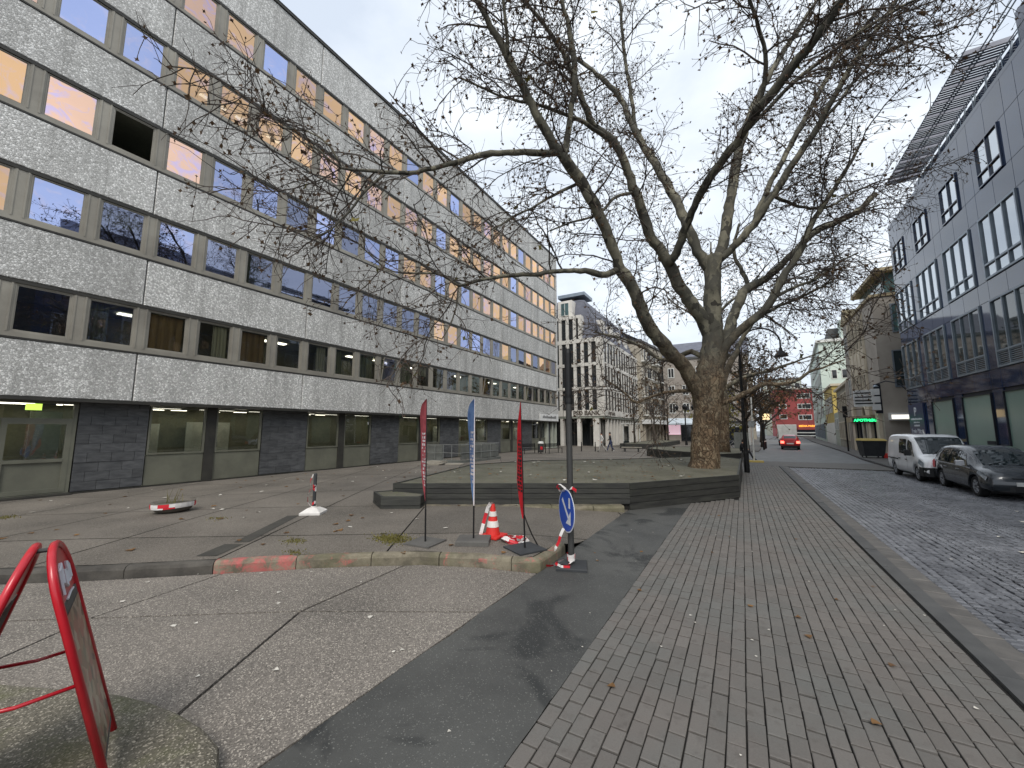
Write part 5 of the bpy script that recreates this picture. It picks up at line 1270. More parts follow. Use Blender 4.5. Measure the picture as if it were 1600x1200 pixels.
# ---------------------------------------------------------------- traffic cone, tape, arrow sign on post
simple('cone_red', srgb(214,52,44), srgb(196,44,38), 4, .55, .05, 40, fine=.08); simple('cone_white', srgb(222,218,212), srgb(200,196,190), 4, .6, .05, 40, fine=.06)
simple('tape_red', srgb(206,36,48), None, 3, .5, 0, 20, fine=.04); simple('tape_white', srgb(228,224,220), None, 3, .5, 0, 20, fine=.04)
zc = zp(-3.89,6.02)+.002
CN = thing('traffic_cone', 'red and white striped traffic cone behind the flags', 'cone', (-3.89,6.02,zc))
def rad(z): return .135-.098*z/.52
MB().prism([(-.19,-.19),(.19,-.19),(.19,.19),(-.19,.19)], 0, .035, .01).build('foot', 'cone_red', CN)
cz = [.035,.17,.27,.35,.43,.55]
for i in range(5):
    a, b = cz[i], cz[i+1]; MB().lathe([(rad(a)+(.006 if i % 2 else 0),a),(rad(b)+(.006 if i % 2 else 0),b)], sides=20).build('stripe' if i % 2 else 'body', 'cone_white' if i % 2 else 'cone_red', CN, smooth=False)
def ribbon(mb_r, mb_w, pts, w, seg=.18, up=(0,0,1), twist=0.0, seed=0):
    """striped tape along a path: alternate red and white lengths"""
    P = [Vector(p) for p in pts]; d = [0]
    for i in range(1, len(P)): d.append(d[-1]+(P[i]-P[i-1]).length)
    n = max(2, int(d[-1]/.03)); prev = None
    def at(s):
        for i in range(1, len(P)):
            if s <= d[i] or i == len(P)-1: return P[i-1].lerp(P[i], (s-d[i-1])/max(1e-6, d[i]-d[i-1]))
    for i in range(n+1):
        s = d[-1]*i/n; p = at(s); q = at(min(d[-1], s+.02)); t = (q-p); t = t.normalized() if t.length > 1e-6 else Vector((1,0,0))
        u = Vector(up); u = Matrix.Rotation(twist*s*6+seed, 3, t) @ u; sd_ = t.cross(u); sd_ = sd_.normalized()*w/2 if sd_.length > 1e-4 else Vector((w/2,0,0))
        if prev: (mb_r if int(s/seg) % 2 else mb_w).face([prev[0], prev[1], p+sd_, p-sd_])
        prev = (p-sd_, p+sd_)
def tape(name, label, paths, loc, w=.07, seg=.2, group='red and white barrier tape', rings=()):
    Tp = thing(name, label, 'tape', loc, group=group); a, b = MB(), MB()
    for (rr, z0, z1, tilt) in rings:
        n = 24
        for i in range(n):
            a0, a1 = 2*math.pi*i/n, 2*math.pi*(i+1)/n; q = [(rr*math.cos(t), rr*math.sin(t), z+tilt*math.sin(t*2+z0*9)) for t, z in ((a0,z0),(a1,z0),(a1,z1),(a0,z1))]
            (a if int(i*2*math.pi*rr/n/seg) % 2 else b).face(q)
    for i, (pts, up, tw_) in enumerate(paths): ribbon(a, b, pts, w, seg, up, tw_, i*.7)
    a.build('red_stripe', 'tape_red', Tp, kind='stuff'); b.build('white_stripe', 'tape_white', Tp, kind='stuff'); return Tp
rg = random.Random(5)
# tape hanging down the cone and heaped beside it
tape('barrier_tape', 'barrier tape looped over the traffic cone', [([(-.03,-.03,.57),(-.07,-.05,.5),(-.12,-.08,.3),(-.17,-.12,.05),(-.19,-.13,.01)],(0,.6,.8),0), ([(.02,-.02,.57),(-.02,-.06,.56),(-.06,-.06,.5)],(0,0,1),1)], (-3.89,6.02,zc), w=.06)
heap = []
for i in range(5):
    a = rg.uniform(0,6.28); pts = []
    for k in range(8): aa = a+k*.75; r_ = .07+.11*rg.random(); pts.append((math.cos(aa)*r_*1.5, math.sin(aa)*r_, .012+.06*rg.random()))
    heap.append((pts, (rg.uniform(-.4,.4),rg.uniform(-.4,.4),1), .6))
tape('barrier_tape', 'crumpled heap of barrier tape on the ground between cone and red flag', heap, (-3.42,5.95,zp(-3.42,5.95)), w=.045)
# post with round blue sign
simple('post_grey', srgb(66,66,65), srgb(54,54,53), 2, .6, .1, 40, metal=.2); simple('sign_blue', srgb(22,82,182), srgb(18,72,168), 2, .4, 0, 20, fine=.03)
SP = thing('sign_post', 'dark grey post with round blue arrow sign standing on a square base plate', 'sign', (-2.3,5.7,-.004))
MB().lathe([(.046,0),(.046,2.5)], sides=14).build('post', 'post_grey', SP, smooth=False)
MB().lathe([(.05,2.5),(.056,2.55),(.056,3.2),(.045,3.27)], sides=14).build('post_head', 'black_metal', SP)
MB().lathe([(.064,2.42),(.064,2.5)], sides=14).build('collar', 'black_metal', SP)
bpz = MB().prism([(-.22,-.22),(.22,-.22),(.22,.22),(-.22,.22)], 0, .05, .012).build('base_plate', 'plate_dark', SP); bpz.rotation_euler = (0,0,R(20)); bpz.location = (.02,-.02,0)
view = math.atan2(5.7,-2.3); ang_n = view+math.pi-R(68)         # face turned well away from the lens
SD = link('sign_disc', None, SP, (0,0,.81)); SD.rotation_euler = (R(90),0,ang_n+R(90)); SD.empty_display_size = .1
bpy.data.objects.remove(SD)
def disc(name, r, z0, z1, mat, parent, sides=36):
    m = MB().lathe([(r,z0),(r,z1)], sides=sides); 
    M_ = Matrix.Rotation(ang_n, 4, 'Z') @ Matrix.Rotation(R(90), 4, 'Y') ; m.v = [tuple((M_ @ Vector(v))+Vector((0,0,.81))) for v in m.v]; return m.build(name, mat, parent)
sdx = disc('sign_disc', .315, .06, .066, 'sign_white', SP); disc('sign_face', .298, .0665, .0685, 'sign_blue', sdx)
m = MB(); M_ = Matrix.Rotation(ang_n, 4, 'Z') @ Matrix(((0,0,1,0),(1,0,0,0),(0,1,0,0),(0,0,0,1)))
def arrow(pts): m.face([tuple((M_ @ Vector((x,y,.0705)))+Vector((0,0,.81))) for x, y in pts])
arrow([(-.175,.135),(-.135,.175),(.125,-.09),(.09,-.13)]); arrow([(.175,.02),(.175,-.185),(-.02,-.185),(.045,-.125),(.09,-.105),(.11,-.06)])
arrow([(.10,.20),(.165,.20),(.165,.05),(.10,.05)])
m.build('arrow', 'sign_white', sdx)
for z in (.7,.95): MB().lathe([(.058,z),(.058,z+.04)], sides=12).build('clamp', 'post_grey', SP)
wraps = []
pass
wraps += [([(.05,-.03,.12),(.0,-.12,.06),(-.1,-.15,.062),(-.25,-.2,.03),(-.38,-.2,.012)], (0,0,1), .4), ([(-.1,-.05,.1),(-.2,-.15,.062),(-.05,-.25,.062),(.06,-.2,.064)], (0,0,1), .3)]
tape('barrier_tape', 'barrier tape wound round the foot of the arrow sign post', wraps, (-2.3,5.7,-.004), w=.04, seg=.12, rings=((.058,.09,.13,.01),(.06,.12,.165,.012),(.062,.15,.19,.01)))
tape('barrier_tape', 'barrier tape tied at the top of the blue arrow sign and trailing down', [([(-.09,-.06,.55),(-.13,-.09,.45),(-.15,-.1,.36),(-.21,-.13,.24)], (.3,1,0), .1), ([(-.05,0,1.12),(.06,-.06,1.15),(.1,0,1.1)], (0,0,1), .4), ([(-.06,-.02,1.12),(-.15,-.06,1.2),(-.2,-.05,1.14)], (0,1,.2), .6), ([(-.05,-.04,1.1),(-.13,-.08,1.08),(-.17,-.09,1.17)], (0,1,.2), .6)], (-2.3,5.7,-.004), w=.05, seg=.14)
# short post on white foot
zb_ = zp(-8.39,5.61)+.002
BP = thing('short_post', 'short dark post on a white concrete foot, wrapped in barrier tape', 'post', (-8.39,5.61,zb_))
m = MB(); m.add([(-.22,-.22,0),(.22,-.22,0),(.22,.22,0),(-.22,.22,0),(-.22,-.22,.045),(.22,-.22,.045),(.22,.22,.045),(-.22,.22,.045),(-.10,-.10,.13),(.10,-.10,.13),(.10,.10,.13),(-.10,.10,.13)],
      [(0,3,2,1),(0,1,5,4),(1,2,6,5),(2,3,7,6),(3,0,4,7),(4,5,9,8),(5,6,10,9),(6,7,11,10),(7,4,8,11),(8,9,10,11)]); f_ = m.build('foot', 'cone_white', BP); f_.rotation_euler = (0,0,R(35))
MB().lathe([(.065,.13),(.06,.16)], sides=12).build('collar', 'cone_white', BP)
MB().lathe([(.035,.12),(.035,.86),(.025,.88)], sides=12).build('post', 'plate_dark', BP)
w_ = [([(-.04,-.03,.86),(-.09,-.06,.7),(-.06,-.05,.55),(-.12,-.08,.42),(-.11,-.08,.25),(-.04,-.04,.15)], (.3,1,0), .15), ([(.04,-.02,.6),(.08,-.05,.64),(.06,-.06,.56)], (.2,1,.3), .4)]
tape('barrier_tape', 'barrier tape knotted round the short post on the white foot', w_, (-8.39,5.61,zb_), w=.055, seg=.11, rings=((.039,.5,.56,.02),(.041,.56,.61,.03),(.039,.2,.26,.02)))
# flower bowl
simple('bowl_concrete', srgb(104,98,90), srgb(88,83,76), 3, .85, .3, 40); zb_ = zp(-11.61,4.21)+.002
FB = thing('flower_bowl', 'shallow concrete flower bowl ringed with barrier tape on the square', 'planter', (-11.61,4.21,zb_))
MB().lathe([(.22,0),(.33,.05),(.39,.14),(.41,.24),(.38,.245),(.35,.19),(.02,.19)], sides=28).build('bowl', 'bowl_concrete', FB, smooth=True)
MB().lathe([(.35,.19),(.1,.215),(.02,.22)], sides=20).build('soil', 'soil', FB)
m = MB(); rq = random.Random(2)
for i in range(14):
    a = rq.uniform(0,6.28); r_ = .2*rq.random(); h = rq.uniform(.08,.42); b, br = wander(Vector((r_*math.cos(a), r_*math.sin(a), .2)), Vector((rq.uniform(-.3,.3), rq.uniform(-.3,.3), 1)), h, .006, .002, .08, rq, .12, -.01); m.tube(b, br, 3, cap=False)
m.build('stems', 'olive_leaf', FB, kind='stuff')
tape('barrier_tape', 'barrier tape stretched round the rim of the flower bowl', [], (-11.61,4.21,zb_), w=.06, seg=.24, rings=((.418,.15,.225,.012),(.412,.12,.18,.014)))

# ---------------------------------------------------------------- red A-board on the near platform
simple('red_tube', srgb(192,28,42), srgb(172,22,36), 5, .28, .04, 30, fine=.06, spec=.6)
def poster_mat():
    t = NT('poster'); v = t.n('ShaderNodeTexVoronoi'); v.inputs['Scale'].default_value = 16; t.l(t.pos(), v.inputs['Vector'])
    sp = t.n('ShaderNodeSeparateColor'); t.l(v.outputs['Color'], sp.inputs[0])
    col = t.ramp(sp.outputs[0], [(0, srgb(44,38,32)), (.3, srgb(130,104,74)), (.55, srgb(168,160,140)), (.75, srgb(142,70,56)), (1, srgb(92,98,76))]); t.pbr(t.vary(col, t.noise(30, 4), .7, 1.2), .3)
poster_mat()
wv = Vector((-.955,.295,0)); nv = Vector((.295,.955,0)); ctr = Vector((-3.29,1.01,.12)); apex = ctr-nv*.36+Vector((0,0,1.24))
AB = thing('a_board', 'red tubular steel A-board menu stand on the near platform', 'a-board', tuple(ctr-nv*.36))
o0 = Vector(ctr-nv*.36)
def side_frame(sg_):
    ft = ctr if sg_ > 0 else ctr-nv*.72; hw_ = .27; up = (apex+nv*.035*sg_-ft); pts = [ft-wv*hw_]
    def at(u, v): return ft+up*v+wv*u
    pts = [at(-hw_,0.0), at(-hw_,.80)]+[at(-hw_*math.cos(R(a)), .80+.20*math.sin(R(a))) for a in range(15,180,15)]+[at(hw_,.80), at(hw_,0)]
    fr_ = MB().tube([p-o0 for p in pts], .019, 12).build('frame', 'red_tube', AB, smooth=True)
    nn = up.cross(wv).normalized()
    if nn.dot(nv)*sg_ < 0: nn = -nn
    def q(u, v, o=0): return tuple(at(u, v)+nn*o-o0)
    m = MB(); 
    m.add([q(-hw_,.06,-.006),q(hw_,.06,-.006),q(hw_,.76,-.006),q(-hw_,.76,-.006),q(-hw_,.06,.006),q(hw_,.06,.006),q(hw_,.76,.006),q(-hw_,.76,.006)], [(0,3,2,1),(4,5,6,7),(0,1,5,4),(1,2,6,5),(2,3,7,6),(3,0,4,7)]); pnl = m.build('panel', 'plate_grey', AB)
    m = MB(); m.face([q(-hw_+.03,.09,.009),q(hw_-.03,.09,.009),q(hw_-.03,.72,.009),q(-hw_+.03,.72,.009)]); m.build('poster', 'poster', pnl)
    m = MB(); hd = [q(-hw_*math.cos(R(a)), .77+.21*math.sin(R(a)), .004) for a in range(0,181,15)]; m.face(hd); hb = [q(-hw_*math.cos(R(a)), .77+.21*math.sin(R(a)), -.004) for a in range(0,181,15)]; m.face(hb[::-1]); hdr = m.build('header', 'red_tube', AB)
    m = MB(); sc = [(-.15,.80),(-.13,.90),(-.06,.92),(-.09,.84),(-.02,.81),(.0,.88),(.05,.87),(.03,.82),(.09,.82),(.1,.9),(.14,.88),(.13,.82)]; m.tube([q(u, v, .010) for u, v in sc], .009, 5); m.tube([q(u, v-.03, .010) for u, v in ((-.1,.8),(.02,.805),(.12,.8))], .006, 5); m.build('script', 'sign_white', hdr)
    return at
a1 = side_frame(1); a2 = side_frame(-1)
for u in (-.27,.27): MB().tube([a1(u,.45)-o0, (a1(u,.45)+a2(u,.45))/2-o0+Vector((0,0,-.02)), a2(u,.45)-o0], .010, 8).build('spreader', 'red_tube', AB, smooth=True)
MB().tube([apex-wv*.05-nv*.04-o0+Vector((0,0,-.015)), apex-wv*.05+nv*.04-o0+Vector((0,0,-.015))], .012, 8).build('hinge', 'post_grey', AB)

# ---------------------------------------------------------------- swan-neck street lamp
SLp = thing('street_lamp', 'dark swan-neck street lamp with bell shade at the pavement edge', 'street lamp', (.08,22.15,0))
MB().lathe([(.12,0),(.12,.9),(.09,1.0),(.075,3.2),(.065,3.25),(.06,5.5)], sides=14).build('post', 'black_metal', SLp)
pts = [(0,0,5.4),(.02,0,5.9)]+[(.86-.86*math.cos(R(a)), 0, 6.05+.85*math.sin(R(a))) for a in range(10,171,16)]+[(1.70,0,6.15),(1.70,0,5.85)]
MB().tube(pts, .038, 8).build('arm', 'black_metal', SLp, smooth=True)
MB().lathe([(.06,.42),(.08,.28),(.16,.2),(.28,.03),(.30,0),(.26,.01)], (1.70,0,5.45), 20).build('lamp_shade', 'black_metal', SLp, smooth=True)
MB().lathe([(.02,-.06),(.14,-.03),(.2,.02)], (1.70,0,5.47), 14).build('diffuser', 'plate_grey', SLp)
MB().box(-.11,.11,-.1,.1,.35,.75).build('hatch', 'black_metal', SLp)
# three-armed old lamp near the shop
OL = thing('old_lamp', 'old lamp post with a cluster of black lanterns before the taupe house', 'street lamp', (-6.6,58,0))
MB().lathe([(.18,0),(.1,.8),(.07,5.0)], sides=10).build('post', 'black_metal', OL); m = MB()
for a in (0,90,180,270): m.tube([(0,0,4.7),(.5*math.cos(R(a)),.5*math.sin(R(a)),4.5),(1.0*math.cos(R(a)),1.0*math.sin(R(a)),4.7)], .04, 6)
m.build('arm', 'black_metal', OL)
for a in (0,90,180,270): MB().lathe([(.14,0),(.24,.4),(.28,.42),(.05,.7)], (1.0*math.cos(R(a)),1.0*math.sin(R(a)),4.7), 10).build('lantern', 'black_metal', OL)

# ---------------------------------------------------------------- light well, slabs, benches, bin on the square
simple('well_concrete', srgb(108,110,106), srgb(90,92,88), 1.5, .8, .2, 20); simple('rail_steel', srgb(150,152,150), srgb(130,132,130), 2, .4, 0, 20, metal=.5)
LW = thing('light_well', 'railed light well with concrete sides beside the office block', 'stairwell', (-16.2,21.5,0))
for (x0,x1,y0,y1) in ((-1.5,1.4,-2.2,-2.0),(-1.5,1.4,2.2,2.4),(1.2,1.4,-2.0,2.2)): MB().box(x0,x1,y0,y1,-.05,.16).build('kerb', 'well_concrete', LW)
MB().box(-1.45,-.3,-1.95,-1.8,.16,1.05).build('side_panel', 'well_concrete', LW); MB().box(-1.45,1.15,2.05,2.15,.16,1.05).build('side_panel', 'well_concrete', LW)
m = MB()
for (a, b) in (((1.3,-2.1),(1.3,2.3)),((-1.4,-2.1),(1.3,-2.1)),((-1.4,2.3),(1.3,2.3))):
    for z in (.6,1.1): m.tube([(a[0],a[1],z),(b[0],b[1],z)], .02, 6)
    for k in range(5): q = Vector(a).lerp(Vector(b), k/4); m.tube([(q.x,q.y,.1),(q.x,q.y,1.1)], .018, 6)
m.build('railing', 'rail_steel', LW)
for k in range(6): MB().box(1.27,1.29,-2.0+k*.72,-2.0+k*.72+.66,.2,1.0).build('infill_panel', 'well_concrete', LW)
simple('slab_pale', srgb(152,146,134), srgb(130,124,114), 2, .85, .2, 30)
SS = thing('slab_stack', 'low stack of loose concrete slabs on the ground before the light well', 'slabs', (-15.6,17.8,0))
for i, (x, y, z, a) in enumerate(((0,0,0,.2),(-.7,.5,0,.05),(.1,.05,.065,.35),(-.5,.9,.065,.1),(.9,.8,0,.5),(-.2,.4,.13,.15))):
    o = MB().prism([(-.5,-.35),(.5,-.35),(.5,.35),(-.5,.35)], 0, .06, .008).build('slab', 'slab_pale', SS, loc=(x,y,z)); o.rotation_euler = (0,0,a)
def bench(label, loc, rz, L_=1.8):
    B_ = thing('metal_bench', label, 'bench', loc, rz, group='metal benches by the office block')
    for k in range(5): MB().box(-L_/2,L_/2,-.24+k*.1,-.17+k*.1,.43,.46).build('seat_slat', 'black_metal', B_)
    for k in range(3): MB().box(-L_/2,L_/2,.27,.30,.56+k*.1,.63+k*.1).build('back_slat', 'black_metal', B_)
    for s in (-1,1):
        for y in (-.2,.24): MB().bar((s*(L_/2-.1),y,0),(s*(L_/2-.1),y,.43 if y < 0 else .86),.04,.04).build('leg', 'black_metal', B_)
    return B_
bench('dark metal bench left of the litter bin', (-15.9,30.4,0), R(70)); bench('dark metal bench right of the litter bin', (-14.35,32.0,0), R(70))
LB = thing('litter_bin', 'litter bin with white hood and red notice between two benches', 'bin', (-15.1,30.9,0))
MB().lathe([(.22,.12),(.25,.2),(.26,.78),(.2,.8)], sides=14).build('body', 'post_grey', LB); MB().lathe([(.02,0),(.04,.12)], sides=8).build('foot', 'black_metal', LB); MB().lathe([(.27,.86),(.24,.98),(.1,1.04)], sides=14).build('hood', 'white_paint', LB)
for a in (0,120,240): MB().bar((.22*math.cos(R(a)),.22*math.sin(R(a)),.78),(.22*math.cos(R(a)),.22*math.sin(R(a)),.88),.03,.03).build('hood_post', 'post_grey', LB)
o = MB().box(.255,.268,-.1,.1,.35,.6).build('notice', 'tape_red', LB); o.rotation_euler = (0,0,R(-50))
for i, (x, y, lb) in enumerate(((-13.3,36.0,'leftmost'),(-12.15,36.6,'second from left'),(-11.0,38.2,'third from left'),(-10.2,39.6,'rightmost'))):
    b_ = thing('bollard', 'thin dark bollard before the bank, '+lb+' of four', 'bollard', (x,y,-.002), group='bollards before the bank'); MB().lathe([(.05,0),(.05,.85),(.03,.9)], sides=10).build('shaft', 'black_metal', b_); MB().lathe([(.055,.72),(.055,.76)], sides=10).build('band', 'rail_steel', b_)
BS = thing('backless_bench', 'pale backless bench on the square right of the walkers', 'bench', (-9.0,37.6,0), R(8)); MB().prism([(-.9,-.22),(.9,-.22),(.9,.22),(-.9,.22)], .36, .44, .01).build('seat', 'slab_pale', BS)
for x in (-.6,.6): MB().box(x-.06,x+.06,-.18,.18,0,.36).build('leg', 'post_grey', BS)
# glass shelter by the bank side
GS = thing('shelter_frame', 'slim white framed shelter beside the bank colonnade', 'shelter', (-11.9,50,0))
for x in (-.7,.7):
    for y in (-1.2,1.2): MB().box(x-.06,x+.06,y-.06,y+.06,0,2.7).build('post', 'white_paint', GS)
MB().box(-.9,.9,-1.4,1.4,2.7,2.85).build('roof', 'white_paint', GS); MB().box(-.68,-.66,-1.1,1.1,.2,2.5).build('back_pane', 'office_glass', GS)
# cabinet, bins, poles further down the street
CAB = thing('grey_cabinet', 'grey utility cabinet with a yellow pole, right of the big trunk', 'cabinet', (-.15,41.0,.04)); MB().prism([(-.55,-.3),(.55,-.3),(.55,.3),(-.55,.3)], 0, 1.75, .03).build('body', 'well_concrete', CAB); MB().box(-.01,.01,-.305,-.3,.1,1.65).build('door_gap', 'joint', CAB)
MB().tube([(.25,.45,0),(.25,.45,5.6)], .05, 8).build('pole', 'yellow_render', CAB)
WP = thing('temporary_pole', 'white sign pole in a yellow foot plate beside the seated person', 'pole', (.55,29.6,-.012)); MB().prism([(-.5,-.25),(.5,-.25),(.5,.25),(-.5,.25)], 0, .10, .02).build('foot_plate', 'yellow_render', WP); MB().tube([(-.02,0,.08),(.05,0,4.1)], .045, 8).build('pole', 'white_paint', WP); MB().box(-.2,.16,-.06,.06,2.2,2.6).build('clip_board', 'rail_steel', WP)
emis('lit_amber', (1.0,.75,.4), .6); emis('lit_red', (1.0,.10,.05), 4.0)
def signal(label, loc, h, group=None):
    S_ = thing('traffic_light', label, 'traffic light', loc); MB().lathe([(.07,0),(.06,h)], sides=10).build('pole', 'black_metal', S_); hd_ = MB().prism([(-.16,-.14),(.16,-.14),(.16,.14),(-.16,.14)], h-.2, h+.85, .02).build('head', 'black_metal', S_)
    for k in range(3): o = MB().lathe([(.10,0),(.11,.12)], sides=12).build('hood', 'black_metal', hd_, loc=(0,-.13,h+.05+k*.29)); o.rotation_euler = (R(90),0,0)
    return S_
signal('traffic light on the right pavement before the low grey building', (8.35,47.4,.07), 3.3); signal('traffic light left of the red car under the trees', (2.15,54,.04), 3.4)
SG = thing('lit_sign_pole', 'dark pole carrying a small lit shop sign left of the red car', 'sign', (1.75,47.0,.04)); MB().lathe([(.08,0),(.07,4.6)], sides=10).build('pole', 'black_metal', SG); MB().box(.06,.66,-.06,.06,3.0,3.6).build('lit_panel', 'lit_amber', SG)
for i, y in enumerate((47.6,48.6,49.6,50.6)):
    b_ = thing('pavement_bollard', ('nearest','second nearest','second farthest','farthest')[i]+' bollard left of the red car', 'bollard', (1.75+i*.12,y,.04), group='bollards along the left kerb'); MB().lathe([(.06,0),(.06,.95),(.03,1.0)], sides=8).build('shaft', 'black_metal', b_); MB().lathe([(.065,.75),(.065,.85)], sides=8).build('band', 'cone_white', b_)
WC = thing('wheeled_container', 'dark four-wheeled waste container with yellow lid on the right pavement', 'bin', (7.85,37.3,.07), R(8))
m = MB(); m.add([(-.55,-.42,.12),(.55,-.42,.12),(.55,.42,.12),(-.55,.42,.12),(-.66,-.52,1.18),(.68,-.52,1.18),(.68,.52,1.18),(-.68,.52,1.18)], [(0,3,2,1),(4,5,6,7),(0,1,5,4),(1,2,6,5),(2,3,7,6),(3,0,4,7)]); m.build('body', 'plate_dark', WC)
m = MB(); m.add([(-.72,-.56,1.19),(.72,-.56,1.19),(.72,.56,1.19),(-.72,.56,1.19),(-.66,-.3,1.32),(.66,-.3,1.32),(.66,.4,1.34),(-.66,.4,1.34)], [(0,3,2,1),(4,5,6,7),(0,1,5,4),(1,2,6,5),(2,3,7,6),(3,0,4,7)]); m.build('lid', 'yellow_render', WC)
for x in (-.45,.45):
    for y in (-.33,.33): o = MB().lathe([(.07,-.025),(.07,.025)], sides=10).build('wheel', 'black_metal', WC, loc=(x,y,.07)); o.rotation_euler = (0,R(90),0)
o = MB().prism([(-.5,-.25),(.5,-.25),(.5,.25),(-.5,.25)], 0, .32, .02).build('road_block', 'cone_red', None, loc=(8.9,37.2,.07)); tag(o, 'low red and white road barrier foot right of the waste container', 'barrier')
# bicycles by the second tree
def bicycle(label, loc, rz):
    B_ = thing('bicycle', label, 'bicycle', loc, rz, group='bicycles parked behind the second tree')
    for x in (-.52,.52):
        w_ = MB().tube([(x+.34*math.cos(R(a)),0,.34+.34*math.sin(R(a))) for a in range(0,361,20)], .022, 5, cap=False).build('wheel', 'black_metal', B_); m = MB()
        for a in range(0,180,30): m.tube([(x-.33*math.cos(R(a)),0,.34-.33*math.sin(R(a))),(x+.33*math.cos(R(a)),0,.34+.33*math.sin(R(a)))], .004, 3)
        m.build('spokes', 'rail_steel', w_)
    m = MB()
    for a, b in (((-.52,0,.34),(-.08,0,.3)),((-.08,0,.3),(-.2,0,.8)),((-.2,0,.75),(.36,0,.8)),((-.08,0,.3),(.38,0,.7)),((-.52,0,.34),(-.18,0,.72)),((.52,0,.34),(.36,0,.9))): m.tube([a,b], .02, 6)
    m.build('frame', 'rail_steel', B_); MB().tube([(.3,-.28,1.0),(.36,0,.95),(.3,.28,1.0)], .014, 6).build('handlebar', 'black_metal', B_); MB().prism([(-.32,-.07),(-.06,-.03),(-.06,.03),(-.32,.07)], .82, .88, .015).build('saddle', 'black_metal', B_)
for i, (x, y, r_) in enumerate(((-2.6,50.5,20),(-1.9,50.9,35),(-1.3,51.2,25))): bicycle('parked bicycle behind the second tree, '+('leftmost','middle','rightmost')[i]+' of three', (x,y,.0 if x < -1.2 else .04), R(r_))
# ================================================================ vehicles
def paint(name, c, rough=.25, metal=.0):
    t = NT(name); p = t.n('ShaderNodeBsdfPrincipled'); t.l(t.vary(t.mix(t.mask(t.noise(2, 4), .4, .7), c, tuple(v*.9 for v in c)), t.noise(200, 2), .97, 1.03), p.inputs['Base Color'])
    p.inputs['Roughness'].default_value = rough; p.inputs['Metallic'].default_value = metal; p.inputs['Coat Weight'].default_value = .7; p.inputs['Coat Roughness'].default_value = .06; t.l(p.outputs[0], t.out.inputs[0])
paint('van_white', srgb(244,245,246)); paint('car_dark', srgb(50,55,60), .22, .25); paint('car_red', srgb(176,40,44), .3, .2)
opaque_glass('car_glass', srgb(44,52,54), .02, 1.0); simple('rubber', srgb(30,30,31), srgb(22,22,23), 6, .85, .1, 60); simple('rim_silver', srgb(176,178,182), srgb(150,152,156), 4, .35, 0, 20, metal=.25); simple('trim_black', srgb(26,27,29), None, 3, .5, .05, 40); simple('lens_clear', srgb(168,176,184), srgb(110,120,128), 14, .12, 0, 20, spec=.8); simple('plate_white', srgb(220,220,216), None, 3, .5, 0, 20, fine=.02)
emis('tail_lit', (1.0,.12,.08), 3.0)
def fix_normals(me):
    b = bmesh.new(); b.from_mesh(me); bmesh.ops.remove_doubles(b, verts=b.verts, dist=1e-5); bmesh.ops.recalc_face_normals(b, faces=b.faces); b.to_mesh(me); b.free()
def interp(tab, x):
    n = len(tab)
    if x <= tab[0][0]: return list(tab[0][1:])
    if x >= tab[-1][0]: return list(tab[-1][1:])
    for i in range(n-1):
        if tab[i][0] <= x <= tab[i+1][0]:
            t = (x-tab[i][0])/(tab[i+1][0]-tab[i][0]); p0, p1, p2, p3 = tab[max(i-1,0)], tab[i], tab[i+1], tab[min(i+2,n-1)]; out = []
            for k in range(1, len(p1)):
                h = p2[0]-p1[0]; m1 = (p2[k]-p0[k])/max(1e-6, p2[0]-p0[0])*h; m2 = (p3[k]-p1[k])/max(1e-6, p3[0]-p1[0])*h
                d = p2[k]-p1[k]
                if d == 0: m1 = m2 = 0
                else:
                    m1 = max(0, min(3, m1/d))*d; m2 = max(0, min(3, m2/d))*d
                out.append((2*t**3-3*t*t+1)*p1[k]+(t**3-2*t*t+t)*m1+(-2*t**3+3*t*t)*p2[k]+(t**3-t*t)*m2)
            return out
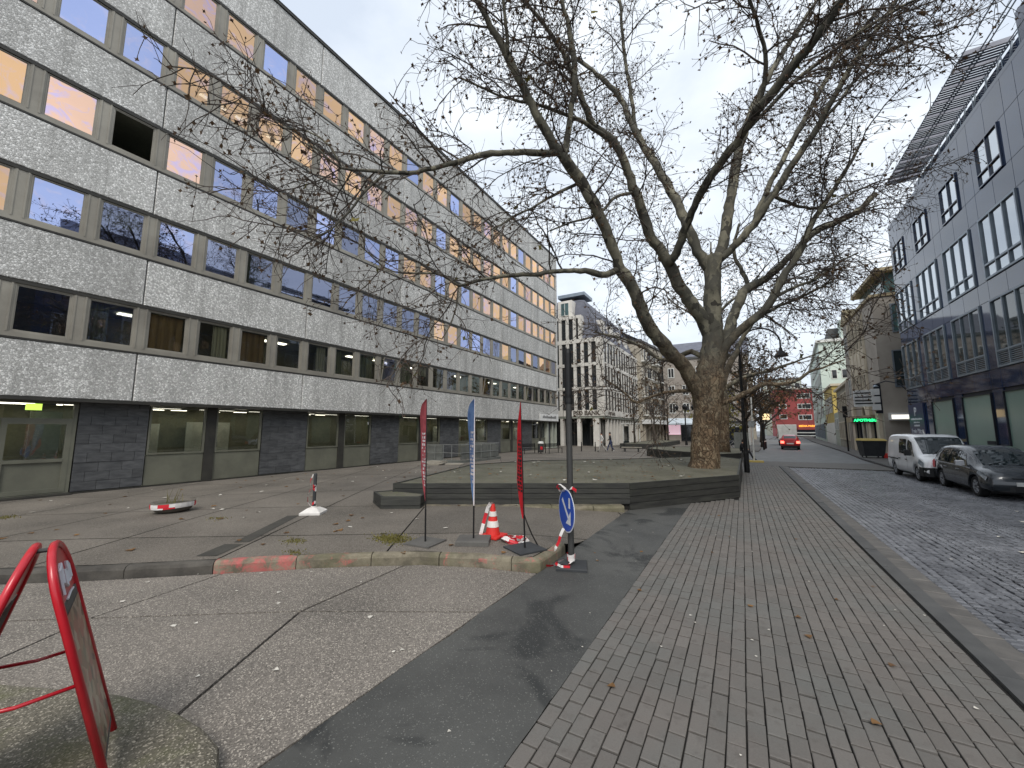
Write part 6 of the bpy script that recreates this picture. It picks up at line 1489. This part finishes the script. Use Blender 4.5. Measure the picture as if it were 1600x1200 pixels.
def car(name, label, cat, loc, rz, S, wheels, wr, tw_, body, glassdef, extras, group=None):
    """S rows: x, z_bottom, z_belt, z_top, half width low, belt, top"""
    C_ = thing(name, label, cat, loc, rz, group); x0, x1 = S[0][0], S[-1][0]; N = 46; secs = []
    def sec(x):
        zb, zt, ztop, wl, wb, wt = interp(S, x); zt = min(zt, ztop-.03)
        P = [(0,zb),(wl*.86,zb),(wl,zb+.10),(wl+.012,zb+(zt-zb)*.45),(wb+.006,zt-(zt-zb)*.14),(wb-.012,zt)]
        P += [(wb+(wt-wb)*.5+.012,zt+(ztop-zt)*.5),(wt,ztop-(ztop-zt)*.10-.02),(wt*.9,ztop-.012),(wt*.55,ztop+.004),(0,ztop+.012)]
        return P
    m = MB(); xs = [x0+(x1-x0)*(.5-.5*math.cos(math.pi*i/N))*.35+(x1-x0)*(i/N)*.65 for i in range(N+1)]; k = None
    for x in xs:
        h = sec(x); ring = [(x, y, z) for y, z in h]+[(x, -y, z) for y, z in h[-2:0:-1]]; k = len(ring); m.v += ring
    for i in range(N):
        for j in range(k): j2 = (j+1)%k; m.f.append((i*k+j, i*k+j2, (i+1)*k+j2, (i+1)*k+j)); m.mi.append(0)
    m.f.append(tuple(range(k))[::-1]); m.f.append(tuple(N*k+j for j in range(k))); m.mi += [0,0]
    bo = m.build('body', body, C_, smooth=True); fix_normals(bo.data)
    # wheel arches cut out of the body
    cm = MB()
    for wx in wheels:
        b = len(cm.v); n = 24
        for yy in (-1.3,1.3):
            for a in range(n): cm.v.append((wx+(wr+.055)*math.cos(2*math.pi*a/n), yy, wr+(wr+.055)*math.sin(2*math.pi*a/n)))
        for a in range(n): a2 = (a+1)%n; cm.f.append((b+a, b+a2, b+n+a2, b+n+a)); cm.mi.append(0)
        cm.f.append(tuple(b+a for a in range(n-1,-1,-1))); cm.f.append(tuple(b+n+a for a in range(n))); cm.mi += [0,0]
    co = cm.build('cutter', 'trim_black'); fix_normals(co.data); md = bo.modifiers.new('b', 'BOOLEAN'); md.object = co; md.operation = 'DIFFERENCE'; md.solver = 'EXACT'
    co.matrix_world = Matrix.Translation(loc) @ Matrix.Rotation(rz, 4, 'Z'); bpy.context.view_layer.update()
    dg = bpy.context.evaluated_depsgraph_get(); me = bpy.data.meshes.new_from_object(bo.evaluated_get(dg)); bo.modifiers.clear()
    if len(me.polygons) > 200: bo.data = me
    bpy.data.objects.remove(co, do_unlink=True)
    ww = max(s[4] for s in S)
    MB().box(wheels[0]-.3,wheels[1]+.3,-ww+.22,ww-.22,.16,.62).build('underbody', 'trim_black', C_)
    def side(x, t, s, off=.012):
        zb, zt, ztop, wl, wb, wt = interp(S, x); zt = min(zt, ztop-.03); A = (wb-.012, zt); Bm = (wb+(wt-wb)*.5+.012, zt+(ztop-zt)*.5); Cc = (wt, ztop-(ztop-zt)*.10-.02)
        y, z = (A[0]+(Bm[0]-A[0])*t*2, A[1]+(Bm[1]-A[1])*t*2) if t < .5 else (Bm[0]+(Cc[0]-Bm[0])*(t-.5)*2, Bm[1]+(Cc[1]-Bm[1])*(t-.5)*2)
        return (x, s*(y+off), z)
    def lowside(x, t, s, off=.008):
        zb, zt, ztop, wl, wb, wt = interp(S, x); zt = min(zt, ztop-.03); return (x, s*(wl+.012+(wb-wl)*t+off), zb+(zt-zb)*t)
    for (xa, xb, ya, yb, t0, t1) in glassdef['side']:      # bottom x range, top x range, heights
        for s in (-1,1):
            m = MB(); n = 6
            for i in range(n):
                for j in range(4):
                    def P(u, v): xx = (xa+(xb-xa)*u)*(1-v)+(ya+(yb-ya)*u)*v; return side(xx, t0+(t1-t0)*v, s)
                    q = [P(i/n,j/4),P((i+1)/n,j/4),P((i+1)/n,(j+1)/4),P(i/n,(j+1)/4)]; m.face(q if s < 0 else q[::-1])
            m.build('side_window', 'car_glass', C_, smooth=True)
    for nm, xa, xb, f in glassdef['screens']:
        m = MB(); n, k2 = 8, 8
        def Q(u, v):
            x = xa+(xb-xa)*u; zb, zt, ztop, wl, wb, wt = interp(S, x); y = (v*2-1)*wt*f; yy = abs(v*2-1)*f
            z = ztop+.012-(.008*min(1,yy/.55) if yy < .55 else .008+.018*(yy-.55)/.35); return (x, y, z+.010)
        for i in range(n):
            for j in range(k2): q = [Q(i/n,j/k2),Q((i+1)/n,j/k2),Q((i+1)/n,(j+1)/k2),Q(i/n,(j+1)/k2)]; m.face(q if xb > xa else q[::-1])
        m.build(nm, 'car_glass', C_, smooth=True)
    for wx in wheels:
        for s in (-1,1):
            W_ = link('wheel', None, C_, (wx, s*(ww-.02-tw_/2), wr)); W_.empty_display_size = .1
            bpy.data.objects.remove(W_)
            def wl_(prof, nm, mat, par, sides=28):
                mm = MB().lathe(prof, sides=sides); mm.v = [(wx+v[0], s*(ww-.03-tw_/2)+s*v[2], wr+v[1]) for v in mm.v]; return mm.build(nm, mat, par)
            tyre = wl_([(wr*.62,-tw_/2),(wr*.93,-tw_/2),(wr,-tw_*.3),(wr,tw_*.3),(wr*.93,tw_/2),(wr*.66,tw_/2),(wr*.64,tw_*.36)], 'wheel', 'rubber', C_)
            rim = wl_([(wr*.64,tw_*.2),(wr*.655,tw_*.47),(wr*.60,tw_*.47),(wr*.58,tw_*.25),(.02,tw_*.25)], 'rim', 'rim_silver', tyre)
            mm = MB()
            for a in range(7):
                an = a*2*math.pi/7; c_, s_ = math.cos(an), math.sin(an); y0 = s*(ww-.03-tw_/2+tw_*.36)
                mm.bar((wx+.05*c_, y0, wr+.05*s_), (wx+wr*.6*c_, y0, wr+wr*.6*s_), .035, .05, (0,1,0))
            mm.build('spokes', 'rim_silver', tyre)
            wl_([(.055,tw_*.25),(.05,tw_*.46)], 'hub_cap', 'trim_black', tyre, 12)
    extras(C_, side, lowside)
    return C_
# white panel van, nose towards the lens
SV = [(-2.2,.42,.98,1.62,.78,.78,.66),(-2.15,.30,1.0,1.77,.83,.83,.72),(-1.95,.26,1.0,1.83,.845,.845,.74),(-1.2,.24,1.0,1.87,.85,.85,.755),(0,.24,.99,1.87,.85,.85,.755),(.55,.24,.98,1.83,.85,.85,.75),(.85,.24,.97,1.70,.85,.848,.73),(1.2,.24,.96,1.36,.85,.845,.71),(1.5,.24,.94,1.08,.848,.835,.70),(1.8,.25,.89,1.0,.845,.81,.68),(2.05,.27,.78,.88,.83,.78,.65),(2.16,.29,.66,.74,.80,.74,.62),(2.2,.32,.56,.62,.76,.70,.58)]
def van_x(C_, side, low):
    m = MB()
    for s in (-1,1):
        for x in (-.62,.48): m.face([low(x,.05,s),low(x+.012,.05,s),low(x+.012,.95,s),low(x,.95,s)])
    m.build('door_gap', 'trim_black', C_)
    for s in (-1,1):
        MB().bar(low(-1.9,.72,s,.014), low(-.6,.72,s,.014), .02, .05).build('slide_rail', 'trim_black', C_)
        for x in (-.45,.34): MB().bar(low(x,.78,s,.02), low(x+.14,.78,s,.02), .03, .035).build('door_handle', 'trim_black', C_)
        MB().prism([(1.02,s*.90),(1.12,s*.90),(1.12,s*1.08),(1.02,s*1.08)], 1.0, 1.24, .02).build('mirror', 'trim_black', C_)
        hl = MB(); P = [low(1.62,.72,s,.012),low(2.05,.62,s,.016),low(2.04,.98,s,.004),low(1.72,1.0,s,.006)]; hl.face(P if s < 0 else P[::-1]); hl.build('headlight', 'lens_clear', C_)
    MB().prism([(1.74,-.868),(2.06,-.85),(2.17,-.80),(2.235,-.6),(2.245,0),(2.235,.6),(2.17,.80),(2.06,.85),(1.74,.868)], .26, .60).build('bumper', 'trim_black', C_)
    MB().box(2.245,2.26,-.26,.26,.40,.51).build('number_plate', 'plate_white', C_)
    MB().tube([(-.35,0,1.88),(-.45,0,2.06)], .02, 6).build('antenna', 'white_paint', C_)
    MB().tube([(1.5,-.35,1.10),(1.2,.15,1.40)], .012, 5).build('wiper', 'trim_black', C_)
car('white_van', 'white panel van parked by the kerb, nose towards the camera', 'van', (6.82,23.55,-.045), R(-90), SV, (-1.32,1.35), .31, .19, 'van_white',
    {'side': [(-.5,.42,-.48,.36,.06,.86),(.54,1.28,.52,.86,.06,.86)], 'screens': [('windscreen',.78,1.48,.9)]}, van_x)
SH = [(-2.05,.38,.82,.96,.76,.74,.56),(-1.98,.30,.93,1.20,.80,.79,.60),(-1.82,.25,.94,1.40,.82,.80,.62),(-1.3,.22,.93,1.51,.845,.84,.62),(-.5,.21,.91,1.545,.85,.845,.62),(.1,.21,.90,1.51,.85,.845,.615),(.55,.21,.89,1.36,.85,.84,.61),(.95,.21,.87,1.11,.85,.83,.62),(1.2,.22,.84,.965,.845,.81,.63),(1.6,.23,.78,.90,.84,.79,.63),(1.88,.25,.70,.80,.81,.76,.61),(2.0,.27,.60,.69,.77,.72,.58),(2.05,.30,.52,.58,.73,.67,.54)]
def hatch_x(tail=None, chrome=True):
    def f(C_, side, low):
        m = MB()
        for s in (-1,1):
            for x in (-.95,-.02,.98): m.face([low(x,.08,s),low(x+.012,.08,s),low(x+.012,.96,s),low(x,.96,s)])
        m.build('door_gap', 'trim_black', C_, kind='stuff')
        for s in (-1,1):
            if chrome:
                m = MB(); P = [low(-1.5+2.6*i/12,1.0,s,.016) for i in range(13)]; m.tube(P, .014, 5); m.build('chrome_strip', 'rim_silver', C_); P = [side(-1.55+2.4*i/14,.93,s,.014) for i in range(15)]; m = MB(); m.tube(P, .010, 5); m.build('roof_strip', 'rim_silver', C_)
            for x in (-.75,.18): MB().bar(low(x,.82,s,.02), low(x+.18,.82,s,.02), .03, .03).build('door_handle', 'rim_silver', C_)
            m = MB().prism([(.72,s*.87),(.86,s*.87),(.84,s*1.06),(.70,s*1.04)], .92, 1.08, .025); m.build('mirror', 'rim_silver', C_)
            hl = MB(); P = [low(1.45,.88,s,.010),low(1.9,.70,s,.018),low(1.92,.98,s,.004),low(1.5,1.06,s,.002)]; hl.face(P if s < 0 else P[::-1]); hl.build('headlight', 'lens_clear', C_)
            tl_ = MB(); P = [low(-1.97,.55,s,.012),low(-1.72,.62,s,.012),low(-1.74,1.06,s,.004),low(-1.95,1.0,s,.004)]; tl_.face(P if s > 0 else P[::-1]); tl_.build('tail_light', tail or 'tape_red', C_)
            MB().box(-2.075,-1.98,s*.66-.14,s*.66+.14,.66,.90).build('tail_light', tail or 'tape_red', C_)
        MB().prism([(1.86,-.72),(2.02,-.58),(2.065,-.3),(2.065,.3),(2.02,.58),(1.86,.72)], .26, .42).build('lower_grille', 'trim_black', C_)
        MB().prism([(1.96,-.42),(2.03,-.3),(2.03,.3),(1.96,.42)], .56, .66).build('grille', 'trim_black', C_); MB().box(2.045,2.072,-.26,.26,.44,.55).build('number_plate', 'plate_white', C_)
        MB().box(-2.08,-2.06,-.3,.3,.58,.7).build('number_plate', 'plate_white', C_); MB().prism([(-2.08,-.66),(-1.95,-.8),(-1.95,.8),(-2.08,.66)], .24, .44).build('rear_bumper', 'trim_black', C_)
        MB().tube([(1.18,-.45,.985),(.95,.1,1.125)], .010, 5).build('wiper', 'trim_black', C_)
    return f
HG = {'side': [(-1.42,-.52,-1.25,-.5,.06,.86),(-.46,.22,-.44,.15,.06,.86),(.26,.86,.20,.42,.06,.84)], 'screens': [('windscreen',.5,1.18,.9),('rear_window',-1.80,-2.0,.86)]}
car('dark_hatchback', 'dark grey hatchback parked in front of the white van', 'car', (7.0,19.3,-.045), R(-91), SH, (-1.28,1.27), .315, .2, 'car_dark', HG, hatch_x())
car('red_car', 'red car with lit tail lights driving away down the street', 'car', (4.35,52.2,-.03), R(86), SH, (-1.28,1.27), .315, .2, 'car_red', HG, hatch_x('tail_lit', False))

BT = thing('box_truck', 'pale delivery truck ahead of the red car', 'truck', (5.3,66,-.03), R(-5))
MB().prism([(-1.05,-3),(1.05,-3),(1.05,1.3),(-1.05,1.3)], .75, 2.75, .04).build('cargo_box', 'white_paint', BT); m = MB(); m.add([(-1,1.35,.5),(1,1.35,.5),(1,3,.5),(-1,3,.5),(-1,1.35,2.3),(1,1.35,2.3),(.95,2.3,2.25),(-.95,2.3,2.25),(1,3,1.2),(-1,3,1.2)], [(0,3,2,1),(0,1,5,4),(4,5,6,7),(1,2,8,6,5),(0,4,7,9,3),(7,6,8,9),(2,3,9,8)]); m.build('cab', 'van_white', BT)
for y in (-2,2.2):
    for s in (-1,1): o = MB().lathe([(.2,-.12),(.4,-.12),(.42,-.08),(.42,.08),(.4,.12),(.2,.12)], sides=18).build('wheel', 'rubber', BT, loc=(s*.88,y,.42)); o.rotation_euler = (0,R(90),0)
MB().box(-1.0,1.0,-3.04,-2.98,.5,.72).build('rear_bumper', 'trim_black', BT)
for s in (-1,1): MB().box(s*.8-.1,s*.8+.1,-3.06,-3.03,.78,.95).build('tail_light', 'tape_red', BT)

# ================================================================ people
simple('skin', srgb(196,150,124), None, 6, .6, 0, 20, fine=.04); simple('hair_dark', srgb(40,32,28), None, 20, .6, .3, 80); simple('jacket_white', srgb(214,212,208), srgb(196,194,190), 5, .85, .2, 40, fine=.06); simple('cloth_black', srgb(34,34,38), srgb(26,26,30), 5, .85, .2, 40); simple('jeans_blue', srgb(54,64,92), srgb(44,52,78), 5, .85, .2, 40); simple('shoe_dark', srgb(30,30,32), None, 5, .6, 0, 20); simple('shoe_pale', srgb(196,194,190), None, 5, .6, 0, 20); simple('trousers_pale', srgb(176,174,170), None, 5, .8, .1, 40)
BONES = [('pelvis','spine'),('spine','chest'),('chest','neck'),('neck','head'),('head','crown'),('chest','sl'),('sl','el'),('el','wl'),('wl','hl'),('chest','sr'),('sr','er'),('er','wr'),('wr','hr'),('pelvis','pl'),('pl','kl'),('kl','al'),('al','tl'),('pelvis','pr'),('pr','kr'),('kr','ar'),('ar','tr')]
RAD = dict(pelvis=(.15,.12),spine=(.145,.11),chest=(.17,.12),neck=(.055,.06),head=(.078,.095),crown=(.06,.07),sl=(.07,.07),sr=(.07,.07),el=(.046,.046),er=(.046,.046),wl=(.034,.034),wr=(.034,.034),hl=(.035,.022),hr=(.035,.022),pl=(.095,.1),pr=(.095,.1),kl=(.062,.065),kr=(.062,.065),al=(.045,.05),ar=(.045,.05),tl=(.04,.035),tr=(.04,.035))
def person(label, loc, rz, J, top, legs, shoes, bag=None, scale=1.0):
    P_ = thing('person', label, 'person', loc, rz); names = list(J); me = bpy.data.meshes.new('body'); me.from_pydata([Vector(J[n])*scale for n in names], [(names.index(a), names.index(b)) for a, b in BONES], [])
    o = bpy.data.objects.new('body', me); COL.objects.link(o); md = o.modifiers.new('s', 'SKIN'); 
    for n, sv in zip(names, me.skin_vertices[0].data): sv.radius = tuple(r*scale for r in RAD[n]); sv.use_root = (n == 'pelvis')
    o.modifiers.new('d', 'SUBSURF').levels = 2; o.modifiers['d'].render_levels = 2
    bpy.context.view_layer.update(); dg = bpy.context.evaluated_depsgraph_get(); m2 = bpy.data.meshes.new_from_object(o.evaluated_get(dg)); bpy.data.objects.remove(o, do_unlink=True)
    m2.materials.clear()
    for m in ('skin', top, legs, shoes): m2.materials.append(MATS[m])
    part_of = {}
    for a, b in BONES: part_of[(a,b)] = 0 if b in ('head','crown','hl','hr') or a == 'neck' else (3 if b in ('tl','tr') else (2 if a in ('pl','pr','kl','kr') or b in ('pl','pr') else 1))
    for p in m2.polygons:
        c = p.center/scale; best = 9; bi = 1
        for (a, b), k in part_of.items():
            A, B_ = Vector(J[a]), Vector(J[b]); d = B_-A; t = max(0, min(1, (c-A).dot(d)/max(1e-6, d.length_squared))); q = (A+d*t-c).length
            if q < best: best = q; bi = k
        p.material_index = bi; p.use_smooth = True
    link('body', m2, P_)
    h = Vector(J['head'])*scale; m = MB().lathe([(.02,-.10),(.082,-.07),(.098,.0),(.09,.07),(.05,.12),(.01,.13)], (0,0,0), 14); m.v = [(h.x+v[0]*.95-.018, h.y+v[1]*.9, h.z+.05+v[2]*(1 if v[0] < .02 else .55)+(.02 if v[0] > .02 else 0)) for v in m.v]; m.build('hair', 'hair_dark', P_, smooth=True)
    f = MB()                           # nose and brow hint
    f.add([(h.x+.085,h.y-.015,h.z-.01),(h.x+.085,h.y+.015,h.z-.01),(h.x+.112,h.y,h.z-.012),(h.x+.088,h.y,h.z+.035)], [(0,2,3),(2,1,3),(0,1,2)]); f.build('nose', 'skin', P_)
    if bag: bag(P_)
    return P_
STEP = dict(pelvis=(0,0,.95),spine=(.02,0,1.12),chest=(.04,0,1.36),neck=(.05,0,1.50),head=(.07,0,1.62),crown=(.06,0,1.70),sl=(.03,.19,1.42),el=(-.10,.23,1.16),wl=(.02,.22,.94),hl=(.06,.21,.86),sr=(.05,-.19,1.42),er=(.14,-.23,1.17),wr=(.30,-.18,1.02),hr=(.36,-.16,.98),pl=(.0,.10,.92),kl=(.22,.10,.52),al=(.30,.10,.09),tl=(.46,.11,.04),pr=(0,-.10,.92),kr=(-.06,-.10,.50),ar=(-.36,-.10,.17),tr=(-.28,-.11,.04))
STEP2 = dict(STEP, kl=(-.02,.10,.50),al=(-.30,.10,.15),tl=(-.20,.11,.04),kr=(.20,-.10,.52),ar=(.32,-.10,.09),tr=(.48,-.11,.04),er=(-.08,-.24,1.16),wr=(.06,-.22,.95),hr=(.10,-.21,.88),el=(.10,.23,1.18),wl=(.26,.2,1.04),hl=(.32,.18,1.0))
person('walker in white jacket and pale trousers crossing the square before the bank', (-11.35,36.2,-.002), R(200), STEP, 'jacket_white', 'trousers_pale', 'shoe_dark', scale=1.02)
person('walker in black jacket and dark jeans beside the white-clad one', (-10.75,36.9,-.002), R(200), STEP2, 'cloth_black', 'jeans_blue', 'shoe_pale', scale=1.02)
SIT = dict(pelvis=(0,0,.74),spine=(-.05,0,.9),chest=(.02,0,1.14),neck=(.08,0,1.27),head=(.13,0,1.37),crown=(.13,0,1.46),sl=(.02,.19,1.19),el=(.10,.23,.95),wl=(.32,.16,.86),hl=(.40,.13,.84),sr=(.02,-.19,1.19),er=(.10,-.23,.95),wr=(.32,-.16,.86),hr=(.40,-.13,.84),pl=(.03,.10,.73),kl=(.46,.12,.70),al=(.62,.12,.26),tl=(.80,.13,.20),pr=(.03,-.10,.73),kr=(.46,-.10,.70),ar=(.70,-.11,.27),tr=(.88,-.12,.20))
SIT = {k: (v[0], v[1], v[2]-.16) for k, v in SIT.items()}
person('person in dark clothes sitting on the edge of the farther planter, legs stretched out', (-.12,31.6,0), R(-12), SIT, 'cloth_black', 'cloth_black', 'shoe_dark')
# ================================================================ litter: fallen leaves and scraps
rl = random.Random(77)
def leaf_scatter(name, label, mat, n, fn, size):
    m = MB()
    for _ in range(n):
        p = fn()
        if p is None: continue
        s = rl.uniform(*size); a = rl.uniform(0,6.28); nn = 6; b = len(m.v); z = p[2]
        for k in range(nn):
            rr = s*(.5 if k % 2 else .3); an = a+k*2*math.pi/nn; m.v.append((p[0]+rr*math.cos(an), p[1]+rr*math.sin(an), z+.004+rl.uniform(0,s*.16)))
        m.v.append((p[0], p[1], z+.004)); 
        for k in range(nn): m.f.append((b+k, b+(k+1)%nn, b+nn)); m.mi.append(0)
    o = m.build(name, mat); o['kind'] = 'stuff'; o['label'] = label; o['category'] = 'leaves'; return o
def sq():
    x, y = rl.uniform(-17.8,-2.8), rl.uniform(1.5,24)
    if y < -(x+2.7)*-.0+5.4 and y < 5.3-(-2.7-x)*.66+.3: return None
    if -9.3 < x < -.2 and 7 < y < 22 and (y-7.27)*5.15 > (x+7.7)*3.03: return None
    return (x, y, zp(x,y)+.002)
leaf_scatter('fallen_leaves', 'dry leaves scattered over the raised square', 'rust_leaf', 150, sq, (.08,.16))
simple('scrap_pale', srgb(206,202,192), srgb(176,170,160), 5, .85, 0, 30)
leaf_scatter('pale_litter', 'pale curled leaves and paper scraps lying on the square', 'scrap_pale', 80, sq, (.06,.16))
def on_planter():
    x, y = rl.uniform(-9,-.5), rl.uniform(8,20)
    poly = P1; ins = False; j = len(poly)-1
    for i in range(len(poly)):
        if (poly[i][1] > y) != (poly[j][1] > y) and x < (poly[j][0]-poly[i][0])*(y-poly[i][1])/(poly[j][1]-poly[i][1])+poly[i][0]: ins = not ins
        j = i
    return (x, y, .70) if ins and (x+1.28)**2+(y-15.98)**2 > .7 else None
leaf_scatter('planter_leaves', 'dry leaves lying on the big planter', 'scrap_pale', 34, on_planter, (.10,.20))
leaf_scatter('planter_leaf_litter', 'brown leaf litter on the big planter', 'rust_leaf', 260, on_planter, (.06,.14))
def pave_pt(): return (rl.uniform(-2.5,1.6), rl.uniform(1.6,20), .002)
leaf_scatter('pavement_specks', 'small pale specks on the pavement and asphalt path', 'scrap_pale', 90, pave_pt, (.015,.04))
leaf_scatter('pavement_leaves', 'few dry leaves on the brick pavement', 'rust_leaf', 40, lambda: (rl.uniform(-2.5,1.6), rl.uniform(3,24), .002), (.04,.09))
def fore(): return (rl.uniform(-7,-2.7), rl.uniform(1.5,4.6), .002)
leaf_scatter('forecourt_specks', 'tiny scraps on the low forecourt', 'scrap_pale', 26, fore, (.02,.07))
def roadp(): return (rl.uniform(2.2,6), rl.uniform(8,24), -.026)
leaf_scatter('road_litter', 'pale scraps on the cobbles', 'scrap_pale', 22, roadp, (.05,.14))
# moss tufts along joints of the square
def tufts():
    m = MB()
    for cx, cy, sx, n in ((-5.3,5.02,.34,1100),(-6.6,4.1,.22,160),(-14.6,2.2,.3,160),(-6.0,3.75,.18,80),(-9.7,4.3,.2,80)):
        for _ in range(n):
            x, y = rl.gauss(cx, sx*.6), rl.gauss(cy, sx*.35); z = zp(x,y); h = rl.uniform(.008,.03); a = rl.uniform(0,6.28); dx, dy = math.cos(a)*.012, math.sin(a)*.012
            m.face([(x-dx,y-dy,z),(x+dx,y+dy,z),(x+rl.uniform(-.02,.02),y+rl.uniform(-.02,.02),z+h)])
    o = m.build('moss_tufts', 'olive_leaf'); o['kind'] = 'stuff'; o['label'] = 'low moss tufts on the raised square'; o['category'] = 'moss'
tufts()
